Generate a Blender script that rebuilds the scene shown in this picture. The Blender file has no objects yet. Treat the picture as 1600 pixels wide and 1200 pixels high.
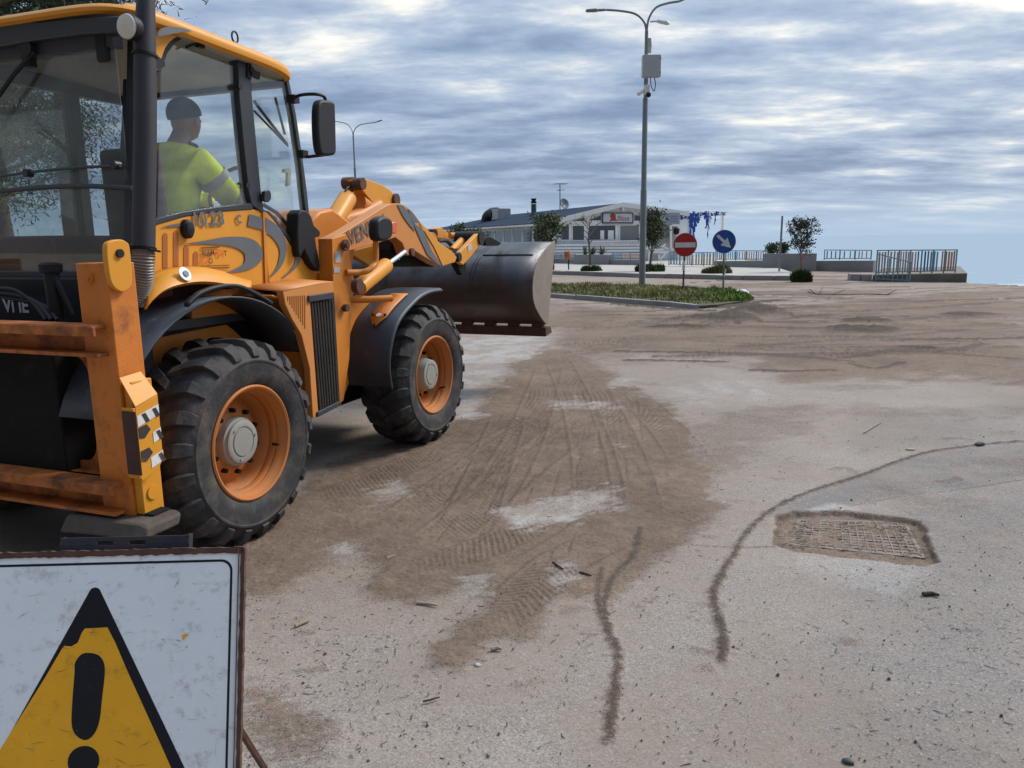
import bpy, bmesh, math, random
import numpy as np
from mathutils import Vector, Matrix
random.seed(7); np.random.seed(7)
SC = bpy.context.scene; COL = SC.collection
# ------------------------------------------------------------ camera
F = 1200.0; PITCH, ROLL, HC = 0.1859, 0.0133, 1.742
_c, _s = math.cos(PITCH), math.sin(PITCH)
fwd = Vector((0, _c, -_s)); dn0 = Vector((0, -_s, -_c)); rt0 = Vector((1, 0, 0))
rt = rt0*math.cos(ROLL)+dn0*math.sin(ROLL); dn = dn0*math.cos(ROLL)-rt0*math.sin(ROLL)
EYE = Vector((0, 0, HC))
cd = bpy.data.cameras.new("camera"); cam = bpy.data.objects.new("camera", cd); COL.objects.link(cam)
cd.sensor_width = 36; cd.lens = 27.0; cd.clip_start = 0.05; cd.clip_end = 20000
M = Matrix.Identity(4)
for i, v in enumerate((rt, -dn, -fwd)):
    for j in range(3): M[j][i] = v[j]
M.translation = EYE
cam.matrix_world = M; SC.camera = cam
SC.render.engine = 'CYCLES'
SC.view_settings.view_transform = 'Standard'; SC.view_settings.look = 'None'
SC.view_settings.exposure = 0.46; SC.view_settings.gamma = 1.0
# ------------------------------------------------------------ sky and sun
SUN_EL, SUN_AZ = math.radians(42), math.radians(58)      # azimuth clockwise from the viewing direction (+Y)
w = bpy.data.worlds.new("World"); SC.world = w; w.use_nodes = True
nt = w.node_tree; N = nt.nodes; L = nt.links
for n in list(N): N.remove(n)
def nd(t, **k):
    n = N.new(t)
    for a, b in k.items(): setattr(n, a, b)
    return n
def mth(op, a, b=None, cl=False):
    n = nd('ShaderNodeMath', operation=op, use_clamp=cl)
    for i, v in enumerate((a, b)):
        if v is None: continue
        if isinstance(v, (int, float)): n.inputs[i].default_value = v
        else: L.new(v, n.inputs[i])
    return n.outputs[0]
sky = nd('ShaderNodeTexSky', sky_type='NISHITA', sun_disc=False, sun_elevation=SUN_EL, sun_rotation=SUN_AZ)
sky.air_density = 1.5; sky.dust_density = 2.0
tc = nd('ShaderNodeTexCoord'); sx = nd('ShaderNodeSeparateXYZ'); L.new(tc.outputs['Generated'], sx.inputs[0])
X_, Y_, Z_ = sx.outputs
zc = mth('ADD', mth('MAXIMUM', Z_, 0.0), 0.11)
cu = mth('DIVIDE', X_, zc); cv = mth('DIVIDE', Y_, zc)
def wnoise(su, sv, off, scale, detail, rough, dist=0.0):
    cb = nd('ShaderNodeCombineXYZ'); L.new(mth('MULTIPLY', cu, su), cb.inputs[0]); L.new(mth('MULTIPLY', cv, sv), cb.inputs[1]); cb.inputs[2].default_value = off
    n = nd('ShaderNodeTexNoise'); n.inputs['Scale'].default_value = scale; n.inputs['Detail'].default_value = detail
    n.inputs['Roughness'].default_value = rough; n.inputs['Distortion'].default_value = dist
    L.new(cb.outputs[0], n.inputs['Vector']); return n.outputs['Fac']
n1 = wnoise(1.25, 1.9, 3.1, 1.0, 10, 0.58, 0.1)
n4 = wnoise(3.6, 5.2, 1.7, 1.0, 8, 0.6, 0.1)
n2 = wnoise(0.30, 0.55, 9.7, 0.8, 3, 0.5)
n3 = wnoise(1.5, 3.6, 5.0, 1.0, 6, 0.6, 0.3)
cf = mth('ADD', mth('ADD', mth('MULTIPLY', n1, 0.62), mth('MULTIPLY', n2, 0.34)), mth('ADD', mth('MULTIPLY', n3, 0.08), mth('MULTIPLY', n4, 0.11)))
ramp = nd('ShaderNodeValToRGB'); L.new(cf, ramp.inputs[0])
cr = ramp.color_ramp; cr.interpolation = 'B_SPLINE'
for k_i, (p_, c_) in enumerate(((0.475, (0.150, 0.215, 0.335)), (0.53, (0.215, 0.290, 0.425)), (0.59, (0.315, 0.395, 0.52)), (0.645, (0.46, 0.52, 0.60)), (0.71, (0.95, 0.90, 0.77)))):
    if k_i == 0: e = cr.elements[0]; e.position = p_
    elif k_i == 1: e = cr.elements[1]; e.position = p_
    else: e = cr.elements.new(p_)
    e.color = (*c_, 1)
# haze towards the horizon
hz = nd('ShaderNodeMapRange', interpolation_type='SMOOTHSTEP'); L.new(Z_, hz.inputs[0])
hz.inputs[1].default_value = 0.0; hz.inputs[2].default_value = 0.085; hz.inputs[3].default_value = 0.93; hz.inputs[4].default_value = 0.0
mx = nd('ShaderNodeMixRGB'); L.new(hz.outputs[0], mx.inputs[0]); L.new(ramp.outputs[0], mx.inputs[1]); mx.inputs[2].default_value = (0.335, 0.45, 0.585, 1)
# brighter overhead, sky dimmed behind the viewer to keep rear faces in shade
zen = mth('ADD', 1.0, mth('MULTIPLY', mth('MAXIMUM', mth('SUBTRACT', Z_, 0.30), 0.0), 3.0))
back = nd('ShaderNodeMapRange', interpolation_type='SMOOTHSTEP'); L.new(mth('ADD', Y_, mth('MULTIPLY', X_, 0.45)), back.inputs[0])
back.inputs[1].default_value = -0.9; back.inputs[2].default_value = 0.35; back.inputs[3].default_value = 0.24; back.inputs[4].default_value = 1.0
sc10 = nd('ShaderNodeVectorMath', operation='SCALE'); L.new(mx.outputs[0], sc10.inputs[0]); L.new(mth('MULTIPLY', mth('MULTIPLY', zen, back.outputs[0]), 10.0), sc10.inputs['Scale'])
mx2 = nd('ShaderNodeMixRGB'); mx2.inputs[0].default_value = 0.94; L.new(sky.outputs[0], mx2.inputs[1]); L.new(sc10.outputs[0], mx2.inputs[2])
bg = nd('ShaderNodeBackground'); bg.inputs[1].default_value = 0.098; L.new(mx2.outputs[0], bg.inputs[0])
wo = nd('ShaderNodeOutputWorld'); L.new(bg.outputs[0], wo.inputs[0])
sl = bpy.data.lights.new("sun", 'SUN'); sl.energy = 2.3; sl.angle = math.radians(18); sl.color = (1, 0.95, 0.87)
so = bpy.data.objects.new("sun", sl); COL.objects.link(so)
sd = Vector((math.sin(SUN_AZ)*math.cos(SUN_EL), math.cos(SUN_AZ)*math.cos(SUN_EL), math.sin(SUN_EL)))
so.rotation_euler = (-sd).to_track_quat('-Z', 'Y').to_euler()
# ------------------------------------------------------------ measuring helpers (all results are metres in the place)
def rayd(px, py): return fwd+rt*((px-800)/F)+dn*((py-600)/F)
def G(px, py, z=0.0):
    r = rayd(px, py); t = (z-HC)/r.z; return EYE+r*t
class Frame:
    """u = along heading, v = to its left, w = up"""
    def __init__(s, X, Y, th, Z=0.0):
        s.o = Vector((X, Y, Z)); s.th = th
        s.f = Vector((math.sin(th), math.cos(th), 0)); s.l = Vector((-math.cos(th), math.sin(th), 0))
    def loc(s, p):
        q = p-s.o; return Vector((q.dot(s.f), q.dot(s.l), q.z))
    def P(s, px, py, u=None, v=None, w=None):
        r = rayd(px, py); O = s.loc(EYE); D = Vector((r.dot(s.f), r.dot(s.l), r.z))
        i, c = (0, u) if u is not None else (1, v) if v is not None else (2, w)
        return O+D*((c-O[i])/D[i])
    def world(s, u, v, w): return s.o+s.f*u+s.l*v+Vector((0, 0, w))
    def empty(s, name, label, cat, group=None):
        o = thing(name, label, cat, s.o, math.pi/2-s.th, group); return o
def tag(o, label=None, cat=None, group=None, kind=None):
    if label: o['label'] = label
    if cat: o['category'] = cat
    if group: o['group'] = group
    if kind: o['kind'] = kind
    return o
def thing(name, label, cat, loc=(0, 0, 0), rz=0, group=None):
    o = bpy.data.objects.new(name, None); COL.objects.link(o); o.location = loc; o.rotation_euler = (0, 0, rz)
    o.empty_display_size = 0.2
    return tag(o, label, cat, group)
def copy_tree(o, parent=None):
    c = o.copy(); COL.objects.link(c); c.parent = parent
    for ch in list(o.children): copy_tree(ch, c)
    return c
# ------------------------------------------------------------ mesh building
def catmull(pts, n=6, closed=False):
    pts = [Vector(p) for p in pts]; out = []; m = len(pts)
    for i in range(m if closed else m-1):
        if closed: a, b, c, d = pts[i-1], pts[i], pts[(i+1) % m], pts[(i+2) % m]
        else: a, b, c, d = pts[max(i-1, 0)], pts[i], pts[i+1], pts[min(i+2, m-1)]
        for k in range(n):
            t = k/n; t2 = t*t; t3 = t2*t
            out.append(0.5*((2*b)+(c-a)*t+(2*a-5*b+4*c-d)*t2+(3*b-a-3*c+d)*t3))
    if not closed: out.append(pts[-1])
    return out
class MB:
    def __init__(s): s.v = []; s.f = []
    def add(s, vs, fs):
        b = len(s.v); s.v += [tuple(x) for x in vs]; s.f += [tuple(b+i for i in f) for f in fs]; return s
    def box(s, c, d, R=None):
        x, y, z = (k/2 for k in d); c = Vector(c)
        vs = [Vector((a*x, b*y, e*z)) for a in (-1, 1) for b in (-1, 1) for e in (-1, 1)]
        if R is not None: vs = [R @ q for q in vs]
        return s.add([q+c for q in vs], [(0, 1, 3, 2), (4, 6, 7, 5), (0, 4, 5, 1), (2, 3, 7, 6), (0, 2, 6, 4), (1, 5, 7, 3)])
    def bb(s, a, b):
        a = Vector(a); b = Vector(b); return s.box((a+b)/2, [abs(b[i]-a[i]) for i in range(3)])
    def prism(s, poly, off):
        n = len(poly); poly = [Vector(p) for p in poly]; off = Vector(off)
        return s.add(poly+[p+off for p in poly], [tuple(range(n)), tuple(range(2*n-1, n-1, -1))]+[(i, i+n, (i+1) % n+n, (i+1) % n) for i in range(n)])
    def ring(s, A, B, off):
        """band between outline A and inner outline B (same count), extruded by off"""
        n = len(A); off = Vector(off); A = [Vector(p) for p in A]; B = [Vector(p) for p in B]
        vs = A+B+[p+off for p in A]+[p+off for p in B]; fs = []
        for i in range(n):
            j = (i+1) % n
            fs += [(i, j, n+j, n+i), (2*n+i, 3*n+i, 3*n+j, 2*n+j), (i, 2*n+i, 2*n+j, j), (n+i, n+j, 3*n+j, 3*n+i)]
        return s.add(vs, fs)
    def tube(s, pts, r, n=8, cap=True, flat=1.0):
        pts = [Vector(p) for p in pts]; m = len(pts); rs = r if isinstance(r, (list, tuple)) else [r]*m
        T = [(pts[min(i+1, m-1)]-pts[max(i-1, 0)]).normalized() for i in range(m)]
        up = Vector((0, 0, 1)) if abs(T[0].z) < 0.9 else Vector((1, 0, 0))
        a = T[0].cross(up).normalized(); vs = []
        for i in range(m):
            a = (a-T[i]*a.dot(T[i])).normalized(); b = T[i].cross(a)
            for k in range(n):
                q = 2*math.pi*k/n; vs.append(pts[i]+(a*math.cos(q)+b*math.sin(q)*flat)*rs[i])
        fs = [(i*n+k, i*n+(k+1) % n, (i+1)*n+(k+1) % n, (i+1)*n+k) for i in range(m-1) for k in range(n)]
        if cap: fs += [tuple(range(n-1, -1, -1)), tuple(range((m-1)*n, m*n))]
        return s.add(vs, fs)
    def lathe(s, prof, n=32, c=(0, 0, 0), ax='y', close=False):
        """prof = (radius, axial)"""
        vs = []; c = Vector(c); m = len(prof)
        for r, a in prof:
            for k in range(n):
                q = 2*math.pi*k/n; x, z = r*math.cos(q), r*math.sin(q)
                vs.append(c+(Vector((x, a, z)) if ax == 'y' else Vector((x, z, a)) if ax == 'z' else Vector((a, x, z))))
        fs = [(i*n+k, (i+1)*n+k, (i+1)*n+(k+1) % n, i*n+(k+1) % n) for i in range(m-1) for k in range(n)]
        if close: fs += [((m-1)*n+k, k, (k+1) % n, (m-1)*n+(k+1) % n) for k in range(n)]
        return s.add(vs, fs)
    def disc(s, c, r, ax, t, n=24):
        a = Vector(ax).normalized(); b = a.orthogonal().normalized(); d = a.cross(b); c = Vector(c)
        return s.prism([c+(b*math.cos(2*math.pi*k/n)+d*math.sin(2*math.pi*k/n))*r for k in range(n)], a*t)
    def ball(s, c, r, n=10, sq=(1, 1, 1)):
        c = Vector(c); vs = []; fs = []
        for i in range(n+1):
            th = math.pi*i/n
            for k in range(2*n):
                q = math.pi*k/n; vs.append(c+Vector((math.sin(th)*math.cos(q)*sq[0], math.sin(th)*math.sin(q)*sq[1], math.cos(th)*sq[2]))*r)
        for i in range(n):
            for k in range(2*n): fs.append((i*2*n+k, (i+1)*2*n+k, (i+1)*2*n+(k+1) % (2*n), i*2*n+(k+1) % (2*n)))
        return s.add(vs, fs)
    def each(s, name, mat, parent=None, smooth=35, bevel=0, seg=2):
        """every separate piece becomes an object of its own"""
        par = list(range(len(s.v)))
        def fd(i):
            while par[i] != i: par[i] = par[par[i]]; i = par[i]
            return i
        for f in s.f:
            for q in f[1:]: par[fd(q)] = fd(f[0])
        gr = {}
        for f in s.f: gr.setdefault(fd(f[0]), []).append(f)
        out = []
        for fs in gr.values():
            ids = sorted({i for f in fs for i in f}); mp = {a: b for b, a in enumerate(ids)}; m = MB(); m.v = [s.v[i] for i in ids]; m.f = [tuple(mp[i] for i in f) for f in fs]
            out.append(m.build(name, mat, parent, smooth, bevel, None, seg))
        return out
    def build(s, name, mat, parent=None, smooth=35, bevel=0, loc=None, seg=2):
        me = bpy.data.meshes.new(name); me.from_pydata(s.v, [], s.f)
        bm = bmesh.new(); bm.from_mesh(me); bmesh.ops.recalc_face_normals(bm, faces=bm.faces)
        bmesh.ops.triangulate(bm, faces=[f for f in bm.faces if len(f.verts) > 4]) if not bevel else None
        bm.to_mesh(me); bm.free()
        if smooth:
            me.polygons.foreach_set('use_smooth', [True]*len(me.polygons)); me.set_sharp_from_angle(angle=math.radians(smooth))
        o = bpy.data.objects.new(name, me); COL.objects.link(o); me.materials.append(mat)
        if parent: o.parent = parent
        if loc: o.location = loc
        if bevel:
            b = o.modifiers.new('bevel', 'BEVEL'); b.width = bevel; b.segments = seg; b.limit_method = 'ANGLE'; b.angle_limit = math.radians(40)
        return o
def text(body, name, mat, parent, origin, right, up, size, extrude=0.001, shear=0.0, sx=1.0, align='LEFT', bold=0.0):
    cu_ = bpy.data.curves.new(name, 'FONT'); cu_.body = body; cu_.size = size; cu_.extrude = 0; cu_.shear = shear; cu_.align_x = align; cu_.offset = bold
    o = bpy.data.objects.new(name, cu_); COL.objects.link(o)
    dg = bpy.context.evaluated_depsgraph_get(); me = bpy.data.meshes.new_from_object(o.evaluated_get(dg))
    COL.objects.unlink(o); bpy.data.objects.remove(o)
    R = Vector(right).normalized(); U = Vector(up); U = (U-R*U.dot(R)).normalized() if shear == 0 else U.normalized(); Nn = R.cross(U).normalized()
    for v in me.vertices: v.co = Vector(origin)+R*(v.co.x*sx)+U*v.co.y+Nn*extrude
    me.name = name; me.materials.clear(); me.materials.append(mat)
    q = bpy.data.objects.new(name, me); COL.objects.link(q); q.parent = parent; return q
# ------------------------------------------------------------ materials
def newmat(name):
    m = bpy.data.materials.new(name); m.use_nodes = True; nt = m.node_tree
    b = nt.nodes['Principled BSDF']; return m, nt, b
def mat(name, col, rough=0.6, metal=0.0, var=0.15, scale=6.0, bump=0.1, bscale=60.0, dirt=0.0, dcol=(0.13, 0.095, 0.065), dscale=5.0, spec=0.5, coat=0.0, sub=None):
    m, nt, b = newmat(name); N = nt.nodes; L = nt.links
    tc = N.new('ShaderNodeTexCoord'); n = N.new('ShaderNodeTexNoise'); n.inputs['Scale'].default_value = scale; n.inputs['Detail'].default_value = 8; n.inputs['Roughness'].default_value = 0.65
    L.new(tc.outputs['Object'], n.inputs['Vector'])
    mr = N.new('ShaderNodeMapRange'); L.new(n.outputs['Fac'], mr.inputs[0]); mr.inputs[1].default_value = 0.25; mr.inputs[2].default_value = 0.75; mr.inputs[3].default_value = 1-var; mr.inputs[4].default_value = 1+var
    vm = N.new('ShaderNodeVectorMath'); vm.operation = 'SCALE'; vm.inputs[0].default_value = col; L.new(mr.outputs[0], vm.inputs['Scale'])
    out = vm.outputs[0]
    b.inputs['Roughness'].default_value = rough
    if dirt > 0:
        d = N.new('ShaderNodeTexNoise'); d.inputs['Scale'].default_value = dscale; d.inputs['Detail'].default_value = 10; d.inputs['Roughness'].default_value = 0.72
        L.new(tc.outputs['Object'], d.inputs['Vector'])
        r = N.new('ShaderNodeMapRange'); L.new(d.outputs['Fac'], r.inputs[0]); r.inputs[1].default_value = 0.68-0.32*dirt; r.inputs[2].default_value = 0.80-0.18*dirt; r.inputs[3].default_value = 0; r.inputs[4].default_value = min(1, 0.45+0.5*dirt)
        mxn = N.new('ShaderNodeMixRGB'); L.new(r.outputs[0], mxn.inputs[0]); L.new(out, mxn.inputs[1]); mxn.inputs[2].default_value = (*dcol, 1); out = mxn.outputs[0]
        r2 = N.new('ShaderNodeMapRange'); L.new(r.outputs[0], r2.inputs[0]); r2.inputs[3].default_value = rough; r2.inputs[4].default_value = 0.9; L.new(r2.outputs[0], b.inputs['Roughness'])
    L.new(out, b.inputs['Base Color'])
    b.inputs['Metallic'].default_value = metal; b.inputs['Specular IOR Level'].default_value = spec
    if coat: b.inputs['Coat Weight'].default_value = coat; b.inputs['Coat Roughness'].default_value = 0.25
    if bump:
        n2 = N.new('ShaderNodeTexNoise'); n2.inputs['Scale'].default_value = bscale; n2.inputs['Detail'].default_value = 4; L.new(tc.outputs['Object'], n2.inputs['Vector'])
        bp = N.new('ShaderNodeBump'); bp.inputs['Strength'].default_value = bump; bp.inputs['Distance'].default_value = 0.01; L.new(n2.outputs['Fac'], bp.inputs['Height']); L.new(bp.outputs[0], b.inputs['Normal'])
    return m
def glassmat(name, tint=(0.75, 0.82, 0.8), dust_haze=0.10, rough=0.02, refl=1.0):
    m, nt, b = newmat(name); N = nt.nodes; L = nt.links; N.remove(b); out = N['Material Output']
    tr = N.new('ShaderNodeBsdfTransparent'); tr.inputs[0].default_value = (*tint, 1)
    gl = N.new('ShaderNodeBsdfGlossy'); gl.inputs['Roughness'].default_value = rough; gl.inputs[0].default_value = (1, 1, 1, 1)
    lw_ = N.new('ShaderNodeLayerWeight'); pw = N.new('ShaderNodeMath'); pw.operation = 'POWER'; L.new(lw_.outputs['Facing'], pw.inputs[0]); pw.inputs[1].default_value = 5.0
    fr = N.new('ShaderNodeMapRange'); L.new(pw.outputs[0], fr.inputs[0]); fr.inputs[3].default_value = 0.035*refl; fr.inputs[4].default_value = 0.9
    m1 = N.new('ShaderNodeMixShader'); L.new(fr.outputs[0], m1.inputs[0]); L.new(tr.outputs[0], m1.inputs[1]); L.new(gl.outputs[0], m1.inputs[2])
    df = N.new('ShaderNodeBsdfDiffuse'); df.inputs[0].default_value = (0.30, 0.29, 0.26, 1)
    tc = N.new('ShaderNodeTexCoord'); n = N.new('ShaderNodeTexNoise'); n.inputs['Scale'].default_value = 3.5; n.inputs['Detail'].default_value = 9; n.inputs['Roughness'].default_value = 0.7
    L.new(tc.outputs['Object'], n.inputs['Vector'])
    mr = N.new('ShaderNodeMapRange'); L.new(n.outputs['Fac'], mr.inputs[0]); mr.inputs[1].default_value = 0.35; mr.inputs[2].default_value = 0.8; mr.inputs[3].default_value = dust_haze*0.4; mr.inputs[4].default_value = dust_haze*2.5
    m2 = N.new('ShaderNodeMixShader'); L.new(mr.outputs[0], m2.inputs[0]); L.new(m1.outputs[0], m2.inputs[1]); L.new(df.outputs[0], m2.inputs[2])
    L.new(m2.outputs[0], out.inputs[0]); return m
YEL = mat('paint_yellow', (0.70, 0.29, 0.022), 0.5, var=0.06, scale=2.5, bump=0.03, dirt=0.24, dcol=(0.34, 0.17, 0.06), dscale=3.5, coat=0.08, spec=0.35)
ORA = mat('paint_orange', (0.61, 0.205, 0.026), 0.52, var=0.12, scale=3, bump=0.05, dirt=0.36, dcol=(0.20, 0.095, 0.045), dscale=5, coat=0.05, spec=0.35)
RIMO = mat('rim_orange', (0.50, 0.165, 0.035), 0.55, var=0.15, scale=4, bump=0.08, dirt=0.6, dcol=(0.23, 0.145, 0.09), dscale=4, spec=0.3)
WORN_SHADED = mat('paint_worn_shaded_orange', (0.60, 0.175, 0.016), 0.55, var=0.15, scale=4, bump=0.12, dirt=0.5, dcol=(0.16, 0.055, 0.02), dscale=5)  # rear frame wear, dirt deepened to carry the shade of rear faces
BEAM = mat('paint_rusted_orange', (0.50, 0.145, 0.02), 0.62, var=0.2, scale=4, bump=0.25, dirt=0.78, dcol=(0.070, 0.030, 0.018), dscale=6)
PALE = mat('paint_faded_orange', (0.61, 0.228, 0.048), 0.55, var=0.08, scale=3, bump=0.03, dirt=0.3, dcol=(0.33, 0.18, 0.10), dscale=4)
GREY = mat('decal_grey', (0.115, 0.125, 0.135), 0.5, var=0.1, scale=8, bump=0.0, dirt=0.15, dcol=(0.25, 0.18, 0.1))
BLK = mat('black_plastic', (0.012, 0.013, 0.015), 0.55, spec=0.3, var=0.2, bump=0.05, dirt=0.2, dcol=(0.10, 0.09, 0.075))
CAB = mat('cab_frame_grey', (0.027, 0.030, 0.037), 0.45, var=0.1, bump=0.02, dirt=0.12, dcol=(0.12, 0.11, 0.10))
DARKM = mat('dark_steel', (0.012, 0.011, 0.010), 0.9, spec=0.2, var=0.3, bump=0.2, dirt=0.3, dcol=(0.04, 0.028, 0.02))
RUBB = mat('tyre_rubber', (0.024, 0.024, 0.026), 0.72, var=0.35, scale=9, bump=0.25, bscale=45, dirt=0.68, dcol=(0.125, 0.095, 0.070), dscale=6)
GUARD = mat('mudguard_plastic', (0.030, 0.036, 0.048), 0.5, var=0.25, scale=7, bump=0.1, dirt=0.28, dcol=(0.14, 0.13, 0.12), dscale=9)
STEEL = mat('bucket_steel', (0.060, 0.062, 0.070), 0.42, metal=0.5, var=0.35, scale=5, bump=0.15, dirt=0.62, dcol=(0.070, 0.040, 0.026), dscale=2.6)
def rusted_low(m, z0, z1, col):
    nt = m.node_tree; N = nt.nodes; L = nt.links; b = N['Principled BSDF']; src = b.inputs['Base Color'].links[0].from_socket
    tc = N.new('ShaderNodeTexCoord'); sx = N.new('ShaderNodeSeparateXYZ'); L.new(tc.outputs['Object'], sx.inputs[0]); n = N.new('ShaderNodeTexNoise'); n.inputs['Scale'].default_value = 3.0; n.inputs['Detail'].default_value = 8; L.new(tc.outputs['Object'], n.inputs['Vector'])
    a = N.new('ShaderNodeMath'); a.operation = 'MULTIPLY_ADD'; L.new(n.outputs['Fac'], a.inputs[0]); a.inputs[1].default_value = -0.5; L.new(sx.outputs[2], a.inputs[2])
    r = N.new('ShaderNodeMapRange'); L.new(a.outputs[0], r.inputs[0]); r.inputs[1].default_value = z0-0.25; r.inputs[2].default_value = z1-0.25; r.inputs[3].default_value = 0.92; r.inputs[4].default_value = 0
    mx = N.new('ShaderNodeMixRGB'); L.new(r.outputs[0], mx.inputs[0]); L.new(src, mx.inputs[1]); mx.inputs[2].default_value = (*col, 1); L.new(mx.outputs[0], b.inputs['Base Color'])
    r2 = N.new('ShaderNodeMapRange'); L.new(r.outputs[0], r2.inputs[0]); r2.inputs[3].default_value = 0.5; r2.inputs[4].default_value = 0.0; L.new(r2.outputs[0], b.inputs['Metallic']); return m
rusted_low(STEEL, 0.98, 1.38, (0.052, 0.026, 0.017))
BSIDE = mat('bucket_side_steel', (0.30, 0.24, 0.195), 0.45, metal=0.35, var=0.25, scale=4, bump=0.1, dirt=0.4, dcol=(0.20, 0.135, 0.10), dscale=4)
RUST = mat('rusty_steel', (0.085, 0.038, 0.022), 0.8, metal=0.1, var=0.35, scale=8, bump=0.3, dirt=0.5, dcol=(0.035, 0.022, 0.016), dscale=9)
CHROME = mat('chrome_rod', (0.75, 0.76, 0.78), 0.15, metal=1.0, var=0.05, bump=0)
EXH = mat('exhaust_grey', (0.038, 0.036, 0.042), 0.6, metal=0.2, var=0.15, bump=0.15, bscale=120, dirt=0.2, dcol=(0.10, 0.08, 0.07))
FLEX = mat('flex_steel', (0.22, 0.19, 0.165), 0.5, metal=0.5, var=0.15, bump=0.1, dirt=0.35, dcol=(0.09, 0.06, 0.045))
HUBG = mat('hub_grey', (0.30, 0.29, 0.25), 0.6, var=0.15, bump=0.1, dirt=0.35, dcol=(0.14, 0.11, 0.08), dscale=12)
WHT = mat('white_plastic', (0.75, 0.75, 0.73), 0.5, var=0.08, dirt=0.15, dcol=(0.4, 0.36, 0.3))
REDP = mat('sticker_red', (0.75, 0.10, 0.03), 0.5, var=0.05, bump=0)
LIN = mat('cab_lining', (0.34, 0.34, 0.33), 0.85, var=0.1, bump=0.1)
SEAT = mat('seat_fabric', (0.075, 0.035, 0.025), 0.9, var=0.2, bump=0.2)
GLASS = glassmat('cab_glass', (0.95, 0.97, 0.965), 0.018, refl=1.8)
GLASSR = glassmat('rear_glass', (0.80, 0.85, 0.85), 0.12, refl=1.6)  # dust raised to stand in for the hazy reflection on this pane
POLEM = mat('galvanised_steel', (0.23, 0.255, 0.275), 0.55, metal=0.35, var=0.12, scale=3, bump=0.06, dirt=0.2, dcol=(0.1, 0.1, 0.1))
PINN = mat('pin_steel', (0.11, 0.055, 0.035), 0.6, metal=0.4, var=0.3, bump=0.2)
# ------------------------------------------------------------ ground
def vnoise(x, y, seed=0):
    xi = np.floor(x).astype(np.int64); yi = np.floor(y).astype(np.int64); fx = x-xi; fy = y-yi
    fx = fx*fx*(3-2*fx); fy = fy*fy*(3-2*fy)
    def h(a, b):
        n = (a*374761393+b*668265263+seed*982451653) & 0x7fffffff; n = ((n ^ (n >> 13))*1274126177) & 0x7fffffff
        return ((n ^ (n >> 16)) & 0xffff)/65535.0
    return (h(xi, yi)*(1-fx)+h(xi+1, yi)*fx)*(1-fy)+(h(xi, yi+1)*(1-fx)+h(xi+1, yi+1)*fx)*fy
def fbm(x, y, s, oct=4, seed=0):
    r = np.zeros_like(x); a = 0.5; t = 0
    for o in range(oct):
        r += a*vnoise(x*s, y*s, seed+o*17); t += a; a *= 0.55; s *= 2.07
    return r/t
def inpoly(x, y, P):
    """signed distance, positive inside"""
    ins = np.zeros(x.shape, bool); d = np.full(x.shape, 1e9); n = len(P)
    for i in range(n):
        x0, y0 = P[i][:2]; x1, y1 = P[(i+1) % n][:2]
        ins ^= ((y0 > y) != (y1 > y)) & (x < (x1-x0)*(y-y0)/((y1-y0) if y1 != y0 else 1e-9)+x0)
        dx, dy = x1-x0, y1-y0; t = np.clip(((x-x0)*dx+(y-y0)*dy)/(dx*dx+dy*dy+1e-12), 0, 1)
        d = np.minimum(d, np.hypot(x-x0-t*dx, y-y0-t*dy))
    return np.where(ins, d, -d)
def sstep(a, b, x):
    t = np.clip((x-a)/(b-a), 0, 1); return t*t*(3-2*t)
def line_st(x, y, P):
    """distance, arc length and side for a polyline"""
    D = np.full(x.shape, 1e9); S = np.zeros(x.shape); T = np.zeros(x.shape); acc = 0
    for i in range(len(P)-1):
        x0, y0 = P[i][:2]; x1, y1 = P[i+1][:2]; dx, dy = x1-x0, y1-y0; l = math.hypot(dx, dy)
        t = np.clip(((x-x0)*dx+(y-y0)*dy)/(l*l+1e-12), 0, 1); d = np.hypot(x-x0-t*dx, y-y0-t*dy)
        m = d < D; D = np.where(m, d, D); S = np.where(m, acc+t*l, S); T = np.where(m, ((x-x0)*dy-(y-y0)*dx)/l, T); acc += l
    return D, S, T
NR, NC = 820, 980
inv = np.linspace(1/1.85, 1/62.0, NR); yy = 1/inv; tt = np.linspace(-0.84, 0.84, NC)
Yg = np.repeat(yy[:, None], NC, 1); Xg = Yg*tt[None, :]
X = Xg.ravel(); Y = Yg.ravel()
g2 = lambda pts: [tuple(G(*p)[:2]) for p in pts]
def soft(px, edge=0.12, rag=0.25, seed=1, s=2.0):
    edge *= 2.2; rag *= 1.5
    P = g2(px); d = inpoly(X, Y, P); n = 0.6*(fbm(X, Y, s, 5, seed)-0.5)+0.4*(fbm(X*0.8+Y*0.3, Y*2.2-X, s*2.5, 5, seed+9)-0.5)
    dist = np.clip(Y/6, 0.6, 8)
    return sstep(-edge*dist, edge*dist, d+n*rag*2*dist)
dirt = np.zeros_like(X); dark = np.zeros_like(X); pale = np.zeros_like(X); H = np.zeros_like(X); clump = np.zeros_like(X)
main = soft([(385,935),(370,880),(440,800),(500,745),(560,700),(640,690),(720,650),(775,600),(800,560),(870,545),(940,570),(985,600),(1050,640),(1090,690),(1110,745),(1125,790),(1090,830),(1030,870),(990,905),(950,925),(880,925),(850,950),(835,1000),(765,1005),(715,1045),(682,1045),(695,995),(765,945),(720,925),(650,945),(585,935),(592,885),(570,862),(520,872),(470,900),(420,935)], 0.07, 0.16, 3, 3.0)
film = 0.85*soft([(385,1010),(350,880),(440,780),(500,720),(560,680),(640,660),(720,630),(775,570),(800,540),(870,520),(960,540),(1010,580),(1090,630),(1150,690),(1170,745),(1160,800),(1120,860),(1060,900),(1000,940),(960,1000),(880,1010),(840,1060),(780,1080),(680,1100),(620,1050),(640,990),(560,990),(470,960),(420,985)], 0.30, 0.25, 93, 2.0)
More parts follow.
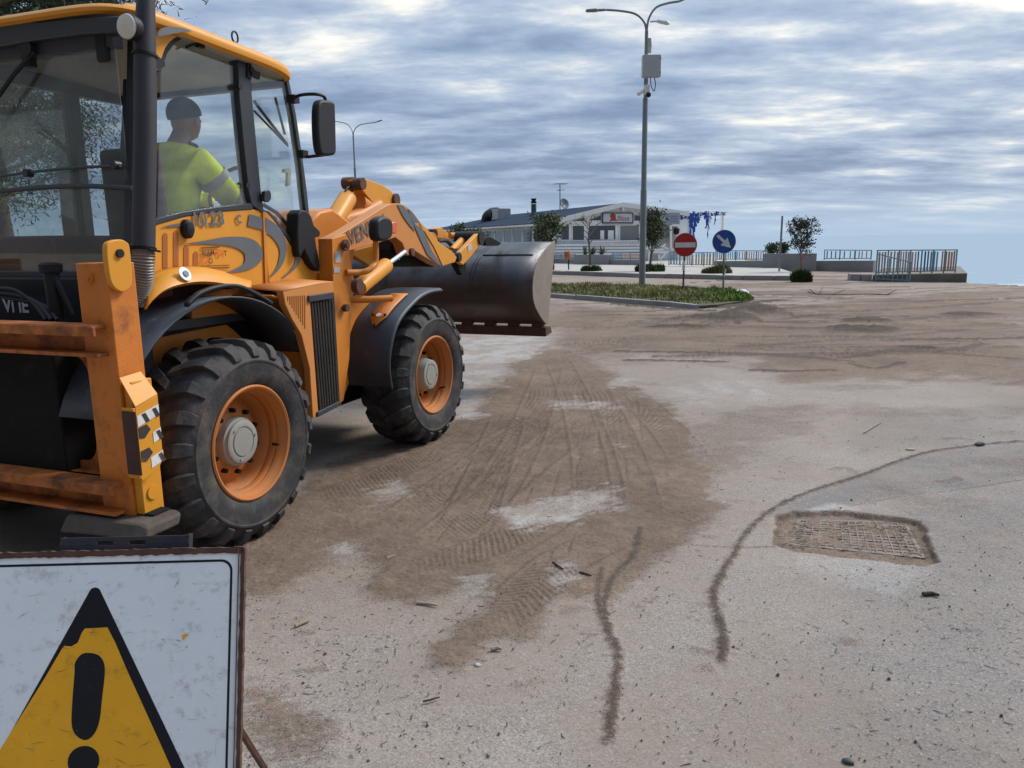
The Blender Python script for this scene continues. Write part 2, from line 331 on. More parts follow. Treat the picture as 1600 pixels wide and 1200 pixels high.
film = np.maximum(film, 0.8*sstep(7, 12, Y)); film = np.maximum(film, 0.55*sstep(0.45, 0.7, fbm(X, Y, 0.9, 5, 94)))
dirt = np.maximum(dirt, main*np.clip(0.55+0.75*fbm(X, Y, 1.8, 5, 99), 0, 0.98))
dirt = np.maximum(dirt, 0.74*soft([(858,552),(865,476),(1080,490),(1200,482),(1400,462),(1620,452),(1620,600),(1500,585),(1430,578),(1350,568),(1250,585),(1180,560),(1050,558),(950,562)], 0.15, 0.5, 5, 1.0))
dirt = np.maximum(dirt, 0.85*soft([(1210,572),(1300,556),(1620,530),(1620,592),(1540,575),(1400,590),(1300,600),(1240,596)], 0.12, 0.4, 8, 1.0))
dirt = np.maximum(dirt, 0.45*soft([(1050,720),(1100,660),(1130,645),(1240,625),(1330,632),(1260,668),(1170,700),(1130,750)], 0.12, 0.35, 11, 1.5))
dirt = np.maximum(dirt, 0.75*soft([(1080,500),(1100,490),(1220,480),(1225,492),(1180,505),(1100,515),(1060,515)], 0.08, 0.2, 12, 1.5))
dirt = np.maximum(dirt, 0.8*soft([(1310,512),(1400,515),(1395,528),(1310,528)], 0.08, 0.2, 14, 1.5))
dirt = np.maximum(dirt, 0.75*soft([(1010,840),(1000,880),(960,960),(935,930),(945,885)], 0.05, 0.1, 13, 4))
dirt = np.maximum(dirt, 0.55*soft([(385,1080),(430,1090),(520,1130),(510,1180),(430,1190),(385,1160)], 0.08, 0.3, 15, 4))
far = fbm(X*0.35, Y*0.9, 1.0, 5, 21); dirt = np.maximum(dirt, sstep(9, 14, Y)*sstep(0.42, 0.62, far)*0.68)
med = fbm(X*0.8, Y*1.6, 1.0, 5, 23); dirt = np.maximum(dirt, sstep(0.5, 0.72, med)*0.38*sstep(3.2, 6, Y))
for i, P in enumerate(([(790,800),(860,775),(950,762),(965,788),(905,818),(830,838),(800,828)], [(497,860),(545,848),(562,866),(512,878)], [(572,772),(625,752),(632,772),(585,790)], [(700,528),(860,518),(850,545),(792,572),(770,610),(738,660),(700,640)], [(845,622),(950,628),(945,642),(850,636)], [(915,690),(945,688),(950,706),(920,716)], [(1040,600),(1150,586),(1210,612),(1120,640),(1050,632)], [(960,592),(985,592),(985,604),(960,606)], [(850,905),(890,880),(905,905),(870,930)], [(735,905),(770,900),(775,930),(740,935)])):
    s = soft(P, 0.07, 0.26, 30+i, 4); dirt *= (1-0.85*s); film *= (1-0.7*s); pale = np.maximum(pale, s*(0.65 if i in (0, 3) else 0.35)*sstep(0.35, 0.62, fbm(X, Y, 5, 4, 190+i)))
dark = np.maximum(dark, 0.85*soft([(1190,806),(1290,762),(1430,708),(1620,690),(1620,748),(1450,768),(1300,792),(1220,812)], 0.04, 0.08, 41, 3))
dark = np.maximum(dark, 0.5*soft([(1340,650),(1480,640),(1620,620),(1620,690),(1430,706),(1330,720)], 0.1, 0.25, 43, 2))
dark = np.maximum(dark, 0.55*soft([(1180,1240),(1260,1000),(1300,900),(1480,790),(1640,740),(1640,1260)], 0.25, 0.25, 44, 1.5))
pale = np.maximum(pale, 0.6*soft([(1262,796),(1300,786),(1345,795),(1330,804),(1270,806)], 0.02, 0.05, 46, 9))
pale = np.maximum(pale, 0.25*soft([(1235,865),(1330,872),(1450,890),(1400,930),(1280,915)], 0.04, 0.1, 47, 6))
def stroke(px, r, amt=0.9, rag=0.5, h=0.0, seed=50, tread=0.0, period=0.06, both=True):
    global dirt, H, clump
    P = [tuple(q[:2]) for q in catmull([Vector((*G(*p)[:2], 0)) for p in px], 6)]
    xs = [p[0] for p in P]; ys = [p[1] for p in P]; pad = r*3
    m = (X > min(xs)-pad) & (X < max(xs)+pad) & (Y > min(ys)-pad) & (Y < max(ys)+pad)
    if not m.any(): return
    x, y = X[m], Y[m]; D, S, T = line_st(x, y, P); n = fbm(x, y, 1.2/r, 4, seed)
    k = sstep(1.15, 0.75, D/r+(n-0.5)*2*rag) if not (50 < seed < 57 or 200 <= seed < 300) else np.exp(-(np.maximum(D/r+(n-0.5)*1.2, 0)/0.85)**2)
    if amt: dirt[m] = np.maximum(dirt[m], k*amt); clump[m] = np.maximum(clump[m], k*amt*(h > 0 or 50 < seed < 57)*(0.6 if 50 < seed < 57 else 0.5 if 100 <= seed < 200 else 1.0))
    H[m] += k*h*(0.4+n)
    if 0 and h < 0.01: dirt[m] -= k*0.55*sstep(0.45, 0.65, fbm(x, y, 80, 3, seed+5))
    if tread:
        ph = S/period+(np.abs(T) if both else T)/period*0.8
        ends = sstep(0.0, 0.7, S)*sstep(0.0, 0.7, S.max()-S); c = sstep(0.15, 0.75, np.sin(ph*2*np.pi)); inside = ends*sstep(1.0, 0.85, D/r)*sstep(0.30, 0.5, fbm(x, y, 1.7, 3, seed+3))
        H[m] += inside*(c-0.6)*tread; clump[m] = np.maximum(clump[m], inside*(1-c)*0.26)
        edge = ends*np.exp(-((D/r-1.05)/0.10)**2); H[m] += edge*tread*1.2; clump[m] = np.maximum(clump[m], edge*0.30)
# soil lines left by runoff
stroke([(1000,828),(988,870),(960,900),(945,940),(950,985),(965,1020),(962,1070),(955,1120),(950,1160)], 0.030, 0.80, 1.0, 0.0, 51)
stroke([(940,890),(935,930),(945,975),(962,1010)], 0.026, 0.72, 1.0, 0.0, 52)
stroke([(1600,690),(1530,696),(1440,710),(1350,742),(1270,768),(1210,795),(1170,830),(1145,870),(1118,920),(1120,960),(1132,1000),(1130,1035)], 0.032, 0.78, 1.0, 0.0, 53)
stroke([(1600,750),(1500,765),(1400,778),(1310,795)], 0.014, 0.40, 0.7, 0.0, 54)
stroke([(1210,855),(1150,856),(1080,852)], 0.014, 0.50, 0.5, 0.0, 55)
stroke([(1123,965),(1130,1000),(1128,1030)], 0.030, 0.85, 1.0, 0.003, 56)
# tyre tracks
WT = 0.15
for i, (px, r) in enumerate([
    ([(955,595),(1000,630),(1050,680),(1090,735)], .17), ([(925,600),(955,660),(985,740),(1000,820)], .15),
    ([(870,560),(905,640),(930,730),(940,830)], .17), ([(860,570),(830,660),(790,740),(700,860)], .17),
    ([(700,900),(800,850),(900,790),(960,750)], .15), ([(640,880),(740,800),(840,720),(930,660)], .16),
    ([(600,830),(700,760),(800,690),(880,640)], .15), ([(480,800),(600,745),(720,690),(820,640)], .16),
    ([(690,1010),(800,950),(880,880),(1010,820)], .14), ([(620,920),(700,880),(790,845),(880,800)], .13),
    ([(800,640),(770,720),(740,800),(720,850)], .16), ([(860,545),(1000,532),(1200,528),(1400,530),(1600,536)], .22),
    ([(870,560),(960,540),(1080,512),(1200,498)], .2), ([(880,520),(1000,506),(1150,495),(1400,480)], .2),
    ([(1240,560),(1400,548),(1600,552)], .2), ([(1050,560),(1150,548),(1300,520),(1500,500)], .2)]):
    stroke(px, r, 0, 0.2, 0, 60+i*3, tread=(0.0045 if i < 11 else 0.012), period=0.045 if i < 11 else 0.10, both=i % 2 == 0)
rs = np.random.RandomState(15)
for i in range(80):      # scrape lines left by the bucket and the tyres
    t = rs.uniform(0, 1); x0 = 800+t*190+rs.uniform(-15, 15); y0 = 560+rs.uniform(0, 120); x1 = 560+t*520+rs.uniform(-30, 30); y1 = 760+rs.uniform(0, 130); a_, b_ = sorted(rs.uniform(0, 1, 2)); b_ = max(b_, a_+0.25)
    Pw = [tuple(G(x0+(x1-x0)*q**1.15, y0+(y1-y0)*q)[:2]) for q in (a_, (a_+b_)/2, b_)]
    m_ = (X > min(q[0] for q in Pw)-0.1) & (X < max(q[0] for q in Pw)+0.1) & (Y > min(q[1] for q in Pw)-0.1) & (Y < max(q[1] for q in Pw)+0.1)
    D_0, _, _ = line_st(X[m_], Y[m_], Pw); k_ = sstep(0.016, 0.004, D_0)*sstep(0.25, 0.5, dirt[m_]); lo_ = rs.uniform(0.10, 0.26); k_ = k_*sstep(0.3, 0.6, fbm(X[m_], Y[m_], 2.5, 3, 600+i)); clump[m_] = np.maximum(clump[m_], lo_*k_); H[m_] -= 0.003*k_
stroke([(960,476),(1020,481),(1070,485),(1110,486)], 0.16, 0.95, 0.8, 0.03, 901); stroke([(1130,482),(1180,474),(1210,470)], 0.25, 0.9, 1.0, 0.03, 902)
rs = np.random.RandomState(5)
for i in range(60):
    x0 = rs.uniform(860, 1400); y0 = rs.uniform(452, 580); L0 = rs.uniform(80, 420); sl_ = rs.uniform(-0.10, 0.03); b = rs.uniform(-8, 8)
    stroke([(x0, y0), (x0+L0*0.5, y0+sl_*L0*0.5+b*(y0-440)/120), (x0+L0, y0+sl_*L0)], rs.uniform(0.03, 0.12)*(1 if y0 > 500 else 1.8), rs.uniform(0.6, 0.95), 0.8, 0.010, 100+i)
for i in range(60):       # small scattered drifts of soil and straw
    x0 = rs.uniform(390, 1560); y0 = 560+rs.beta(1.1, 1.8)*560; L0 = rs.uniform(8, 40)
    stroke([(x0, y0), (x0+L0*0.5, y0+rs.uniform(-4, 4)), (x0+L0, y0+rs.uniform(-6, 6))], rs.uniform(0.012, 0.05), rs.uniform(0.22, 0.5), 1.0, 0.0, 200+i)
dirt += 0.14*sstep(0.35, 0.8, fbm(X, Y, 1.1, 5, 71))
H += dirt*0.018*fbm(X, Y, 7.0, 4, 77)+0.004*fbm(X, Y, 2.0, 3, 79)+dirt*0.004*vnoise(X*60, Y*60, 81)*(Y < 9)
# heaps of scraped-up soil
def heap(px, r, h, seed):
    c = G(*px); d = np.hypot((X-c.x)/r[0], (Y-c.y)/r[1]); n = fbm(X, Y, 1.6/max(r), 5, seed); n2 = fbm(X, Y, 5.0, 4, seed+1)
    k = sstep(1.05, 0.25, d+(n-0.5)*0.8); H[:] += k*h*(0.55+0.9*n2); dirt[:] = np.maximum(dirt, k*0.95); clump[:] = np.maximum(clump, k*(0.75+0.35*n2))
heap((1128,500), (1.1,1.0), 0.14, 300); heap((1190,490), (0.9,0.9), 0.17, 303); heap((1085,512), (0.45,0.4), 0.05, 304)
heap((1350,517), (0.9,0.8), 0.07, 306); heap((1350,502), (0.7,0.5), 0.06, 309); heap((1515,492), (0.9,0.7), 0.06, 312); heap((1440,545), (0.6,0.3), 0.03, 313); heap((1040,512), (0.6,0.3), 0.04, 315)
# the pit with the drain grate
PITP = g2([(1213,806),(1245,800),(1300,797),(1380,806),(1440,815),(1452,845),(1466,878),(1440,885),(1330,872),(1240,862),(1212,850)])
dp = inpoly(X, Y, PITP)+(fbm(X, Y, 14, 3, 90)-0.5)*0.05
pit = sstep(-0.012, 0.02, dp); H -= pit*0.034; rimd = 0.8*sstep(-0.03, 0.01, dp)*(1-sstep(0.02, 0.05, dp)); dirt = np.maximum(dirt, np.maximum(rimd, pit)*0.98); clump = np.maximum(clump, rimd*0.25)
H += pit*0.020*(fbm(X, Y, 16, 4, 91)-0.36)
# coast
LAND = [(-300, -60), (120, -60), (120, 9), tuple(G(1640,450)[:2]), tuple(G(1600,447)[:2]), tuple(G(1560,444)[:2]), tuple(G(1512,442)[:2]), (17.6, 31), (18.6, 46), (19, 62), (12, 66), (10, 95), (-300, 150)]
dl = inpoly(X, Y, LAND); Z = H-np.clip(-dl, 0, 30)*0.45*(dl < 0)
me = bpy.data.meshes.new('ground'); co = np.stack([X, Y, Z], 1).astype(np.float32)
me.vertices.add(len(X)); me.vertices.foreach_set('co', co.ravel())
ii = np.arange((NR-1)*NC).reshape(NR-1, NC)[:, :-1].ravel(); quads = np.stack([ii, ii+1, ii+NC+1, ii+NC], 1)
cz = Z[quads].min(1); quads = quads[cz > -3.3]
me.loops.add(quads.size); me.loops.foreach_set('vertex_index', quads.ravel().astype(np.int32)); me.polygons.add(len(quads))
me.polygons.foreach_set('loop_start', (np.arange(len(quads))*4).astype(np.int32)); me.update(calc_edges=True)
me.polygons.foreach_set('use_smooth', np.ones(len(quads), bool))
fl_ = me.attributes.new('film', 'FLOAT', 'POINT'); fl_.data.foreach_set('value', film.astype(np.float32))
at = me.attributes.new('soil', 'FLOAT_COLOR', 'POINT')
at.data.foreach_set('color', np.stack([np.clip(dirt, 0, 1), np.clip(dark, 0, 1), np.clip(pale, 0, 1), np.clip(clump, 0, 1)], 1).astype(np.float32).ravel())
ground = bpy.data.objects.new('ground', me); COL.objects.link(ground); tag(ground, kind='structure')
def groundmat():
    m, nt, b = newmat('asphalt_and_soil'); N = nt.nodes; L = nt.links
    def n(t, **k):
        q = N.new(t)
        for a, c in k.items(): setattr(q, a, c)
        return q
    tc = n('ShaderNodeTexCoord'); P = tc.outputs['Object']
    def noise(sc, det=6, ro=0.6, v=P):
        q = n('ShaderNodeTexNoise'); q.inputs['Scale'].default_value = sc; q.inputs['Detail'].default_value = det; q.inputs['Roughness'].default_value = ro; L.new(v, q.inputs['Vector']); return q.outputs['Fac']
    def mr(v, a, b_, c, d):
        q = n('ShaderNodeMapRange'); L.new(v, q.inputs[0])
        for i, z in enumerate((a, b_, c, d)): q.inputs[i+1].default_value = z
        return q.outputs[0]
    def mix(f, a, c, mode='MIX'):
        q = n('ShaderNodeMixRGB', blend_type=mode)
        for i, z in enumerate((f, a, c)):
            if isinstance(z, (int, float)): q.inputs[i].default_value = z
            elif isinstance(z, tuple): q.inputs[i].default_value = (*z, 1)
            else: L.new(z, q.inputs[i])
        return q.outputs[0]
    def ma(op, a, c, cl=False):
        q = n('ShaderNodeMath', operation=op, use_clamp=cl)
        for i, z in enumerate((a, c)):
            if isinstance(z, (int, float)): q.inputs[i].default_value = z
            else: L.new(z, q.inputs[i])
        return q.outputs[0]
    at = n('ShaderNodeAttribute', attribute_name='soil'); sp = n('ShaderNodeSeparateColor'); L.new(at.outputs['Color'], sp.inputs[0])
    D, K, W = sp.outputs; C = at.outputs['Alpha']
    base = mix(K, (0.330, 0.283, 0.243), (0.20, 0.185, 0.172)); base = mix(W, base, (0.50, 0.48, 0.455))
    big = noise(0.8, 5); base = mix(1.0, base, mr(big, 0.3, 0.7, 0.86, 1.1), 'MULTIPLY')
    ag = n('ShaderNodeTexVoronoi'); ag.inputs['Scale'].default_value = 150; L.new(P, ag.inputs['Vector'])
    agc = n('ShaderNodeSeparateColor'); L.new(ag.outputs['Color'], agc.inputs[0])
    base = mix(1.0, base, mr(agc.outputs[0], 0, 1, 0.74, 1.2), 'MULTIPLY')
    sp1 = noise(120, 3, 0.6); base = mix(mr(sp1, 0.58, 0.66, 0, 0.7), base, (0.10, 0.085, 0.07))
    sp2 = noise(70, 2, 0.5, tc.outputs['Generated'] if False else P); base = mix(mr(sp2, 0.33, 0.29, 0, 0.5), base, (0.62, 0.60, 0.56))
    # wind-blown sand film, then soil
    sand = noise(2.3, 8, 0.7); base = mix(mr(sand, 0.42, 0.7, 0, 0.5), base, (0.350, 0.275, 0.212))
    vfn = noise(150, 3, 0.6); fine = noise(38, 8, 0.75); mid = noise(9, 6, 0.65)
    mp = n('ShaderNodeMapping'); mp.inputs['Scale'].default_value = (1, 1, 1); mp.inputs['Rotation'].default_value = (0, 0, 0.6); L.new(P, mp.inputs[0])
    mp.inputs['Scale'].default_value = (18, 90, 1); fib = noise(1.0, 5, 0.7, mp.outputs[0])
    sc = mix(mr(mid, 0.3, 0.7, 0, 1), (0.162, 0.110, 0.076), (0.258, 0.182, 0.128))
    sc = mix(mr(vfn, 0.50, 0.66, 0, 0.65), sc, (0.090, 0.062, 0.043)); sc = mix(mr(vfn, 0.42, 0.30, 0, 0.5), sc, (0.33, 0.26, 0.19)); sc = mix(mr(fine, 0.52, 0.70, 0, 0.85), sc, (0.075, 0.050, 0.035)); sc = mix(mr(fib, 0.60, 0.75, 0, 0.6), sc, (0.30, 0.225, 0.155))
    sc = mix(1.0, sc, mr(big, 0.32, 0.68, 0.72, 1.2), 'MULTIPLY'); sc = mix(mr(ma('ADD', C, ma('MULTIPLY', ma('SUBTRACT', vfn, 0.5), 0.5)), 0.06, 0.58, 0, 0.92), sc, (0.050, 0.034, 0.024))
    d2 = ma('ADD', ma('ADD', D, ma('MULTIPLY', ma('SUBTRACT', vfn, 0.5), 1.1)), ma('ADD', ma('MULTIPLY', ma('SUBTRACT', fine, 0.5), 1.0), ma('MULTIPLY', ma('SUBTRACT', mid, 0.5), 0.6)))
    dm = mr(d2, 0.22, 0.76, 0, 0.93)
    fa = n('ShaderNodeAttribute', attribute_name='film'); base = mix(ma('MULTIPLY', fa.outputs['Fac'], mr(ma('ADD', mid, ma('MULTIPLY', ma('SUBTRACT', vfn, 0.5), 0.6)), 0.3, 0.62, 0.25, 0.85)), base, (0.262, 0.197, 0.146))
    col = mix(dm, base, sc)
    L.new(col, b.inputs['Base Color']); b.inputs['Roughness'].default_value = 0.93; b.inputs['Specular IOR Level'].default_value = 0.25
    hh = ma('ADD', ma('MULTIPLY', agc.outputs[0], 0.35), ma('ADD', ma('MULTIPLY', fine, 1.2), ma('MULTIPLY', ma('MULTIPLY', fib, dm), 0.9)))
    bp = n('ShaderNodeBump'); bp.inputs['Strength'].default_value = 0.55; bp.inputs['Distance'].default_value = 0.012; L.new(hh, bp.inputs['Height']); L.new(bp.outputs[0], b.inputs['Normal'])
    return m
GM = groundmat(); me.materials.append(GM)
# land beyond the detailed sheet, and the sea
OUT = MB(); b0 = -0.09
for P in ([(-300, -60), (120, -60), (120, 9), (80, 1.9), (-300, 1.9)], [(-300, 1.9), (0.0, 1.9), (-50, 60), (-60, 100), (-300, 150)], [(0, 1.9), (80, 1.9), (120, 9), (22, 25.8)], [(-50, 61.5), (12, 61.5), (10, 95), (-300, 150), (-60, 100)]):
    OUT.add([(x, y, b0) for x, y in P], [tuple(range(len(P)))])
LANDM = mat('sandy_ground', (0.33, 0.275, 0.225), 0.95, var=0.3, scale=1.2, bump=0.3, bscale=20, dirt=0.4, dcol=(0.16, 0.115, 0.085), dscale=1.0)
tag(OUT.build('terrain', LANDM, smooth=0), kind='structure')
def seamat():
    m, nt, b = newmat('sea'); N = nt.nodes; L = nt.links
    tc = N.new('ShaderNodeTexCoord'); mp = N.new('ShaderNodeMapping'); mp.inputs['Scale'].default_value = (0.05, 0.16, 1); L.new(tc.outputs['Object'], mp.inputs[0])
    n = N.new('ShaderNodeTexNoise'); n.inputs['Scale'].default_value = 1; n.inputs['Detail'].default_value = 8; n.inputs['Roughness'].default_value = 0.6; L.new(mp.outputs[0], n.inputs['Vector'])
    sx = N.new('ShaderNodeSeparateXYZ'); L.new(tc.outputs['Object'], sx.inputs[0])
    r = N.new('ShaderNodeMapRange'); L.new(sx.outputs[1], r.inputs[0]); r.inputs[1].default_value = 60; r.inputs[2].default_value = 190; r.inputs[3].default_value = 0.58; r.inputs[4].default_value = 0.88
    a = N.new('ShaderNodeMath'); a.operation = 'SUBTRACT'; L.new(n.outputs['Fac'], a.inputs[0]); L.new(r.outputs[0], a.inputs[1])
    f = N.new('ShaderNodeMapRange'); L.new(a.outputs[0], f.inputs[0]); f.inputs[1].default_value = -0.06; f.inputs[2].default_value = 0.03
    mx = N.new('ShaderNodeMixRGB'); L.new(f.outputs[0], mx.inputs[0]); mx.inputs[1].default_value = (0.325, 0.40, 0.445, 1); mx.inputs[2].default_value = (0.5, 0.54, 0.56, 1)
    L.new(mx.outputs[0], b.inputs['Base Color']); b.inputs['Roughness'].default_value = 1.0; b.inputs['Specular IOR Level'].default_value = 0.0
    bp = N.new('ShaderNodeBump'); bp.inputs['Strength'].default_value = 0.6; bp.inputs['Distance'].default_value = 0.4; L.new(n.outputs['Fac'], bp.inputs['Height']); L.new(bp.outputs[0], b.inputs['Normal'])
    return m
tag(MB().add([(-9000, 25, -3.0), (9000, 25, -3.0), (9000, 9000, -3.0), (-9000, 9000, -3.0)], [(0, 1, 2, 3)]).build('sea', seamat(), smooth=0), kind='structure')
# ------------------------------------------------------------ the loader
VF = Frame(-1.494, 4.325, 0.362); P = VF.P
LD = VF.empty('backhoe_loader', 'orange yellow wheel loader with grey swoosh decals and its front bucket raised', 'loader')
def pv(pts, v): return [P(x, y, v=v) for x, y in pts]
def pu(pts, u): return [P(x, y, u=u) for x, y in pts]
def slab(name, pts, v, t, m, parent=LD, bevel=0.0, smooth=35):
    """outline measured on the plane v, t thick away from the near side"""
    return MB().prism(pv(pts, v), (0, t, 0)).build(name, m, parent, smooth, bevel)
def uslab(name, pts, u, t, m, parent=LD, bevel=0.0):
    return MB().prism(pu(pts, u), (t, 0, 0)).build(name, m, parent, 35, bevel)
def curve_px(pts, n=5, closed=False): return [(q.x, q.y) for q in catmull([Vector((a, b, 0)) for a, b in pts], n, closed)]
R_T = 0.60
def make_wheel(hubv):
    w_ = bpy.data.objects.new('wheel', None); COL.objects.link(w_); w_.parent = LD
    prof = [(0.335, 0.025), (0.36, 0.006), (0.41, -0.008), (0.47, -0.010), (0.475, -0.014), (0.485, -0.014), (0.49, -0.008), (0.53, 0.010), (0.555, 0.035), (0.566, 0.065), (0.570, 0.13), (0.572, 0.21)]
    prof = prof+[(r, 0.42-a) for r, a in prof[-2::-1]]
    ty = MB().lathe(prof, 96)
    n = 21
    for side in (0, 1):
        for k in range(n):
            q0 = 2*math.pi*(k+0.5*side)/n; vs = []
            # path across the tread: centre -> shoulder -> upper sidewall
            path = [(0.566, 0.225, 0.13), (0.568, 0.15, 0.055), (0.566, 0.085, 0.0), (0.560, 0.040, -0.02), (0.535, 0.008, -0.025), (0.505, -0.006, -0.025)]
            hts = [0.034, 0.036, 0.037, 0.034, 0.018, 0.004]; wd = [0.050, 0.060, 0.072, 0.076, 0.070, 0.058]
            for (r, a, dq), h, wq in zip(path, hts, wd):
                a2 = a if side == 0 else 0.42-a
                for sgn, top in ((-1, 0), (-0.8, 1), (0.8, 1), (1, 0)):
                    q = q0+dq+sgn*wq; rr = r+(h if top else -0.004); aa = a2+((-1 if side == 0 else 1)*0.010*top if r < 0.56 else 0)
                    vs.append((rr*math.cos(q), aa, rr*math.sin(q)))
            fs = []
            for i in range(5):
                for j in range(3): fs.append((4*i+j, 4*i+j+1, 4*i+j+5, 4*i+j+4))
            fs += [(0, 1, 2, 3), (20, 21, 22, 23)]
            ty.add(vs, fs)
    ty.build('tyre', RUBB, w_, 30)
    rim = MB().lathe([(0.338, 0.030), (0.340, 0.012), (0.330, 0.006), (0.318, 0.012), (0.312, 0.030), (0.300, 0.042), (0.292, 0.07), (0.296, 0.078), (0.288, 0.086), (0.284, 0.12), (0.289, 0.128), (0.280, 0.137), (0.272, 0.19), (0.262, 0.205), (0.262, 0.40), (0.335, 0.41)], 64)
    rim.lathe([(0.265, 0.215), (0.235, 0.205), (0.20, 0.165), (0.165, 0.155), (0.10, 0.155)], 48)
    r_ = rim.build('rim', RIMO, w_, 40)
    b_ = MB()
    for k in range(10):
        q = 2*math.pi*k/10; b_.disc((0.185*math.cos(q), 0.13, 0.185*math.sin(q)), 0.014, (0, 1, 0), 0.04, 6)
    b_.each('wheel_nut', DARKM, r_, 40)
    va = MB().tube([(0.29, 0.10, 0.0), (0.262, 0.06, 0.0), (0.255, 0.03, 0.0)], 0.008, 6); va.build('valve', BLK, r_)
    hb = MB().lathe([(0.145, 0.155), (0.142, 0.11), (0.130, hubv+0.02), (0.127, hubv+0.004), (0.120, hubv), (0.092, hubv), (0.090, hubv+0.006), (0.084, hubv+0.006), (0.082, hubv-0.002), (0.03, hubv-0.003), (0.001, hubv-0.003)], 40)
    for k in range(3):
        q = 0.5+2*math.pi*k/3; hb.disc((0.105*math.cos(q), hubv-0.006, 0.105*math.sin(q)), 0.008, (0, 1, 0), 0.01, 6)
    hb.build('hub', HUBG, w_, 35)
    return w_
W1 = make_wheel(0.085); W1.location = (0, 0, R_T); W1.rotation_euler = (0, 0.3, 0)
W2 = make_wheel(0.05); W2.location = (2.378, 0, R_T); W2.rotation_euler = (0, 0.62, -0.035)
for u0 in (0, 2.378):
    c = copy_tree(W1, LD); c.location = (u0, 2.3, R_T); c.rotation_euler = (0, 0.1, math.pi)
# ---- chassis
ch = MB(); ch.bb((-0.78, 0.55, 0.42), (1.25, 1.75, 1.30)); ch.bb((1.2, 0.62, 0.40), (3.0, 1.68, 0.95)); ch.each('chassis', DARKM, LD, 30, 0.01)
ax = MB()
for u0 in (0, 2.378): ax.tube([(u0, 0.16, R_T), (u0, 0.5, R_T), (u0, 0.9, R_T), (u0, 1.4, R_T), (u0, 1.8, R_T), (u0, 2.14, R_T)], [0.15, 0.12, 0.17, 0.17, 0.12, 0.15], 16)
ax.each('axle', DARKM, LD)
slab('chassis_side', [(206,536),(345,508),(400,494),(452,500),(470,560),(478,640),(210,700)], 0.50, 0.04, ORA, bevel=0.006)
slab('chassis_rail', [(300,470),(350,452),(400,452),(428,466),(452,470),(452,500),(360,492),(300,500)], 0.45, 0.1, ORA, bevel=0.006)
# ---- rear support frame
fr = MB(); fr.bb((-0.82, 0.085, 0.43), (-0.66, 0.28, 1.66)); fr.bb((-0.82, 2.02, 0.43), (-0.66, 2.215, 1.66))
sf = fr.each('support_post', WORN_SHADED, LD, 30, 0.006)[0]
for w0, w1 in ((1.225, 1.375), (0.445, 0.605)):
    b_ = MB(); b_.bb((-0.79, 0.20, w0), (-0.765, 2.1, w1)); b_.bb((-0.90, 0.13, w1-0.016), (-0.765, 2.15, w1)); b_.bb((-0.885, 0.13, w0), (-0.765, 2.15, w0+0.018)); b_.bb((-0.905, 0.12, w1-0.05), (-0.887, 2.16, w1-0.003))
    if w0 < 1: b_.bb((-0.76, 0.2, w1-0.012), (-0.60, 2.1, w1-0.002))
    b_.build('cross_beam', BEAM, LD, 30, 0.003)
# inner plate with a rounded opening
ip = MB(); r0 = 0.10
outer = [(-0.70, 0.28, 1.225), (-0.70, 0.28, 0.60), (-0.70, 2.02, 0.60), (-0.70, 2.02, 1.225)]
A = []; B = []
cs = [(0.30, 1.22), (0.30, 0.60), (2.00, 0.60), (2.00, 1.22)]; ci = [(0.52, 1.10), (0.52, 0.74), (1.78, 0.74), (1.78, 1.10)]
for i, ((a, b), (c, d)) in enumerate(zip(cs, ci)):
    a0 = [math.pi/2, math.pi, 1.5*math.pi, 2*math.pi][i]
    for k in range(6):
        q = a0+k/5*math.pi/2; A.append((-0.70, a, b)); B.append((-0.70, c+r0*math.cos(q), d+r0*math.sin(q)))
order = [math.pi/2, math.pi, 1.5*math.pi, 2*math.pi]
ip.ring(A, B, (0.02, 0, 0)); ip.build('frame_plate', BEAM, LD, 30)
MB().tube([(-0.74, 0.2, 0.90), (-0.74, 2.1, 0.93)], 0.010, 6).build('tie_rod', DARKM, LD)
dk = MB(); dk.bb((-0.66, 0.6, 0.5), (-0.5, 1.7, 1.2)); dk.tube([(-0.68, 0.9, 0.7), (-0.68, 1.3, 1.1)], 0.05, 10); dk.tube([(-0.67, 1.6, 0.75), (-0.67, 1.1, 0.8)], 0.04, 10)
dk.build('hydraulic_block', DARKM, LD, 30, 0.01)
ear = curve_px([(167,385),(173,377),(187,374),(198,378),(203,388),(207,432),(204,449),(192,456),(180,450),(173,438),(169,415)], 3, True)
e_ = slab('pin_ear', ear, 0.055, 0.03, YEL, bevel=0.004)
c_ = P(186, 396, v=0.055); MB().disc(c_, 0.020, (0, -1, 0), 0.012, 16).build('pin', BLK, e_)
c_ = P(141, 435, u=-0.82); MB().disc(c_, 0.024, (-1, 0, 0), 0.012, 20).disc(c_, 0.013, (-1, 0, 0), 0.022, 12).build('frame_bolt', WORN_SHADED, sf)
# stabiliser leg with its guard box and foot
sb = MB(); sb.bb((-0.80, 0.035, 0.42), (-0.675, 0.084, 1.10)); sb.build('stabiliser_leg', YEL, LD, 30, 0.004)
q0 = P(192, 592, v=0.0); gb = MB()
prof = [(-0.80, 1.13), (-0.66, 1.12), (-0.625, 1.00), (-0.80, 1.00)]
gb.prism([(-0.84, 0.06, 1.12), (-0.71, 0.06, 1.13), (-0.695, -0.015, 1.02), (-0.835, -0.015, 0.985)], (0, 0, 0.008))
gb.prism([(-0.835, -0.015, 0.985), (-0.695, -0.015, 1.02), (-0.70, -0.015, 0.70), (-0.73, -0.015, 0.665), (-0.84, -0.015, 0.625)], (0, 0.01, 0))
gb.bb((-0.848, -0.015, 0.64), (-0.838, 0.06, 0.985))
gbo = gb.build('guard_box', YEL, LD, 30, 0.002)
RFB = mat('reflector_dark_red', (0.05, 0.012, 0.008), 0.5, var=0.4, bump=0.1)
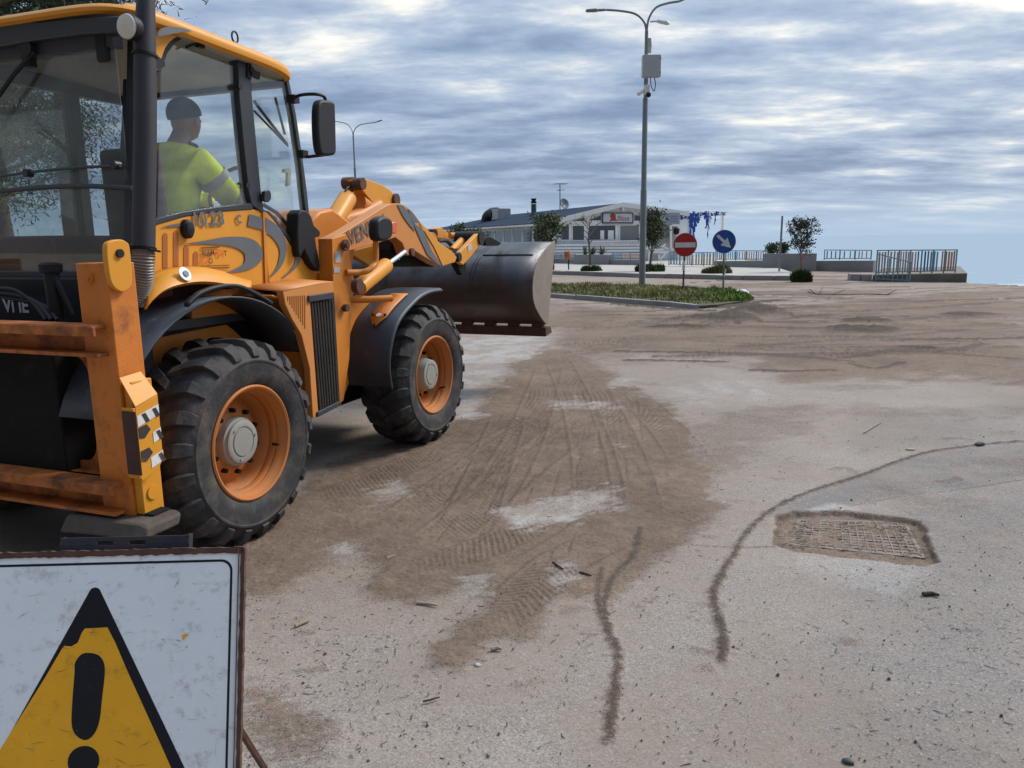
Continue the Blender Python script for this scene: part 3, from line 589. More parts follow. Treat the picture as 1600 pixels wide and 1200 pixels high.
MB().bb((-0.853, -0.03, 0.66), (-0.849, 0.055, 0.97)).build('reflector', RFB, gbo)
WSC = mat('worn_white_sticker', (0.72, 0.72, 0.70), 0.5, var=0.05, bump=0, dirt=0.62, dcol=(0.45, 0.19, 0.02), dscale=24)
BSC = mat('worn_black_sticker', (0.035, 0.03, 0.028), 0.6, var=0.1, bump=0, dirt=0.42, dcol=(0.55, 0.22, 0.02), dscale=22)
for k in range(3):
    z = 0.965-0.115*k; xa = (-0.832, -0.748, -0.775)[k]; za = z-0.020+(xa+0.832)*0.19; s_ = MB(); s_.prism([(xa, -0.0175, za), (-0.698, -0.0175, z+0.012), (-0.698, -0.0175, z-0.040), (xa, -0.0175, za-0.052)], (0, 0.0015, 0)); s_.build('sticker', WSC, gbo)
    s_ = MB()
    for j in range(2 if k == 0 else 1):
        a = -0.805+0.065*j+0.075*(k > 0); dz = (a+0.832)*0.19; s_.prism([(a, -0.0190, z-0.022+dz), (a+0.022, -0.0190, z-0.018+dz), (a+0.045, -0.0190, z-0.062+dz), (a+0.020, -0.0190, z-0.066+dz)], (0, 0.001, 0))
    s_.build('chevrons', BSC, gbo)
    if k < 2: MB().prism([(-0.831, -0.0172, z-0.078), (-0.78, -0.0172, z-0.07), (-0.76, -0.0172, z-0.10), (-0.80, -0.0172, z-0.135), (-0.831, -0.0172, z-0.13)], (0, 0.001, 0)).build('scrape', BSC, gbo)
c_ = Vector((-0.74, 0.033, 0.535)); MB().disc(c_, 0.034, (0, -1, 0), 0.006, 20).build('boss', YEL, sb.build and sf)
WOODP = mat('weathered_pad', (0.085, 0.066, 0.052), 0.9, var=0.35, scale=9, bump=0.4, bscale=30, dirt=0.4, dcol=(0.04, 0.03, 0.022))
ft = MB(); ft.prism([(-0.94, -0.10, 0.375), (-0.94, 0.46, 0.345), (-0.90, 0.44, 0.425), (-0.90, -0.05, 0.435), (-0.92, -0.10, 0.43)], (0.22, 0, 0)); ft.build('foot_pad', WOODP, LD, 30, 0.012)
MB().bb((-0.80, -0.02, 0.38), (-0.69, 0.25, 0.445)).build('foot_bracket', DARKM, LD, 30, 0.005)
# lower rear body behind the frame, hoses, filler
rb = MB(); rb.prism([(-0.32, 0.45, 1.25), (-0.32, 0.45, 1.565), (-0.32, 1.85, 1.565), (-0.32, 1.85, 1.25)], (-0.05, 0, 0)); rb.bb((-0.66, 0.36, 1.0), (-0.33, 1.95, 1.25)); rbo = rb.build('rear_cowl', BLK, LD, 30, 0.01)
text('Vi iE', 'lettering', mat('lettering_white', (0.55, 0.55, 0.58), 0.5, bump=0, dirt=0.2, dcol=(0.05, 0.05, 0.05)), rbo, P(6, 487, u=-0.372), (0, -1, 0), (0, 0, 1), 0.12, -0.0 or 0.001, sx=0.95, bold=0.003)
hs = MB(); random.seed(3)
for k in range(3):
    a = P(-20+k*6, 452+k*5, u=-0.46); b = P(20+k*8, 452+k*9, u=-0.52); b2 = P(52+k*9, 474+k*2, u=-0.55); c = P(72+k*9, 500, u=-0.60)
    hs.tube(catmull([a, b, b2, c], 6), 0.010+0.003*(k % 2), 8)
hs.build('hoses', BLK, LD)
fc = MB(); p0 = P(88, 492, u=-0.55); fc.lathe([(0.035, -0.02), (0.038, 0.22), (0.055, 0.225), (0.058, 0.265), (0.04, 0.275), (0.001, 0.275)], 20, p0, 'z'); fc.tube([p0+Vector((0.02, -0.09, 0)), p0+Vector((0.0, -0.06, 0.13)), p0+Vector((0, -0.02, 0.2))], 0.018, 8); fc.build('filler_cap', BLK, LD)
# ---- cab
def strip(name, rows, m, parent=LD, smooth=50, thick=0.0):
    n = len(rows[0]); vs = [q for r in rows for q in r]; b = MB().add(vs, [(i*n+j, i*n+j+1, (i+1)*n+j+1, (i+1)*n+j) for i in range(len(rows)-1) for j in range(n-1)])
    o = b.build(name, m, parent, smooth)
    if thick: s_ = o.modifiers.new('solid', 'SOLIDIFY'); s_.thickness = thick; s_.offset = 0
    return o
VC = 0.40
body = slab('side_panel', curve_px([(234,352),(262,345),(295,337),(330,331),(365,328),(398,327)], 3)+[(409,329),(413,345),(414,400),(417,446),(389,448),(345,436),(300,425),(262,430),(232,458)], VC, 0.05, YEL, bevel=0.006)
fpanel = slab('front_panel', [(413,329)]+curve_px([(417,332),(428,344),(444,367),(458,388),(472,404)], 3)+curve_px([(476,405),(484,418),(494,425),(502,427)], 3)+[(502,444),(482,441),(421,446),(416,400)], VC-0.005, 0.05, YEL, bevel=0.006)
slab('panel_gap', [(411,331),(414.5,331),(419,446),(415,446)], VC-0.012, 0.01, ORA)
# cooling slots pressed into the side panel
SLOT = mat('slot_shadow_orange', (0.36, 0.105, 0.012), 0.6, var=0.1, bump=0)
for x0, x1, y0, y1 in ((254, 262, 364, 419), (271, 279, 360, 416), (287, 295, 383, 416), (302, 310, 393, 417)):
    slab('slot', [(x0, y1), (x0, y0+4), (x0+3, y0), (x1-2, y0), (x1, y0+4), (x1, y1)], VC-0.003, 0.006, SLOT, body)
cc = P(289, 358, v=VC); fl_ = MB().lathe([(0.040, 0.0), (0.040, -0.03), (0.028, -0.045), (0.001, -0.05)], 20, cc+Vector((0, 0.0, 0)), 'y').build('fuel_cap', BLK, body)
for v in fl_.data.vertices: v.co.z = cc.z+(v.co.z-cc.z)*1.35
# sweeping decals
def dec(name, pts, v=VC-0.008, parent=body, m=GREY, n=4): return slab(name, curve_px(pts, n, True) if n else pts, v, 0.002, m, parent)
dec('decal', [(290,381),(320,376),(352,370.5),(382,370.5),(400,377),(409,389),(410,403),(402,414),(385,422),(360,426),(352,426.5),(366,421),(380,413),(383,403),(380,394),(366,386),(345,382.5),(318,381)])
dec('decal', [(252,355),(270,350.5),(281,349),(282,353.5),(268,354.5)], n=0)
dec('decal', [(390,334.5),(410,340),(410,359),(387,353)], n=0)
dec('decal', [(414,341),(420,343),(434,353),(444,368),(448,385),(445,405),(437,420),(426,431),(423,431),(431,420),(436,406),(437,390),(430,376),(421,367),(415,363)], v=VC-0.012, parent=fpanel, n=4)
dec('decal', [(464,397),(470,402.5),(466,415),(458,423),(445,433),(440,434),(452,424),(460,412)], v=VC-0.012, parent=fpanel, n=0)
rgt = (P(383, 349, v=VC)-P(302, 353.5, v=VC)).normalized()
text('10.23', 'lettering', GREY, body, P(300, 353.5, v=VC-0.010), rgt, (0, 0, 1), 0.112, 0.001, 0.0, 1.12, bold=0.003)
text('c', 'lettering', GREY, body, P(370, 349, v=VC-0.010), rgt, (0, 0, 1), 0.110, 0.001, 0.0, 1.0, bold=0.0018)
DRED = mat('ink_dark', (0.10, 0.035, 0.01), 0.6, bump=0); 
text('RIAM', 'lettering', DRED, body, P(316, 400.5, v=VC-0.010), rgt, (0, 0, 1), 0.045, 0.001, bold=0.001)
text('O', 'lettering', REDP, body, P(339.5, 400, v=VC-0.010), rgt, (0, 0, 1), 0.052, 0.001, bold=0.002)
text('T', 'lettering', DRED, body, P(350, 400, v=VC-0.010), rgt, (0, 0, 1), 0.045, 0.001, bold=0.001)
text('C', 'lettering', REDP, body, P(315.5, 412.5, v=VC-0.010), rgt, (0, 0, 1), 0.048, 0.001, bold=0.002)
text('O', 'lettering', DRED, body, P(326, 412, v=VC-0.010), rgt, (0, 0, 1), 0.045, 0.001, bold=0.001)
for y0, y1, x0, x1 in ((388.5, 386.5, 314, 343), (416.5, 415.3, 316, 359), (420.3, 418.8, 319, 359)):
    slab('fine_print', [(x0, y0), (x1, y0-1.5), (x1, y1-1.5), (x0, y1)], VC-0.009, 0.001, DRED, body)
# rear wheel arch
lo = catmull([P(x, y, v=0.20) for x, y in ((229,480),(240,466),(258,452),(280,444),(310,439.5),(340,441),(370,447),(392,449))], 4)
hi = catmull([P(x, y, v=VC-0.004) for x, y in ((222,440),(236,430),(256,422),(282,418),(310,418),(336,426),(360,438),(380,446))], 4)
m1 = [a*0.45+b*0.55+Vector((0, -0.035, 0.030)) for a, b in zip(lo, hi)]; m2 = [a*0.82+b*0.18+Vector((0, -0.015, 0.018)) for a, b in zip(lo, hi)]; m0 = [a*0.15+b*0.85+Vector((0, -0.012, 0.004)) for a, b in zip(lo, hi)]
strip('wheel_arch', [hi, m0, m1, m2, lo, [q+Vector((0, 0.015, -0.012)) for q in lo]], YEL, thick=0.012)
c0 = P(281, 428, v=0.24); MB().disc(c0+Vector((0, -0.035, 0)), 0.040, (0, -1, 0.45), 0.003, 20).build('round_sticker', WHT, body)
MB().disc(c0+Vector((0.002, -0.041, 0.002)), 0.018, (0, -1, 0.45), 0.003, 12).build('round_sticker_mark', mat('mark_blue', (0.05, 0.12, 0.2), 0.5, bump=0), body)
# black inner fender over the rear wheel and its strap
inr = []
for vv in (0.52, 0.30, 0.12):
    inr.append([Vector((0.0+0.86*math.cos(q)*1.0, vv, 0.62+0.82*math.sin(q))) for q in [math.radians(a) for a in range(28, 166, 6)]])
strip('inner_fender', inr, GUARD, thick=0.012)
strip('inner_fender_side', [[Vector((q.x, 0.50, q.z)) for q in inr[0]], [Vector((q.x*0.55, 0.52, 0.62+(q.z-0.62)*0.55)) for q in inr[0]]], BLK, thick=0.01)
st = catmull([P(x, y, v=0.06) for x, y in ((291,473),(312,455),(345,444.5),(372,444.5),(398,456),(423,471))], 5)
strip('fender_strap', [st, [q+Vector((0, 0.0, -0.022)) for q in st]], BLK, thick=0.03)
# rubber seals, pillars, panes
def band(name, pts, v, t, wpx, m, parent=LD, n=4):
    c = curve_px(pts, n); 
    ps = pv(c, v); o = MB().tube(ps, wpx, 6).build(name, m, parent)
    return o
cabf = MB()
def pil(a, b, v0, t=0.07): cabf.prism(pv(a+b[::-1], v0), (0, t, 0))
pil([(371,76),(374,150),(381,225),(389,300),(394,320)], [(388,81),(394,150),(401,225),(408,300),(413,334)], VC-0.01)
pil([(446,118),(458,180),(470,260),(474,300),(480,350)], [(451,121),(463,180),(475,262),(480,300),(485,350)], VC, 0.05)
pil([(213,20),(209,200),(205,380)], [(246,18),(246,200),(241,352)], VC+0.02, 0.06)
cabf.prism(pv([(243,352),(243,342),(285,331),(340,323),(395,317),(396,327),(340,331),(290,338)], VC-0.006), (0, 0.05, 0))
cabf.prism(pv([(246,112),(254,80),(268,62),(290,50),(330,60),(372,76),(372,84),(330,68),(292,57),(274,67),(261,84),(252,112)], VC), (0, 0.04, 0))
cabf.prism(pv([(388,82),(450,118),(450,127),(388,91)], VC), (0, 0.04, 0))
cabf.prism(pv([(409,331),(417,333),(444,366),(472,404),(478,398),(482,352),(476,352),(470,392),(447,362),(421,330),(410,327)], VC-0.004), (0, 0.04, 0))
# far side and front/rear frames
for (u0, u1) in ((-0.30, -0.22), (0.60, 0.68), (1.10, 1.16)): cabf.bb((u0, 1.84, 1.56), (u1, 1.90, 2.84))
cabf.bb((-0.30, 1.84, 1.0), (1.16, 1.90, 1.72)); cabf.bb((-0.30, 1.84, 2.76), (1.16, 1.90, 2.86))
cabf.bb((1.10, 0.44, 1.0), (1.16, 1.84, 1.66)); cabf.bb((1.05, 0.44, 2.78), (1.12, 1.84, 2.85)); cabf.bb((-0.32, 0.44, 2.74), (-0.25, 1.84, 2.87))
cabf.bb((-0.32, 0.44, 1.555), (-0.26, 1.84, 1.60)); cabf.bb((-0.30, 0.45, 1.25), (1.12, 1.84, 1.31))
cabfo = cabf.build('cab_frame', CAB, LD, 30, 0.004)
door = slab('door_glass', [(252,112),(261,84),(274,67),(292,57),(372,83),(374,150),(381,225),(389,300),(393,317),(340,324),(285,332),(246,342)], VC+0.012, 0.006, GLASS)
slab('quarter_glass', [(391,92),(447,124),(458,180),(470,260),(475,300),(478,352),(471,395),(447,362),(421,330),(411,327),(402,225),(394,150)], VC+0.012, 0.006, GLASS)
slab('door_handle', [(414,299),(421,297),(424,302),(424,311),(420,316),(413,314)], VC-0.045, 0.03, CAB, cabfo, 0.004)
hn = MB()
for x, y in ((390.5, 110), (372, 135), (246, 95), (384, 290)): hn.disc(P(x, y, v=VC-0.01), 0.020, (0, -1, 0), 0.02, 10)
hn.prism(pv([(387,98),(393,100),(393,124),(387,120)], VC-0.02), (0, 0.02, 0)); hn.prism(pv([(394,108),(407,113),(406,124),(394,118)], VC-0.03), (0, 0.02, 0))
hn.each('hinge', BLK, cabfo)
wl = MB(); wl.tube(pv([(291,74),(300,70),(318,66),(338,68)], VC-0.02), 0.008, 6); wl.box(P(312, 69, v=VC-0.02), (0.05, 0.03, 0.04)); wl.build('door_latch', BLK, cabfo)
rg = MB().prism([(-0.29, 0.45, 1.60), (-0.29, 1.84, 1.60), (-0.29, 1.84, 2.80), (-0.29, 0.45, 2.80)], (-0.006, 0, 0)); rgo = rg.build('rear_window', GLASSR, LD, 0)
MB().prism([(1.13, 0.45, 1.66), (1.13, 1.84, 1.66), (1.09, 1.84, 2.78), (1.09, 0.45, 2.78)], (0.006, 0, 0)).build('windscreen', GLASS, LD, 0)
MB().prism([(-0.22, 1.88, 1.72), (0.60, 1.88, 1.72), (0.60, 1.88, 2.76), (-0.22, 1.88, 2.76)], (0, 0.005, 0)).build('door_glass', GLASS, LD, 0)
bars = MB(); bars.tube(catmull([P(-30, 302, u=-0.36), P(40, 295, u=-0.36), P(120, 290.5, u=-0.36), P(207, 294, u=-0.36)], 6), 0.013, 8); bars.tube(catmull([P(-30, 280, u=-0.35), P(48, 269, u=-0.35), P(120, 262, u=-0.35), P(188, 259, u=-0.35)], 6), 0.008, 8)
for x, y in ((49, 271), (186, 258)): bars.disc(P(x, y, u=-0.33), 0.022, (-1, 0, 0), 0.04, 12)
bars.build('grab_rail', CAB, rgo)
wp = MB(); wp.tube([P(53, 80, u=-0.34), P(20, 118, u=-0.36), P(-30, 190, u=-0.36)], 0.012, 6); wp.disc(P(52, 78, u=-0.31), 0.045, (-1, 0, 0), 0.05, 16); wp.box(P(46, 96, u=-0.31), (0.04, 0.06, 0.06)); wp.build('wiper', BLK, rgo)
hd = MB(); hd.prism(pu([(-80,30),(60,34),(130,27),(214,24),(214,50),(130,53),(60,62),(-80,85)], -0.37), (0.07, 0, 0)); hdo = hd.build('rear_header', CAB, LD, 30, 0.006)
MB().box(P(160, 70, u=-0.31), (0.03, 0.085, 0.17)).build('latch_housing', BLK, rgo, 30, 0.02, seg=3)
cL = P(201, 42, u=-0.44); wk = MB().lathe([(0.001, 0.05), (0.055, 0.04), (0.064, 0.0), (0.062, -0.012)], 24, cL, 'x').build('work_light', BLK, LD)
LENS = mat('lamp_lens', (0.62, 0.57, 0.50), 0.3, var=0.1, bump=0.4, bscale=90)
MB().lathe([(0.060, -0.010), (0.055, -0.020), (0.03, -0.027), (0.001, -0.029)], 24, cL, 'x').build('lens', LENS, wk)
# roof
def roof():
    rows = []; u0, u1, v0, v1 = -0.40, 1.14, 0.30, 1.98
    for ins, dz, k in ((0.03, -0.092, 0), (0.0, -0.080, 0), (-0.006, -0.055, 0), (0.008, -0.022, 0), (0.06, 0.0, 1), (0.16, 0.015, 1), (0.40, 0.03, 1), (0.70, 0.035, 1)):
        a, b = (u1-u0)/2-ins, (v1-v0)/2-ins*0.95; row = []
        for j in range(72):
            q = 2*math.pi*j/72; c, s_ = math.cos(q), math.sin(q); e = 0.28
            x = abs(c)**e*math.copysign(1, c)*max(a, 0.05); y = abs(s_)**e*math.copysign(1, s_)*max(b, 0.05)
            uu = (u0+u1)/2+x; vv = (v0+v1)/2+y
            z = 2.962-0.040*(uu+0.2)-0.02*max(0, uu-0.8)*3+dz*(1 if uu > -0.25 else 0.6)-(0.02 if uu < -0.25 else 0)
            row.append(Vector((uu, vv, z)))
        rows.append(row+[row[0]])
    n = len(rows[0]); vs = [q for r in rows for q in r]; fs = [(i*n+j, i*n+j+1, (i+1)*n+j+1, (i+1)*n+j) for i in range(len(rows)-1) for j in range(n-1)]
    fs.append(tuple((len(rows)-1)*n+j for j in range(n-1)))
    o = MB().add(vs, fs).build('roof', YEL, LD, 50)
    inner = MB().prism([(q.x, q.y, q.z+0.012) for q in rows[0][:-1]], (0, 0, 0.01)).build('roof_lining', LIN, o, 0)
    return o
ro = roof()
slab('roof_corner', curve_px([(240,28),(262,38),(282,48),(288,52),(272,60),(258,76),(247,108),(242,112)], 2)+[(240,112)], VC-0.05, 0.06, YEL, ro, 0.004)
slab('decal', curve_px([(246,54),(250,46),(262,42),(282,43),(300,49),(284,50),(264,54),(249,57)], 3), 0.288, 0.002, GREY, ro)
ey = MB(); cE = P(367, 58, v=0.45); ey.tube([cE+Vector((0.028*math.cos(a*0.524), 0, 0.034*math.sin(a*0.524))) for a in range(13)], 0.006, 6); ey.build('lifting_eye', BLK, ro)
# exhaust
ex = MB(); ex.tube([P(229, -26, v=0.20), P(228, 0, v=0.20), P(226, 60, v=0.20), P(227, 200, v=0.20), P(224, 392, v=0.20)], [0.040, 0.042, 0.052, 0.054, 0.056], 24); exo = ex.build('exhaust_pipe', EXH, LD)
ex2 = MB(); pth = catmull([P(224, 388, v=0.20), P(224, 410, v=0.20), P(222, 432, v=0.22), P(217, 452, v=0.26), P(208, 472, v=0.30)], 12); ex2.tube(pth, [0.050+0.006*(i % 2)+0.001 for i in range(len(pth))], 24); ex2.build('bellows', FLEX, exo, 20)
MB().tube([P(224, 386, v=0.20), P(224, 391, v=0.20)], 0.062, 24).tube([P(233, 389, v=0.13), P(250, 393, v=0.14)], 0.006, 6).build('clamp', DARKM, exo)
MB().tube([P(226, 84, v=0.20), P(226, 88, v=0.20)], 0.060, 24).prism(pv([(240,80),(258,98),(258,104),(246,108),(240,106)], 0.26), (0, 0.04, 0)).build('bracket', BLK, exo)
# mirror
mi = MB(); mc = P(512, 200, v=0.12); 
ml = [P(x, y, v=0.12) for x, y in curve_px([(500,158),(512,156),(523,160),(525,175),(526,215),(526,238),(520,243),(506,243),(501,236),(498,215),(497,180)], 3, True)]
mi.prism(ml, (0, 0.06, 0)); mio = mi.build('wing_mirror', BLK, LD, 40, 0.018, seg=3)
br = MB(); br.tube(catmull([P(452, 157, v=0.38), P(468, 149, v=0.30), P(490, 147, v=0.18), P(505, 150, v=0.15), P(509, 158, v=0.15)], 5), 0.011, 8); br.tube([P(467, 243, v=0.38), P(482, 245, v=0.30), P(506, 242, v=0.15)], 0.011, 8)
br.box(P(458, 155, v=0.36), (0.06, 0.06, 0.05)); br.box(P(473, 241, v=0.34), (0.06, 0.05, 0.05)); br.build('mirror_arm', BLK, mio)
# cab inside
inn = MB(); inn.bb((0.05, 0.60, 1.32), (0.56, 1.06, 1.62)); inn.bb((0.08, 0.62, 1.60), (0.62, 1.04, 1.74)); inn.prism([(0.06, 0.60, 1.76), (0.14, 0.60, 1.80), (0.12, 0.60, 2.30), (0.05, 0.60, 2.30)], (0, 0.44, 0)); inn.build('seat', SEAT, LD, 40, 0.04, seg=3)
con = MB(); con.bb((-0.22, 1.15, 1.32), (0.9, 1.82, 1.80)); con.bb((-0.25, 0.50, 1.32), (0.0, 1.80, 1.64)); con.prism([(0.98, 0.55, 1.32), (0.98, 0.55, 1.80), (0.86, 0.55, 2.0), (1.08, 0.55, 1.92), (1.08, 0.55, 1.32)], (0, 0.8, 0)); con.build('console', mat('brick_reflection_brown', (0.26, 0.075, 0.040), 0.7, var=0.25, bump=0.1), LD, 30, 0.02)  # seat and console brown stands in for a brick house reflected in glass
sw = MB(); cS = Vector((0.93, 0.80, 2.10)); a1 = Vector((0, 1, 0)); a2 = Vector((0.5, 0, 0.87)).normalized()
sw.tube([cS+(a1*math.cos(k*math.pi/12)+a2*math.sin(k*math.pi/12))*0.19 for k in range(25)], 0.014, 8, cap=False); sw.tube([cS, cS+Vector((0.14, 0, -0.16))], 0.03, 8)
for k in range(3): q = k*2.09; sw.tube([cS, cS+(a1*math.cos(q)+a2*math.sin(q))*0.19], 0.011, 6)
sw.build('steering_wheel', BLK, LD)
wb = MB(); wb.tube([P(397, 158, v=0.8), P(448, 225, v=0.8)], 0.012, 6); wb.tube([P(397, 173, v=0.8), P(450, 228, v=0.8)], 0.008, 6); wb.tube([P(430, 152, v=1.4), P(445, 210, v=1.4)], 0.012, 6); wb.tube([P(197, 125, v=0.6), P(195, 190, v=0.6), P(191, 250, v=0.6)], 0.015, 6); wb.tube([P(412, 320, v=0.5), P(432, 332, v=0.5), P(468, 372, v=0.5)], 0.014, 6)
wb.each('inner_rail', CAB, LD)
hk = MB(); hk.prism(pv([(444,264),(453,262),(455,268),(453,290),(449,291),(450,270),(444,269)], 0.5), (0, 0.02, 0)); hk.build('coat_hook', LIN, LD)
# black gear in front of the cab
bk = slab('front_hose_bundle', curve_px([(466,334),(478,329),(487,338),(491,352),(500,360),(500,370),(493,372),(498,400),(500,424),(486,412),(476,390),(471,402),(466,392)], 2, True), 0.34, 0.10, BLK, bevel=0.01)
slab('engine_cover', [(486,345),(500,330),(520,326),(545,345),(560,360),(548,440),(497,446)], 0.62, 1.0, ORA, bevel=0.02)
# front frame, tower, grille
slab('tower', [(519,373),(541,366),(546,384),(546,400),(556,452),(549,468),(546,560),(537,626),(531,630),(521,456)], 0.25, 0.12, ORA, bevel=0.004)
slab('tower', [(519,373),(541,366),(546,384),(546,400),(556,452),(549,468),(546,560),(537,626),(531,630),(521,456)], 1.85, 0.12, ORA, bevel=0.004)
slab('front_frame', [(540,470),(572,462),(580,470),(572,492),(558,540),(545,600),(532,634),(528,560)], 0.36, 0.10, ORA, bevel=0.006)
pn = slab('radiator_panel', [(442,455),(470,449),(500,443),(521,441),(522,457),(484,462),(498,650),(489,654),(484,575),(471,523),(456,498),(446,476)], 0.10, 0.05, PALE, bevel=0.004)
arc = curve_px([(425,462),(444,470),(456,497),(471,522),(484,574),(489,652)], 4)
strip('arch_liner', [pv(arc, 0.145), [q+Vector((0, 0.36, 0)) for q in pv(arc, 0.145)]], ORA, thick=0.01)
strip('panel_top', [pv([(442,455),(470,449),(500,443),(521,441)], 0.10), [q+Vector((0, 0.33, 0.02)) for q in pv([(442,455),(470,449),(500,443),(521,441)], 0.10)]], PALE, thick=0.01)
MB().prism(pv([(484,462),(522,457),(531,632),(498,646)], 0.115), (0, 0.05, 0)).build('grille', BLK, LD, 30)
gr = MB()
for k in range(8):
    t = (k+0.5)/8; a = (485+t*36, 474-t*5); b = (499+t*31, 643-t*14); gr.tube(pv([a, b], 0.104), 0.0085, 6)
gr.each('grille_bar', mat('grille_dusty', (0.075, 0.06, 0.048), 0.7, var=0.3, bump=0.1), LD)
gs = MB(); gs.prism(pv([(483,462),(522,456.5),(522.5,466),(483.5,472)], 0.085), (0, 0.04, 0)); gs.prism(pv([(497,644),(531,627),(530,635),(497,652)], 0.085), (0, 0.05, 0)); gs.each('grille_trim', GUARD, LD, 30, 0.003)
vt = MB()
for k in range(9):
    x = 449.5+k*3.3; y0 = 463-k*0.2; y1 = 470+k*5.4
    vt.prism(pv([(x, y0), (x+1.3, y0), (x+1.5, y1), (x+0.3, y1)], 0.097), (0, 0.004, 0))
vt.build('vents', SLOT, pn)
lb = MB(); lb.prism(pv([(524,393),(532,392),(533,410),(524,411)], 0.246), (0, 0.003, 0)); lb.prism(pv([(522,418),(531,417.5),(531,426),(522,426.5)], 0.246), (0, 0.003, 0)); lb.each('label_plate', mat('label_silver', (0.38, 0.39, 0.41), 0.5, bump=0), LD)
# front mudguard
gp = catmull([Vector((u, 0, w_)) for u, w_ in ((1.575, 0.635), (1.555, 0.86), (1.70, 1.12), (2.01, 1.275), (2.25, 1.33), (2.50, 1.335))], 6)
strip('front_mudguard', [[q+Vector((0, vv, dz)) for q in gp] for vv, dz in ((0.45, -0.02), (0.42, 0.0), (0.2, 0.004), (0.0, 0.0), (-0.022, -0.02))], GUARD, thick=0.012)
mb = MB(); mb.tube([P(546, 468, v=0.28), P(575, 468, v=0.16), P(612, 466, v=0.05)], 0.026, 12); mb.build('guard_bar', ORA, LD)
gi = [q for q in gp if 1.66 < q.x < 2.12]
nrm = Vector((-0.012, 0, 0.012)); rows = []
bp_ = [gi[0]+(gi[1]-gi[0])*0]+gi[1:]
bo = MB(); hw = [0.012, 0.045]+[0.075]*(len(gi)-2)
vs = []; 
for q, h in zip(gi, hw): vs += [q+nrm*1.6+Vector((0, 0.16-h, 0)), q+nrm*1.6+Vector((0, 0.16+h, 0))]
bo.add(vs, [(2*i, 2*i+1, 2*i+3, 2*i+2) for i in range(len(gi)-1)]); bro = bo.build('guard_bracket', ORA, LD, 50); s_ = bro.modifiers.new('solid', 'SOLIDIFY'); s_.thickness = 0.006
q = gi[2]; dd = (gi[3]-gi[1]).normalized(); nn = Vector((-dd.z, 0, dd.x)); MB().disc(q+nn*0.03+Vector((0, 0.16, 0)), 0.022, nn, 0.003, 16).build('round_sticker', WHT, bro)
bt = MB()
for v_, i_ in ((0.105, 2), (0.215, 2), (0.16, 0)): bt.disc(gi[i_]+nn*0.025+Vector((0, v_, 0)), 0.011, nn, 0.012, 6)
bt.each('bolt', DARKM, bro)
# ---- loader arms
arm_px = curve_px([(519,372),(541,360),(567,344),(592,328),(606,320),(617,318),(631,320),(645,331),(657,347),(668,358),(683,375),(698,387),(706,392)], 3)+[(714,402),(711,410),(700,414)]+[(691,416),(680,411.5),(664,402),(647,391),(642,399),(635,398),(629,380),(618,371),(596,378),(584,382),(560,388),(545,392),(530,384),(519,380)]
for k, v0 in enumerate((0.34, 1.86)):
    am = slab('loader_arm', arm_px, 0.34, 0.10, PALE, bevel=0.005) if k == 0 else None
    if k == 0: arm = am
    else:
        c = arm.copy(); COL.objects.link(c); c.parent = LD; c.location = (0, 1.52, 0)
AV = 0.332
dec('decal', [(621,319.5),(630,321),(641,336),(646,350),(649,362),(640,352),(630,338)], AV, arm, n=0)
dec('decal', [(637,325.5),(643,330),(655,346),(664,366),(675,392),(690,414.5),(684,413),(668,398),(655,370),(645,346)], AV, arm, n=0)
text('VENIERI', 'lettering', GREY, arm, P(547, 384, v=AV), (P(618, 348, v=AV)-P(549, 383, v=AV)), (0, 0, 1), 0.168, 0.001, bold=0.0025, sx=1.0)
dec('arm_highlight', [(648,349),(657,348),(668,359),(683,376),(698,388),(706,393),(713,402),(710,409),(692,415),(678,385),(664,362)], AV, arm, YEL, 0)
slab('arm_underside', [(614,372),(628,379),(642,394),(664,404),(684,414),(678,417),(650,414),(628,406),(610,392)], 0.46, 0.5, DARKM, bevel=0.005)
# rear ram bracket of the arm, pins
pn_ = MB(); pn_.disc(P(538, 383, v=0.235), 0.042, (0, -1, 0), 0.02, 16).disc(P(538, 383, v=0.215), 0.020, (0, -1, 0), 0.035, 10).disc(P(538, 481, v=0.24), 0.028, (0, -1, 0), 0.03, 12).disc(P(554, 447, v=0.16), 0.052, (0, -1, 0), 0.05, 16).disc(P(641, 394, v=0.30), 0.035, (0, -1, 0), 0.03, 12)
pn_.each('pin', PINN, LD)
def ram(name, a, b, r, c, d, rr, m=YEL):
    o = MB().tube([a, a+(b-a)*0.97, b], [r, r, r*0.92], 20).build(name, m, LD); MB().tube([c, d], rr, 12).build('piston_rod', CHROME, o); return o
ram('lift_ram', P(561, 449, v=0.22), P(604, 414, v=0.24), 0.062, P(603, 415, v=0.24), P(632, 394, v=0.26), 0.022)
ram('lift_ram', P(561, 449, v=0.22)+Vector((0, 1.75, 0)), P(604, 414, v=0.24)+Vector((0, 1.75, 0)), 0.062, P(603, 415, v=0.24)+Vector((0, 1.75, 0)), P(632, 394, v=0.26)+Vector((0, 1.75, 0)), 0.022)
ram('tilt_ram', P(505, 372, v=0.98), P(544, 308, v=1.02), 0.085, P(543, 309, v=1.02), P(558, 285, v=1.04), 0.030)
bc = slab('bell_crank', curve_px([(556,281),(566,279),(577,281)], 2)+[(600,290),(610,297),(620,308),(630,322),(642,345),(625,345),(606,322),(590,325),(575,308),(562,292)], 0.95, 0.10, YEL, bevel=0.006)
bc2 = slab('bell_crank', [(549,291),(556,283),(563,292),(578,312),(592,326),(585,335),(572,325)], 1.2, 0.08, PALE, bevel=0.006)
cb = MB(); cb.disc(P(552, 286, v=1.02), 0.055, (0, 1, 0), 0.10, 16); cb.disc(P(568, 287, v=0.90), 0.055, (0, 1, 0), 0.10, 16); cb.disc(P(621, 312, v=0.92), 0.06, (0, 1, 0), 0.05, 16); cb.each('crank_pin', PINN, LD)
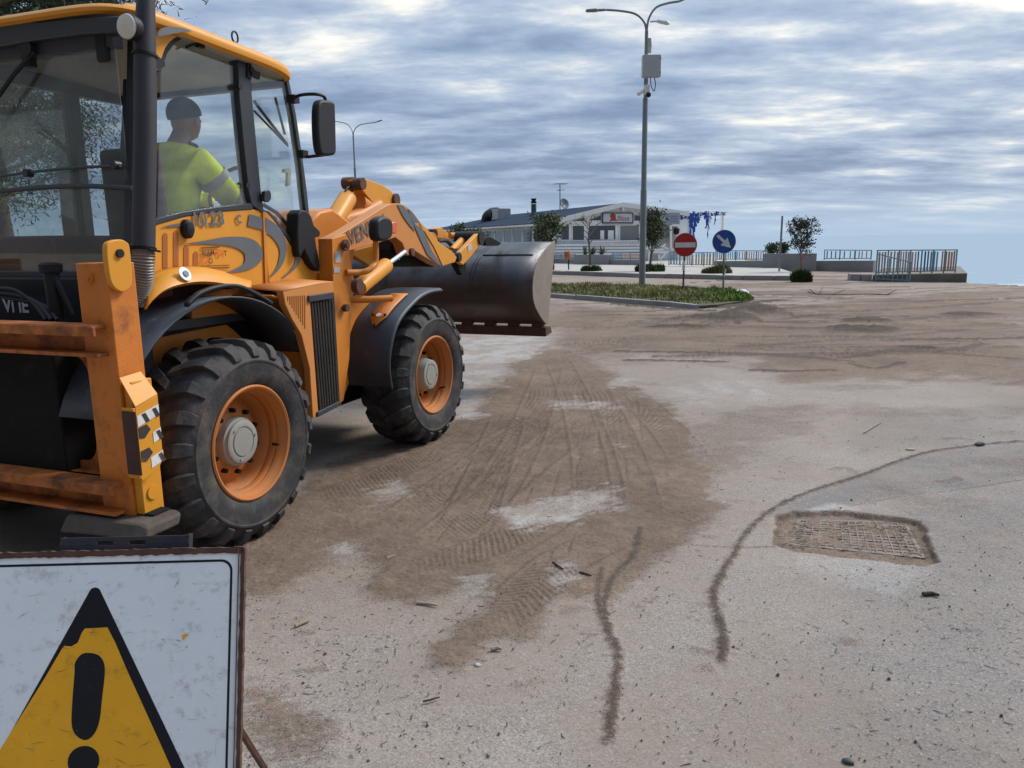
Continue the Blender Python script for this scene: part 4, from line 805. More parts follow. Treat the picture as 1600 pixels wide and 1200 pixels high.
ct = MB(); ct.tube([P(500, 347, v=1.3), P(520, 352, v=1.0), P(560, 340, v=1.0), P(590, 322, v=0.98)], 0.08, 14); ct.tube([P(556, 318, v=1.05), P(580, 332, v=1.05)], 0.11, 14); ct.tube([(3.2, 0.4, 1.72), (3.2, 1.9, 1.72)], 0.10, 16); ct.each('cross_tube', ORA, LD)
slab('arm_link', [(500,345),(506,330),(516,325),(524,328),(512,352),(502,366)], 1.35, 0.08, ORA, bevel=0.006)
slab('arm_gusset', [(545,394),(584,383),(590,400),(582,418),(570,410)], 0.62, 0.06, YEL, bevel=0.005)
slab('arm_gusset', [(592,396),(612,392),(620,388),(620,402),(612,410),(590,405)], 1.0, 0.06, YEL, bevel=0.005)
# levelling hose, hose on arm
hz_ = MB(); hz_.tube(catmull([P(537, 312, v=1.0), P(541, 296, v=1.0), P(548, 291, v=1.0)], 5), 0.010, 6); hz_.tube(catmull([P(684, 377, v=0.6), P(697, 376, v=0.6), P(706, 384, v=0.6), P(712, 392, v=0.6)], 5), 0.022, 8); hz_.tube(catmull([P(648, 392, v=0.5), P(665, 404, v=0.5), P(685, 414, v=0.5)], 5), 0.02, 8); hz_.each('arm_hose', BLK, LD)
# signal lamp on its bent stalk
tb = MB().tube(catmull([P(541, 425.5, v=0.24), P(560, 425.5, v=0.20), P(572, 424, v=0.16), P(581, 418, v=0.14), P(587, 408, v=0.14), P(587, 376, v=0.14)], 6), 0.023, 12).build('lamp_stalk', ORA, LD)
sg = curve_px([(590,352),(592,343),(599,338),(607,339),(613,344),(615,355),(614,368),(609,374),(600,377),(593,375),(590,366)], 3, True)
sgo = slab('indicator_lamp', sg, 0.06, 0.085, BLK, bevel=0.02)
slab('amber_lens', [(612,348),(618,346),(621,350),(621,362),(618,365),(612,364)], 0.07, 0.07, mat('amber', (0.72, 0.12, 0.02), 0.3, var=0.05, bump=0), sgo, 0.006)
# ---- bucket and linkage
cs = catmull([Vector((5.38, 0, 1.705)), Vector((5.04, 0, 1.60)), Vector((4.76, 0, 1.46)), Vector((4.625, 0, 1.26)), Vector((4.65, 0, 1.06)), Vector((4.80, 0, 0.92)), Vector((5.00, 0, 0.80)), Vector((5.10, 0, 0.755))], 5)
V0, V1 = -0.10, 2.42
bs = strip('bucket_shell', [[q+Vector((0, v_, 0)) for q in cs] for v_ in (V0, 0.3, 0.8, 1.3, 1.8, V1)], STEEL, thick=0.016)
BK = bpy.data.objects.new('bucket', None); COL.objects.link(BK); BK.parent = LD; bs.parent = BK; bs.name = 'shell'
front = [Vector((5.16, 0, 0.745)), Vector((5.30, 0, 1.20)), Vector((5.46, 0, 1.715))]
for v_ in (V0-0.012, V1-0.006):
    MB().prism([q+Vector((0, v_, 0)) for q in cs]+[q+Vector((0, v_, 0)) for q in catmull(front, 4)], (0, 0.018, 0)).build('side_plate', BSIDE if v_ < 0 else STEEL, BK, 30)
ce = MB(); ce.prism([(5.02, V0-0.03, 0.725), (5.20, V0-0.03, 0.722), (5.26, V0-0.03, 0.64), (5.02, V0-0.03, 0.615)], (0, V1-V0+0.06, 0)); ce.build('cutting_edge', RUST, BK, 30, 0.004)
sp_ = MB()
for k in range(9):
    v_ = V0+0.02+k*(V1-V0-0.1)/8; sp_.bb((5.03, v_, 0.70), (5.12, v_+0.13, 0.775))
sp_.each('edge_bracket', RUST, BK, 30)
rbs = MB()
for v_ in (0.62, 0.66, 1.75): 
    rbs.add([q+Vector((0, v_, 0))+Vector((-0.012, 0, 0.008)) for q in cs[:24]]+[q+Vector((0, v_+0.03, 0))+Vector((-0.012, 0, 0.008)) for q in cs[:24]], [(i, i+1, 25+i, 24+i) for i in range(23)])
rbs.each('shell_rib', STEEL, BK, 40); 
st_ = MB(); st_.box((4.93, 0.30, 1.565), (0.012, 0.62, 0.02), Matrix.Rotation(-1.2, 3, 'Y')); st_.build('spill_strip', DARKM, BK)
slab('hanger_plate', [(703,398),(719,388),(728,400),(728,425),(722,430),(712,412)], 0.46, 0.06, DARKM, bevel=0.005)
for v_ in (0.40, 0.60):
    slab('tilt_link', [(719,394),(738,374),(747,365),(753,367),(749,384),(735,402),(724,414),(718,410)], v_, 0.05, YEL, bevel=0.005)
lk = MB(); lk.tube([P(703, 368, v=0.8), P(745, 369, v=0.62)], 0.035, 10); lk.tube([P(706, 392, v=0.55), P(730, 367, v=0.62)], 0.04, 10); lk.each('push_rod', YEL, LD)
slab('link_lug', [(676,360),(684,355),(692,357),(704,368),(702,374),(684,372)], 0.85, 0.08, YEL, bevel=0.006)
bk2 = MB(); bk2.disc(P(753, 372, v=0.38), 0.075, (0, 1, 0), 0.30, 20); bk2.disc(P(719, 402, v=0.36), 0.045, (0, 1, 0), 0.2, 16); bk2.disc(P(681, 365, v=0.80), 0.05, (0, 1, 0), 0.16, 16); bk2.each('bucket_pin', BLK, LD)
slab('lug_plate', [(757,374),(766,370),(784,380),(779,384),(760,384)], 0.45, 0.05, DARKM, bevel=0.004)
slab('link_sticker', [(731,384),(737,380),(738,389),(732,394)], 0.395, 0.004, mat('sticker_pale', (0.5, 0.5, 0.5), 0.5, bump=0), LD)
# ------------------------------------------------------------ the driver
def skin_fig(name, nodes, edges, m, parent=None, sub=2, root=0):
    me = bpy.data.meshes.new(name); me.from_pydata([n[0] for n in nodes], edges, []); o = bpy.data.objects.new(name, me); COL.objects.link(o)
    sk = o.modifiers.new('skin', 'SKIN'); sk.use_smooth_shade = True
    for i, n in enumerate(nodes):
        d = me.skin_vertices[0].data[i]; r = n[1]; d.radius = r if isinstance(r, tuple) else (r, r); d.use_root = (i == root)
    s = o.modifiers.new('sub', 'SUBSURF'); s.levels = sub; s.render_levels = sub; me.materials.append(m)
    if parent: o.parent = parent
    return o
SKIN = mat('skin', (0.34, 0.16, 0.10), 0.55, var=0.08, bump=0.05)
HIVIS = mat('hi_vis_fabric', (0.86, 1.0, 0.04), 0.8, var=0.16, scale=9, bump=1.0, bscale=9)
NAVY = mat('dark_workwear', (0.012, 0.013, 0.018), 0.85, var=0.2, bump=0.2)
REFL = mat('reflective_band', (0.42, 0.44, 0.44), 0.5, var=0.1, bump=0.05)
DR = thing('person', 'seated driver in a hi-vis yellow jacket and dark cap holding the steering wheel', 'person', VF.o, math.pi/2-VF.th)
dv = 0.90
hdp = P(286, 182, v=dv); shp = P(283, 222, v=dv); print('driver', hdp, shp)
uo = hdp.x; H0 = hdp.z-0.03
def L_(du, v_, dw): return (uo+du, v_, H0+dw)
body_n = [(L_(-0.24, dv, -0.76), (0.18, 0.15)), (L_(-0.22, dv, -0.53), (0.19, 0.15)), (L_(-0.16, dv, -0.33), (0.21, 0.14)), (L_(-0.09, dv, -0.20), (0.13, 0.10)), (L_(-0.04, dv, -0.11), 0.062), (L_(0.0, dv, -0.03), 0.06),
 (L_(-0.12, dv-0.20, -0.26), 0.085), (L_(0.04, dv-0.26, -0.46), 0.068), (L_(0.26, dv-0.20, -0.50), 0.046), (L_(0.36, dv-0.16, -0.47), 0.034),
 (L_(-0.12, dv+0.20, -0.26), 0.085), (L_(0.04, dv+0.24, -0.46), 0.060), (L_(0.25, dv+0.18, -0.50), 0.046), (L_(0.36, dv+0.12, -0.47), 0.034),
 (L_(-0.02, dv-0.12, -0.80), 0.095), (L_(0.36, dv-0.13, -0.78), 0.075), (L_(0.42, dv-0.13, -1.05), 0.055), (L_(0.50, dv-0.13, -1.10), 0.045),
 (L_(-0.02, dv+0.12, -0.80), 0.095), (L_(0.36, dv+0.13, -0.78), 0.075), (L_(0.42, dv+0.13, -1.05), 0.055), (L_(0.50, dv+0.13, -1.10), 0.045)]
ed = [(0, 1), (1, 2), (2, 3), (3, 4), (4, 5), (2, 6), (6, 7), (7, 8), (8, 9), (2, 10), (10, 11), (11, 12), (12, 13), (0, 14), (14, 15), (15, 16), (16, 17), (0, 18), (18, 19), (19, 20), (20, 21)]
skin_fig('body', [(p_, ((r[0]*0.72, r[1]*0.72) if isinstance(r, tuple) else r*0.72) if i in (0, 1, 2, 3, 6, 7, 8, 10, 11, 12) else r) for i, (p_, r) in enumerate(body_n)], ed, SKIN, DR)
body_n[3] = (body_n[3][0], (0.15, 0.11)); jk = [(p_, (r[0]+0.022, r[1]+0.022) if isinstance(r, tuple) else r+0.024) for p_, r in body_n[:4]+body_n[6:14]]
skin_fig('jacket', jk, [(0, 1), (1, 2), (2, 3), (2, 4), (4, 5), (5, 6), (6, 7), (2, 8), (8, 9), (9, 10), (10, 11)], HIVIS, DR)
tr = [(p_, (r[0]+0.01, r[1]+0.01) if isinstance(r, tuple) else r+0.015) for p_, r in [body_n[0]]+body_n[14:]]
skin_fig('trousers', tr, [(0, 1), (1, 2), (2, 3), (3, 4), (0, 5), (5, 6), (6, 7), (7, 8)], NAVY, DR)
hd_ = MB(); c = Vector(L_(0.02, dv, 0.0)); hd_.ball(c, 0.105, 12, (0.98, 0.78, 1.18)); hd_.ball(c+Vector((0.10, 0, -0.015)), 0.018, 6, (1.1, 0.8, 1.3)); hd_.ball(c+Vector((0.045, 0, -0.075)), 0.045, 8, (1.0, 0.9, 0.7)); hd_.ball(c+Vector((0.0, -0.085, -0.01)), 0.026, 6, (0.7, 0.35, 1.1)); hd_.ball(c+Vector((0.0, 0.085, -0.01)), 0.026, 6, (0.7, 0.35, 1.1))
hd_.build('head', SKIN, DR, 80)
fc_ = MB()
for s in (-1, 1): fc_.ball(c+Vector((0.090, s*0.034, 0.012)), 0.013, 6, (0.6, 1, 0.7))
fc_.ball(c+Vector((0.094, 0, -0.058)), 0.022, 6, (0.35, 1, 0.22)); fc_.build('face_features', mat('features_dark', (0.08, 0.03, 0.025), 0.5, bump=0), DR)
cp = MB(); cp.ball(c+Vector((-0.01, 0, 0.045)), 0.118, 12, (1.02, 0.84, 0.92)); o = cp.build('cap', NAVY, DR, 80)
bm = bmesh.new(); bm.from_mesh(o.data); bmesh.ops.bisect_plane(bm, geom=bm.verts[:]+bm.edges[:]+bm.faces[:], plane_co=c+Vector((0, 0, 0.025)), plane_no=Vector((-0.25, 0, 1)), clear_inner=True); bm.to_mesh(o.data); bm.free()
MB().tube([c+Vector((-0.05, -0.055, -0.15)), c+Vector((-0.085, 0, -0.14)), c+Vector((-0.05, 0.055, -0.15)), c+Vector((0.01, 0.05, -0.16)), c+Vector((0.03, 0, -0.165)), c+Vector((0.01, -0.05, -0.16)), c+Vector((-0.05, -0.055, -0.15))], 0.022, 8).build('collar', NAVY, DR)
bd = MB(); a = Vector(L_(0.04, dv-0.26, -0.46)); b = Vector(L_(0.26, dv-0.20, -0.50)); d = (b-a).normalized(); bd.tube([a+d*0.04, a+d*0.095], 0.088, 20); a = Vector(L_(-0.12, dv-0.20, -0.26)); b = Vector(L_(0.04, dv-0.26, -0.46)); d = (b-a).normalized(); bd.tube([a+d*0.13, a+d*0.18], 0.104, 20); bd.each('sleeve_band', REFL, DR)
for s in (-1, 1):
    wr = Vector(L_(0.36, dv+(-0.16 if s < 0 else 0.12), -0.47)); nodes = [(wr, 0.028), (wr+Vector((0.05, 0, 0.01)), (0.040, 0.018)), (wr+Vector((0.09, 0, 0.012)), (0.040, 0.016))]; eds = [(0, 1), (1, 2)]
    for k in range(4):
        y = (k-1.5)*0.020; b0 = wr+Vector((0.088, y, 0.014)); n_ = len(nodes)
        nodes += [(b0+Vector((0.028, 0, 0.0)), 0.0095), (b0+Vector((0.045, 0, -0.022)), 0.009), (b0+Vector((0.030, 0, -0.040-0.004*(k == 1))), 0.008)]; eds += [(2, n_), (n_, n_+1), (n_+1, n_+2)]
    n_ = len(nodes); nodes += [(wr+Vector((0.045, -s*0.035, 0.005)), 0.012), (wr+Vector((0.075, -s*0.045, -0.012)), 0.010), (wr+Vector((0.095, -s*0.035, -0.03)), 0.009)]; eds += [(1, n_), (n_, n_+1), (n_+1, n_+2)]
    skin_fig('hand', nodes, eds, SKIN, DR)
# ------------------------------------------------------------ warning panel in the foreground
th_, tau = 0.03, 0.33
e1 = Vector((math.cos(th_), math.sin(th_), 0)); hb_ = Vector((-math.sin(th_), math.cos(th_), 0))
tl = math.atan(tau); e2 = (Vector((0, 0, 1))*math.cos(tl)+hb_*math.sin(tl)).normalized(); e3 = e1.cross(e2)
r_ = rayd(380, 857); TR = EYE+r_*(2.08/r_.y)
bot = TR-e2*(TR.z/e2.z)
SG = thing('warning_sign', 'white road works panel with black edged yellow warning triangle on a rusty frame', 'road sign', (bot-e1*0.36))
SG.rotation_euler = Matrix((e1, e2, e3)).transposed().to_euler()
SO = Vector(SG.location)
def Q(px, py, h=0.0):
    r = rayd(px, py); t = (SO+e3*h-EYE).dot(e3)/r.dot(e3); p = EYE+r*t-SO; return Vector((p.dot(e1), p.dot(e2), h))
tr_, br_ = Q(380, 862), Q(362, 1200); top = tr_.y; xr = (tr_.x+br_.x)/2+0.002; W_ = 0.80; xl = xr-W_; yb = 0.06
print('sign', tr_, br_, Q(0, 866), Q(148, 918), Q(285, 1200))
def rrect(x0, x1, y0, y1, r, n=6):
    o = []
    for cx, cy, a in ((x1-r, y1-r, 0), (x0+r, y1-r, 90), (x0+r, y0+r, 180), (x1-r, y0+r, 270)):
        for k in range(n+1): q = math.radians(a+90*k/n); o.append(Vector((cx+r*math.cos(q), cy+r*math.sin(q), 0)))
    return o
SW = mat('sign_white', (0.86, 0.89, 0.90), 0.34, var=0.06, scale=4, bump=0.03, bscale=30, dirt=0.46, dcol=(0.27, 0.20, 0.14), dscale=13)
SY = mat('sign_yellow', (0.92, 0.43, 0.012), 0.42, var=0.10, scale=6, bump=0.03, dirt=0.42, dcol=(0.28, 0.12, 0.02), dscale=13)
SB = mat('sign_black', (0.010, 0.011, 0.016), 0.45, spec=0.3, var=0.2, bump=0.03, dirt=0.16, dcol=(0.35, 0.34, 0.32), dscale=22)
FRM = mat('sign_rusty_frame', (0.10, 0.048, 0.032), 0.8, var=0.4, scale=14, bump=0.5, bscale=40, dirt=0.5, dcol=(0.035, 0.028, 0.026), dscale=12)
pl = MB().prism([(p.x, p.y, -0.003) for p in rrect(xl, xr, yb, top, 0.006, 2)], (0, 0, 0.003)).build('panel', SW, SG, 0)
def zsh(pts, h, t=0.0006): return MB().prism([Vector((p[0], p[1], h)) for p in pts], (0, 0, t))
A = rrect(xl+0.018, xr-0.022, yb+0.02, top-0.020, 0.032); B = rrect(xl+0.0245, xr-0.0285, yb+0.0265, top-0.0265, 0.027)
bz = MB().ring([p+Vector((0, 0, 0.0002)) for p in A], [p+Vector((0, 0, 0.0002)) for p in B], (0, 0, 0.0006)).build('border_line', SB, pl, 0)
def rtri(c, pts, r, n=6):
    out = []; m = len(pts); cen = sum(pts, Vector((0, 0, 0)))/m
    for i in range(m):
        a, b, c2 = pts[i-1], pts[i], pts[(i+1) % m]; d1 = (a-b).normalized(); d2 = (c2-b).normalized(); ang = d1.angle(d2)
        k = r/math.tan(ang/2); p1, p2 = b+d1*k, b+d2*k; cc = b+(d1+d2).normalized()*(r/math.sin(ang/2))
        for j in range(n+1):
            t = j/n; v = ((p1-cc)*(1-t)+(p2-cc)*t).normalized()*r; out.append(cc+v)
    return out
ap = Q(149, 914); rb_ = Q(288, 1200); sl_ = (rb_.x-ap.x)/(ap.y-rb_.y); base = ap.y-0.60
T0 = [Vector((ap.x, ap.y+0.012, 0)), Vector((ap.x+sl_*(ap.y-base), base, 0)), Vector((ap.x-sl_*(ap.y-base)*1.0, base, 0))]
zt = rtri(None, T0, 0.016)
MB().prism([p+Vector((0, 0, 0.0002)) for p in zt], (0, 0, 0.0006)).build('triangle_edge', SB, pl, 0)
yl = [Q(*p) for p in ((128,989),(133,982),(152,981),(168,980),(180,1003),(200,1050),(225,1105),(250,1160),(272,1206),(285,1235))]
ll = [Q(*p) for p in ((-55,1235),(-40,1215),(0,1182),(40,1108),(70,1060),(97,1014),(101,1009),(112,1010),(122,1004))]
ll[0] = Vector((T0[2].x+0.06, base+0.04, 0)); yl[-1] = Vector((T0[1].x-0.06, base+0.04, 0)); 
k_ = (ll[3]-ll[4]); ll[1] = ll[4]+k_*((base+0.10-ll[4].y)/k_.y); ll[2] = ll[4]+k_*0.9*((Q(0,1182).y-ll[4].y)/k_.y)/0.9
k_ = (yl[7]-yl[4]); yl[8] = yl[4]+k_*((base+0.10-yl[4].y)/k_.y)
MB().prism([Vector((p.x, p.y, 0.001)) for p in ll+yl], (0, 0, 0.0004)).build('triangle_field', SY, pl, 0)
ex_ = curve_px([(117,1052),(118,1035),(128,1022),(141,1020),(155,1024),(163,1036),(164,1055),(160,1090),(156,1125),(148,1146),(135,1156),(121,1150),(113,1135),(113,1105)], 3, True)
zsh([Q(*p) for p in ex_], 0.0016).build('exclamation_mark', SB, pl, 0)
dc = Q(131, 1189); zsh([Vector((dc.x+0.043*math.cos(a*0.2618), dc.y+0.040*math.sin(a*0.2618), 0)) for a in range(24)], 0.0016).build('exclamation_dot', SB, pl, 0)
# chips, scratches
random.seed(11); sc_ = MB(); rsx = MB()
for i in range(110):
    x = random.uniform(xl+0.03, xr-0.035); y = random.uniform(top-0.62, top-0.03); a = random.uniform(-0.6, 0.6) if random.random() < 0.8 else random.uniform(0, 3); l = random.choice((0.003, 0.004, 0.006, 0.010, 0.020)); wd = random.uniform(0.0002, 0.0007)
    d = Vector((math.cos(a), math.sin(a), 0)); n_ = Vector((-d.y, d.x, 0)); c = Vector((x, y, 0.0018)); m_ = c+n_*random.uniform(-0.1, 0.1)*l
    (sc_ if random.random() < 0.75 else rsx).prism([c-d*l, m_-n_*wd*random.uniform(0.6, 1.6), c+d*l, m_+n_*wd], (0, 0, 0.0002))
sc_.build('scratches', mat('scratch_dark', (0.09, 0.075, 0.06), 0.8, bump=0), pl, 0); rsx.build('scratches', mat('scratch_grey', (0.28, 0.26, 0.24), 0.8, bump=0), pl, 0)
chip = Q(290, 994); zsh([chip+Vector((a, b, 0)) for a, b in ((-0.009, 0.004), (-0.003, 0.006), (0.008, 0.007), (0.006, 0.001), (-0.001, -0.003), (-0.003, -0.010), (-0.009, -0.007))], 0.0012).build('rust_chip', SY, pl, 0)
fm = MB()
def jag(a, b, wd, n, seed, hz0=-0.012, h=0.022):
    rs = random.Random(seed); a = Vector(a); b = Vector(b); d = (b-a)/n; nn_ = Vector((-d.y, d.x, 0)).normalized(); vs = []; fs = []
    for i in range(n+1):
        p = a+d*i; o1 = wd*(1+rs.uniform(-0.12, 0.12)); o2 = wd*rs.uniform(-0.10, 0.22)
        vs += [p+nn_*o1+Vector((0, 0, hz0)), p+nn_*o1+Vector((0, 0, hz0+h)), p-nn_*o2+Vector((0, 0, hz0+h)), p-nn_*o2+Vector((0, 0, hz0))]
    for i in range(n):
        for k in range(4): fs.append((4*i+k, 4*i+(k+1) % 4, 4*i+4+(k+1) % 4, 4*i+4+k))
    fs += [(0, 1, 2, 3), (4*n, 4*n+1, 4*n+2, 4*n+3)]; fm.add(vs, fs)
jag((xl-0.01, top-0.002, 0), (xr+0.008, top-0.002, 0), 0.016, 60, 1, -0.014, 0.018); jag((xr-0.004, top+0.012, 0), (xr-0.004, yb, 0), -0.0001-0.0, 2, 2)
fm2 = MB(); fm = fm; jag((xr+0.002, yb-0.03, 0), (xr+0.002, top+0.012, 0), -0.011, 60, 4, -0.014, 0.018); jag((xl-0.001, yb-0.03, 0), (xl-0.001, top+0.012, 0), 0.011, 40, 5, -0.014, 0.018); jag((xl, yb-0.012, 0), (xr, yb-0.012, 0), 0.014, 40, 6, -0.014, 0.018)
fm.build('frame', FRM, SG, 30)
# bracket on the top edge
bkm = mat('bracket_dark_steel', (0.040, 0.042, 0.050), 0.6, metal=0.3, var=0.4, scale=10, bump=0.2, dirt=0.5, dcol=(0.10, 0.045, 0.028), dscale=8)
b0 = Q(93, 858, -0.02); b1 = Q(295, 852, -0.02); t0 = Q(95, 828, -0.02); bkk = MB()
y0 = top+0.010; y1 = y0+0.040
A = rrect(b0.x, b1.x, y0, y1, 0.002, 2); B1 = (Q(152, 838, -0.02).x, Q(178, 838, -0.02).x); B2 = (Q(202, 838, -0.02).x, Q(228, 838, -0.02).x); ym = (y0+y1)/2+0.002
bkk.bb((b0.x, y0, -0.024), (b1.x, ym-0.006, -0.018)); bkk.bb((b0.x, ym+0.006, -0.024), (b1.x, y1, -0.018))
for a, b in ((b0.x, B1[0]), (B1[1], B2[0]), (B2[1], b1.x)): bkk.bb((a, ym-0.006, -0.0242), (b, ym+0.006, -0.0178))
bkk.bb((b0.x, y0-0.01, -0.05), (b0.x+0.004, y1, -0.018)); bkk.bb((b1.x-0.004, y0-0.012, -0.05), (b1.x, y1+0.003, -0.018)); bkk.build('mounting_bracket', bkm, SG, 30, 0.001)
lg = MB(); 
for x_ in (xl+0.03, xr-0.012): 
    pt = SO+e1*x_+e2*0.45-e3*0.02; ft_ = Vector((pt.x+(0.025 if x_ > xl+0.4 else -0.02), pt.y+0.24, 0.005)); q0 = ft_-SO
    lg.tube([(x_, 0.45, -0.02), (q0.dot(e1), q0.dot(e2), q0.dot(e3))], 0.011, 6)
    lg.tube([(x_, 0.0, -0.008), (x_, 0.1, -0.008)], 0.012, 6)
lg.each('strut', FRM, SG)
# ------------------------------------------------------------ street lamps
def lamp(base, H, name, label, arms, r=(0.11, 0.085, 0.055), group=None):
    L0 = thing('street_lamp', label, 'street lamp', base, 0, group); k = H/9.0
    MB().tube([(0, 0, 0), (0, 0, 3.3*k), (0, 0, 3.301*k), (0, 0, 6.2*k), (0, 0, 6.205*k), (0, 0, 8.25*k)], [r[0], r[0]*0.95, r[1]*1.06, r[1], r[2]*1.1, r[2]], 14).build('pole', POLEM, L0)
    for (dx, dz, tip) in arms:
        a = MB().tube(catmull([(0, 0, 8.2*k), (dx*0.05, 0, 8.2*k+dz*0.45), (dx*0.22, 0, 8.2*k+dz*0.80), (dx*0.5, 0, 8.2*k+dz*0.94), (dx*0.8, 0, 8.2*k+dz)], 5), 0.035, 10).build('arm', POLEM, L0)
        sl2 = tip; d = Vector((dx*0.2, 0, sl2*abs(dx)*0.2)).normalized(); c = Vector((dx*0.8, 0, 8.2*k+dz))
        hd2 = MB(); hd2.tube([c-d*0.03, c+d*0.05, c+d*0.30, c+d*0.32, c+d*0.62, c+d*0.66], [0.05, 0.085, 0.10, 0.13, 0.11, 0.05], 10, flat=0.42); hd2.build('lamp_head', POLEM, L0)
    return L0
lb_ = G(1003, 453); LP = lamp(lb_, 9.0, '', 'tall grey street lamp with a cabinet on its pole, standing on the grass island', [(-1.62, 0.70, -0.03), (1.25, 0.92, 0.42)])
FL = Frame(lb_.x, lb_.y, math.pi/2); LPP = FL.P
zb = LPP(1014, 88, v=-0.1).z; zb2 = LPP(1014, 122, v=-0.1).z
bx = MB().box((0.13, -0.22, (zb+zb2)/2), (0.58, 0.27, zb-zb2)).build('cabinet', mat('cabinet_grey', (0.42, 0.44, 0.45), 0.5, var=0.05, dirt=0.1), LP, 30, 0.012)
for z in (zb-0.12, zb2+0.12): MB().box((0.40, -0.352, z), (0.03, 0.015, 0.05)).build('hinge', BLK, bx)
cm = MB(); zc_ = LPP(1004, 142, v=0).z; cm.tube([(-0.02, -0.12, zc_+0.02), (-0.28, -0.20, zc_-0.14)], 0.06, 10); cm.box((0.02, -0.16, zc_), (0.16, 0.14, 0.30)); cm.build('camera', WHT, LP, 30, 0.01)
MB().ball((0.06, -0.22, zc_-0.16), 0.085, 8).build('camera_dome', BLK, LP)
cb2 = MB(); cb2.tube(catmull([(0.12, -0.2, zb2), (0.14, -0.22, zb2-0.25), (0.24, -0.2, zb2-0.42), (0.28, -0.2, zb2-0.2), (0.24, -0.2, zb2)], 6), 0.014, 6); cb2.tube([(0.05, -0.12, zb2), (0.02, -0.12, zb2-0.3)], 0.012, 6); cb2.each('cable', BLK, LP)
zk = LPP(1011, 72, v=0).z; MB().prism([(0.03, -0.03, zk-0.22), (0.15, -0.03, zk-0.22), (0.17, -0.03, zk), (0.15, -0.03, zk+0.24), (0.03, -0.03, zk+0.24)], (0, 0.04, 0)).build('small_panel', mat('panel_cream', (0.45, 0.47, 0.38), 0.6), LP, 30, 0.01)
zs = LPP(1015, 37, v=0).z; fl2 = MB(); fl2.tube([(0.12, 0, zs+0.06), (0.30, -0.12, zs+0.04)], 0.03, 8); fl2.tube([(0.28, -0.1, zs+0.04), (0.36, -0.15, zs+0.03), (0.60, -0.30, zs-0.06), (0.66, -0.34, zs-0.10)], [0.05, 0.12, 0.14, 0.03], 10, flat=0.5); fl2.build('side_lamp', WHT, LP)
FP = G(562, 417); FP = Vector((FP.x*1.0, FP.y, 0)); s_ = 60.0/FP.y; far = rayd(562, 417); q = EYE+far*(62.0/far.y)
L2 = lamp(Vector((q.x, q.y, 0.0)), 10.7, '', 'distant two armed street lamp rising behind the loader arm', [(-2.0, 1.15, 0.35), (2.1, 1.0, 0.30)], (0.11, 0.09, 0.06))
# ------------------------------------------------------------ round traffic signs
def rsign(px, py, cx, cy, rad, label, kind):
    b = G(px, py); Fq = Frame(b.x, b.y, math.pi/2+0.05); c = Fq.P(cx, cy, v=-0.04); R = rad
    S = Fq.empty('traffic_sign', label, 'traffic sign'); H = c.z
    PO = mat('sign_post_'+kind, (0.13, 0.085, 0.07) if kind == 'stop' else (0.15, 0.17, 0.19), 0.6, metal=0.3, var=0.2, dirt=0.3)
    MB().tube([(0, 0, -0.1), (c.x*0.9, 0, H+R*0.7)], 0.03, 10).build('post', PO, S)
    def dsc(name, pts, d, m, t=0.004): return MB().prism([(c.x+a, -0.04-d, H+b_) for a, b_ in pts], (0, t, 0)).build(name, m, S, 0)
    circ = lambda r: [(r*math.cos(a*math.pi/24), r*math.sin(a*math.pi/24)) for a in range(48)]
    Wm = mat('sign_face_white', (0.62, 0.63, 0.66), 0.4, bump=0, dirt=0.1)
    if kind == 'stop':
        dsc('rim', circ(R), 0.0, mat('sign_rim_pale', (0.45, 0.32, 0.34), 0.5, bump=0), 0.02); dsc('face', circ(R*0.955), 0.003, mat('sign_red', (0.42, 0.010, 0.016), 0.4, bump=0, dirt=0.08))
        dsc('bar', [(-R*0.86, -R*0.22), (R*0.86, -R*0.22), (R*0.86, R*0.20), (-R*0.86, R*0.20)], 0.006, Wm)
    else:
        dsc('rim', circ(R), 0.0, mat('sign_rim_grey', (0.22, 0.27, 0.36), 0.5, bump=0), 0.02); dsc('face', circ(R*0.955), 0.003, mat('sign_blue', (0.006, 0.065, 0.30), 0.4, bump=0, dirt=0.06))
        a = math.radians(-42); rot = lambda x, y: (x*math.cos(a)-y*math.sin(a), x*math.sin(a)+y*math.cos(a))
        dsc('arrow', [rot(x*R, y*R) for x, y in ((-0.80, 0.12), (-0.80, -0.12), (-0.02, -0.12), (-0.02, -0.42), (0.80, 0.0), (-0.02, 0.42), (-0.02, 0.12))], 0.006, Wm)
    br2 = MB(); br2.box((c.x*0.95, -0.02, H), (0.12, 0.03, 0.04)); br2.build('clamp', PO, S)
    if kind != 'stop': MB().tube([(0.0, -0.035, H-R-0.75), (0.05, -0.035, H-R-0.5)], 0.02, 6).build('tape', WHT, S); MB().box((-0.06, 0, H-R-0.8), (0.12, 0.02, 0.05)).build('arm', PO, S)
    else: MB().box((0.0, 0, H-R-0.28), (0.075, 0.066, 0.30)).build('tape', WHT, S)
    return S
rsign(1067, 459, 1070.7, 382.5, 0.365, 'round red no entry sign with a white bar on a rusty post', 'stop')
rsign(1130, 455, 1131.5, 377.5, 0.375, 'round blue sign with a white arrow pointing down right on a grey post', 'arrow')
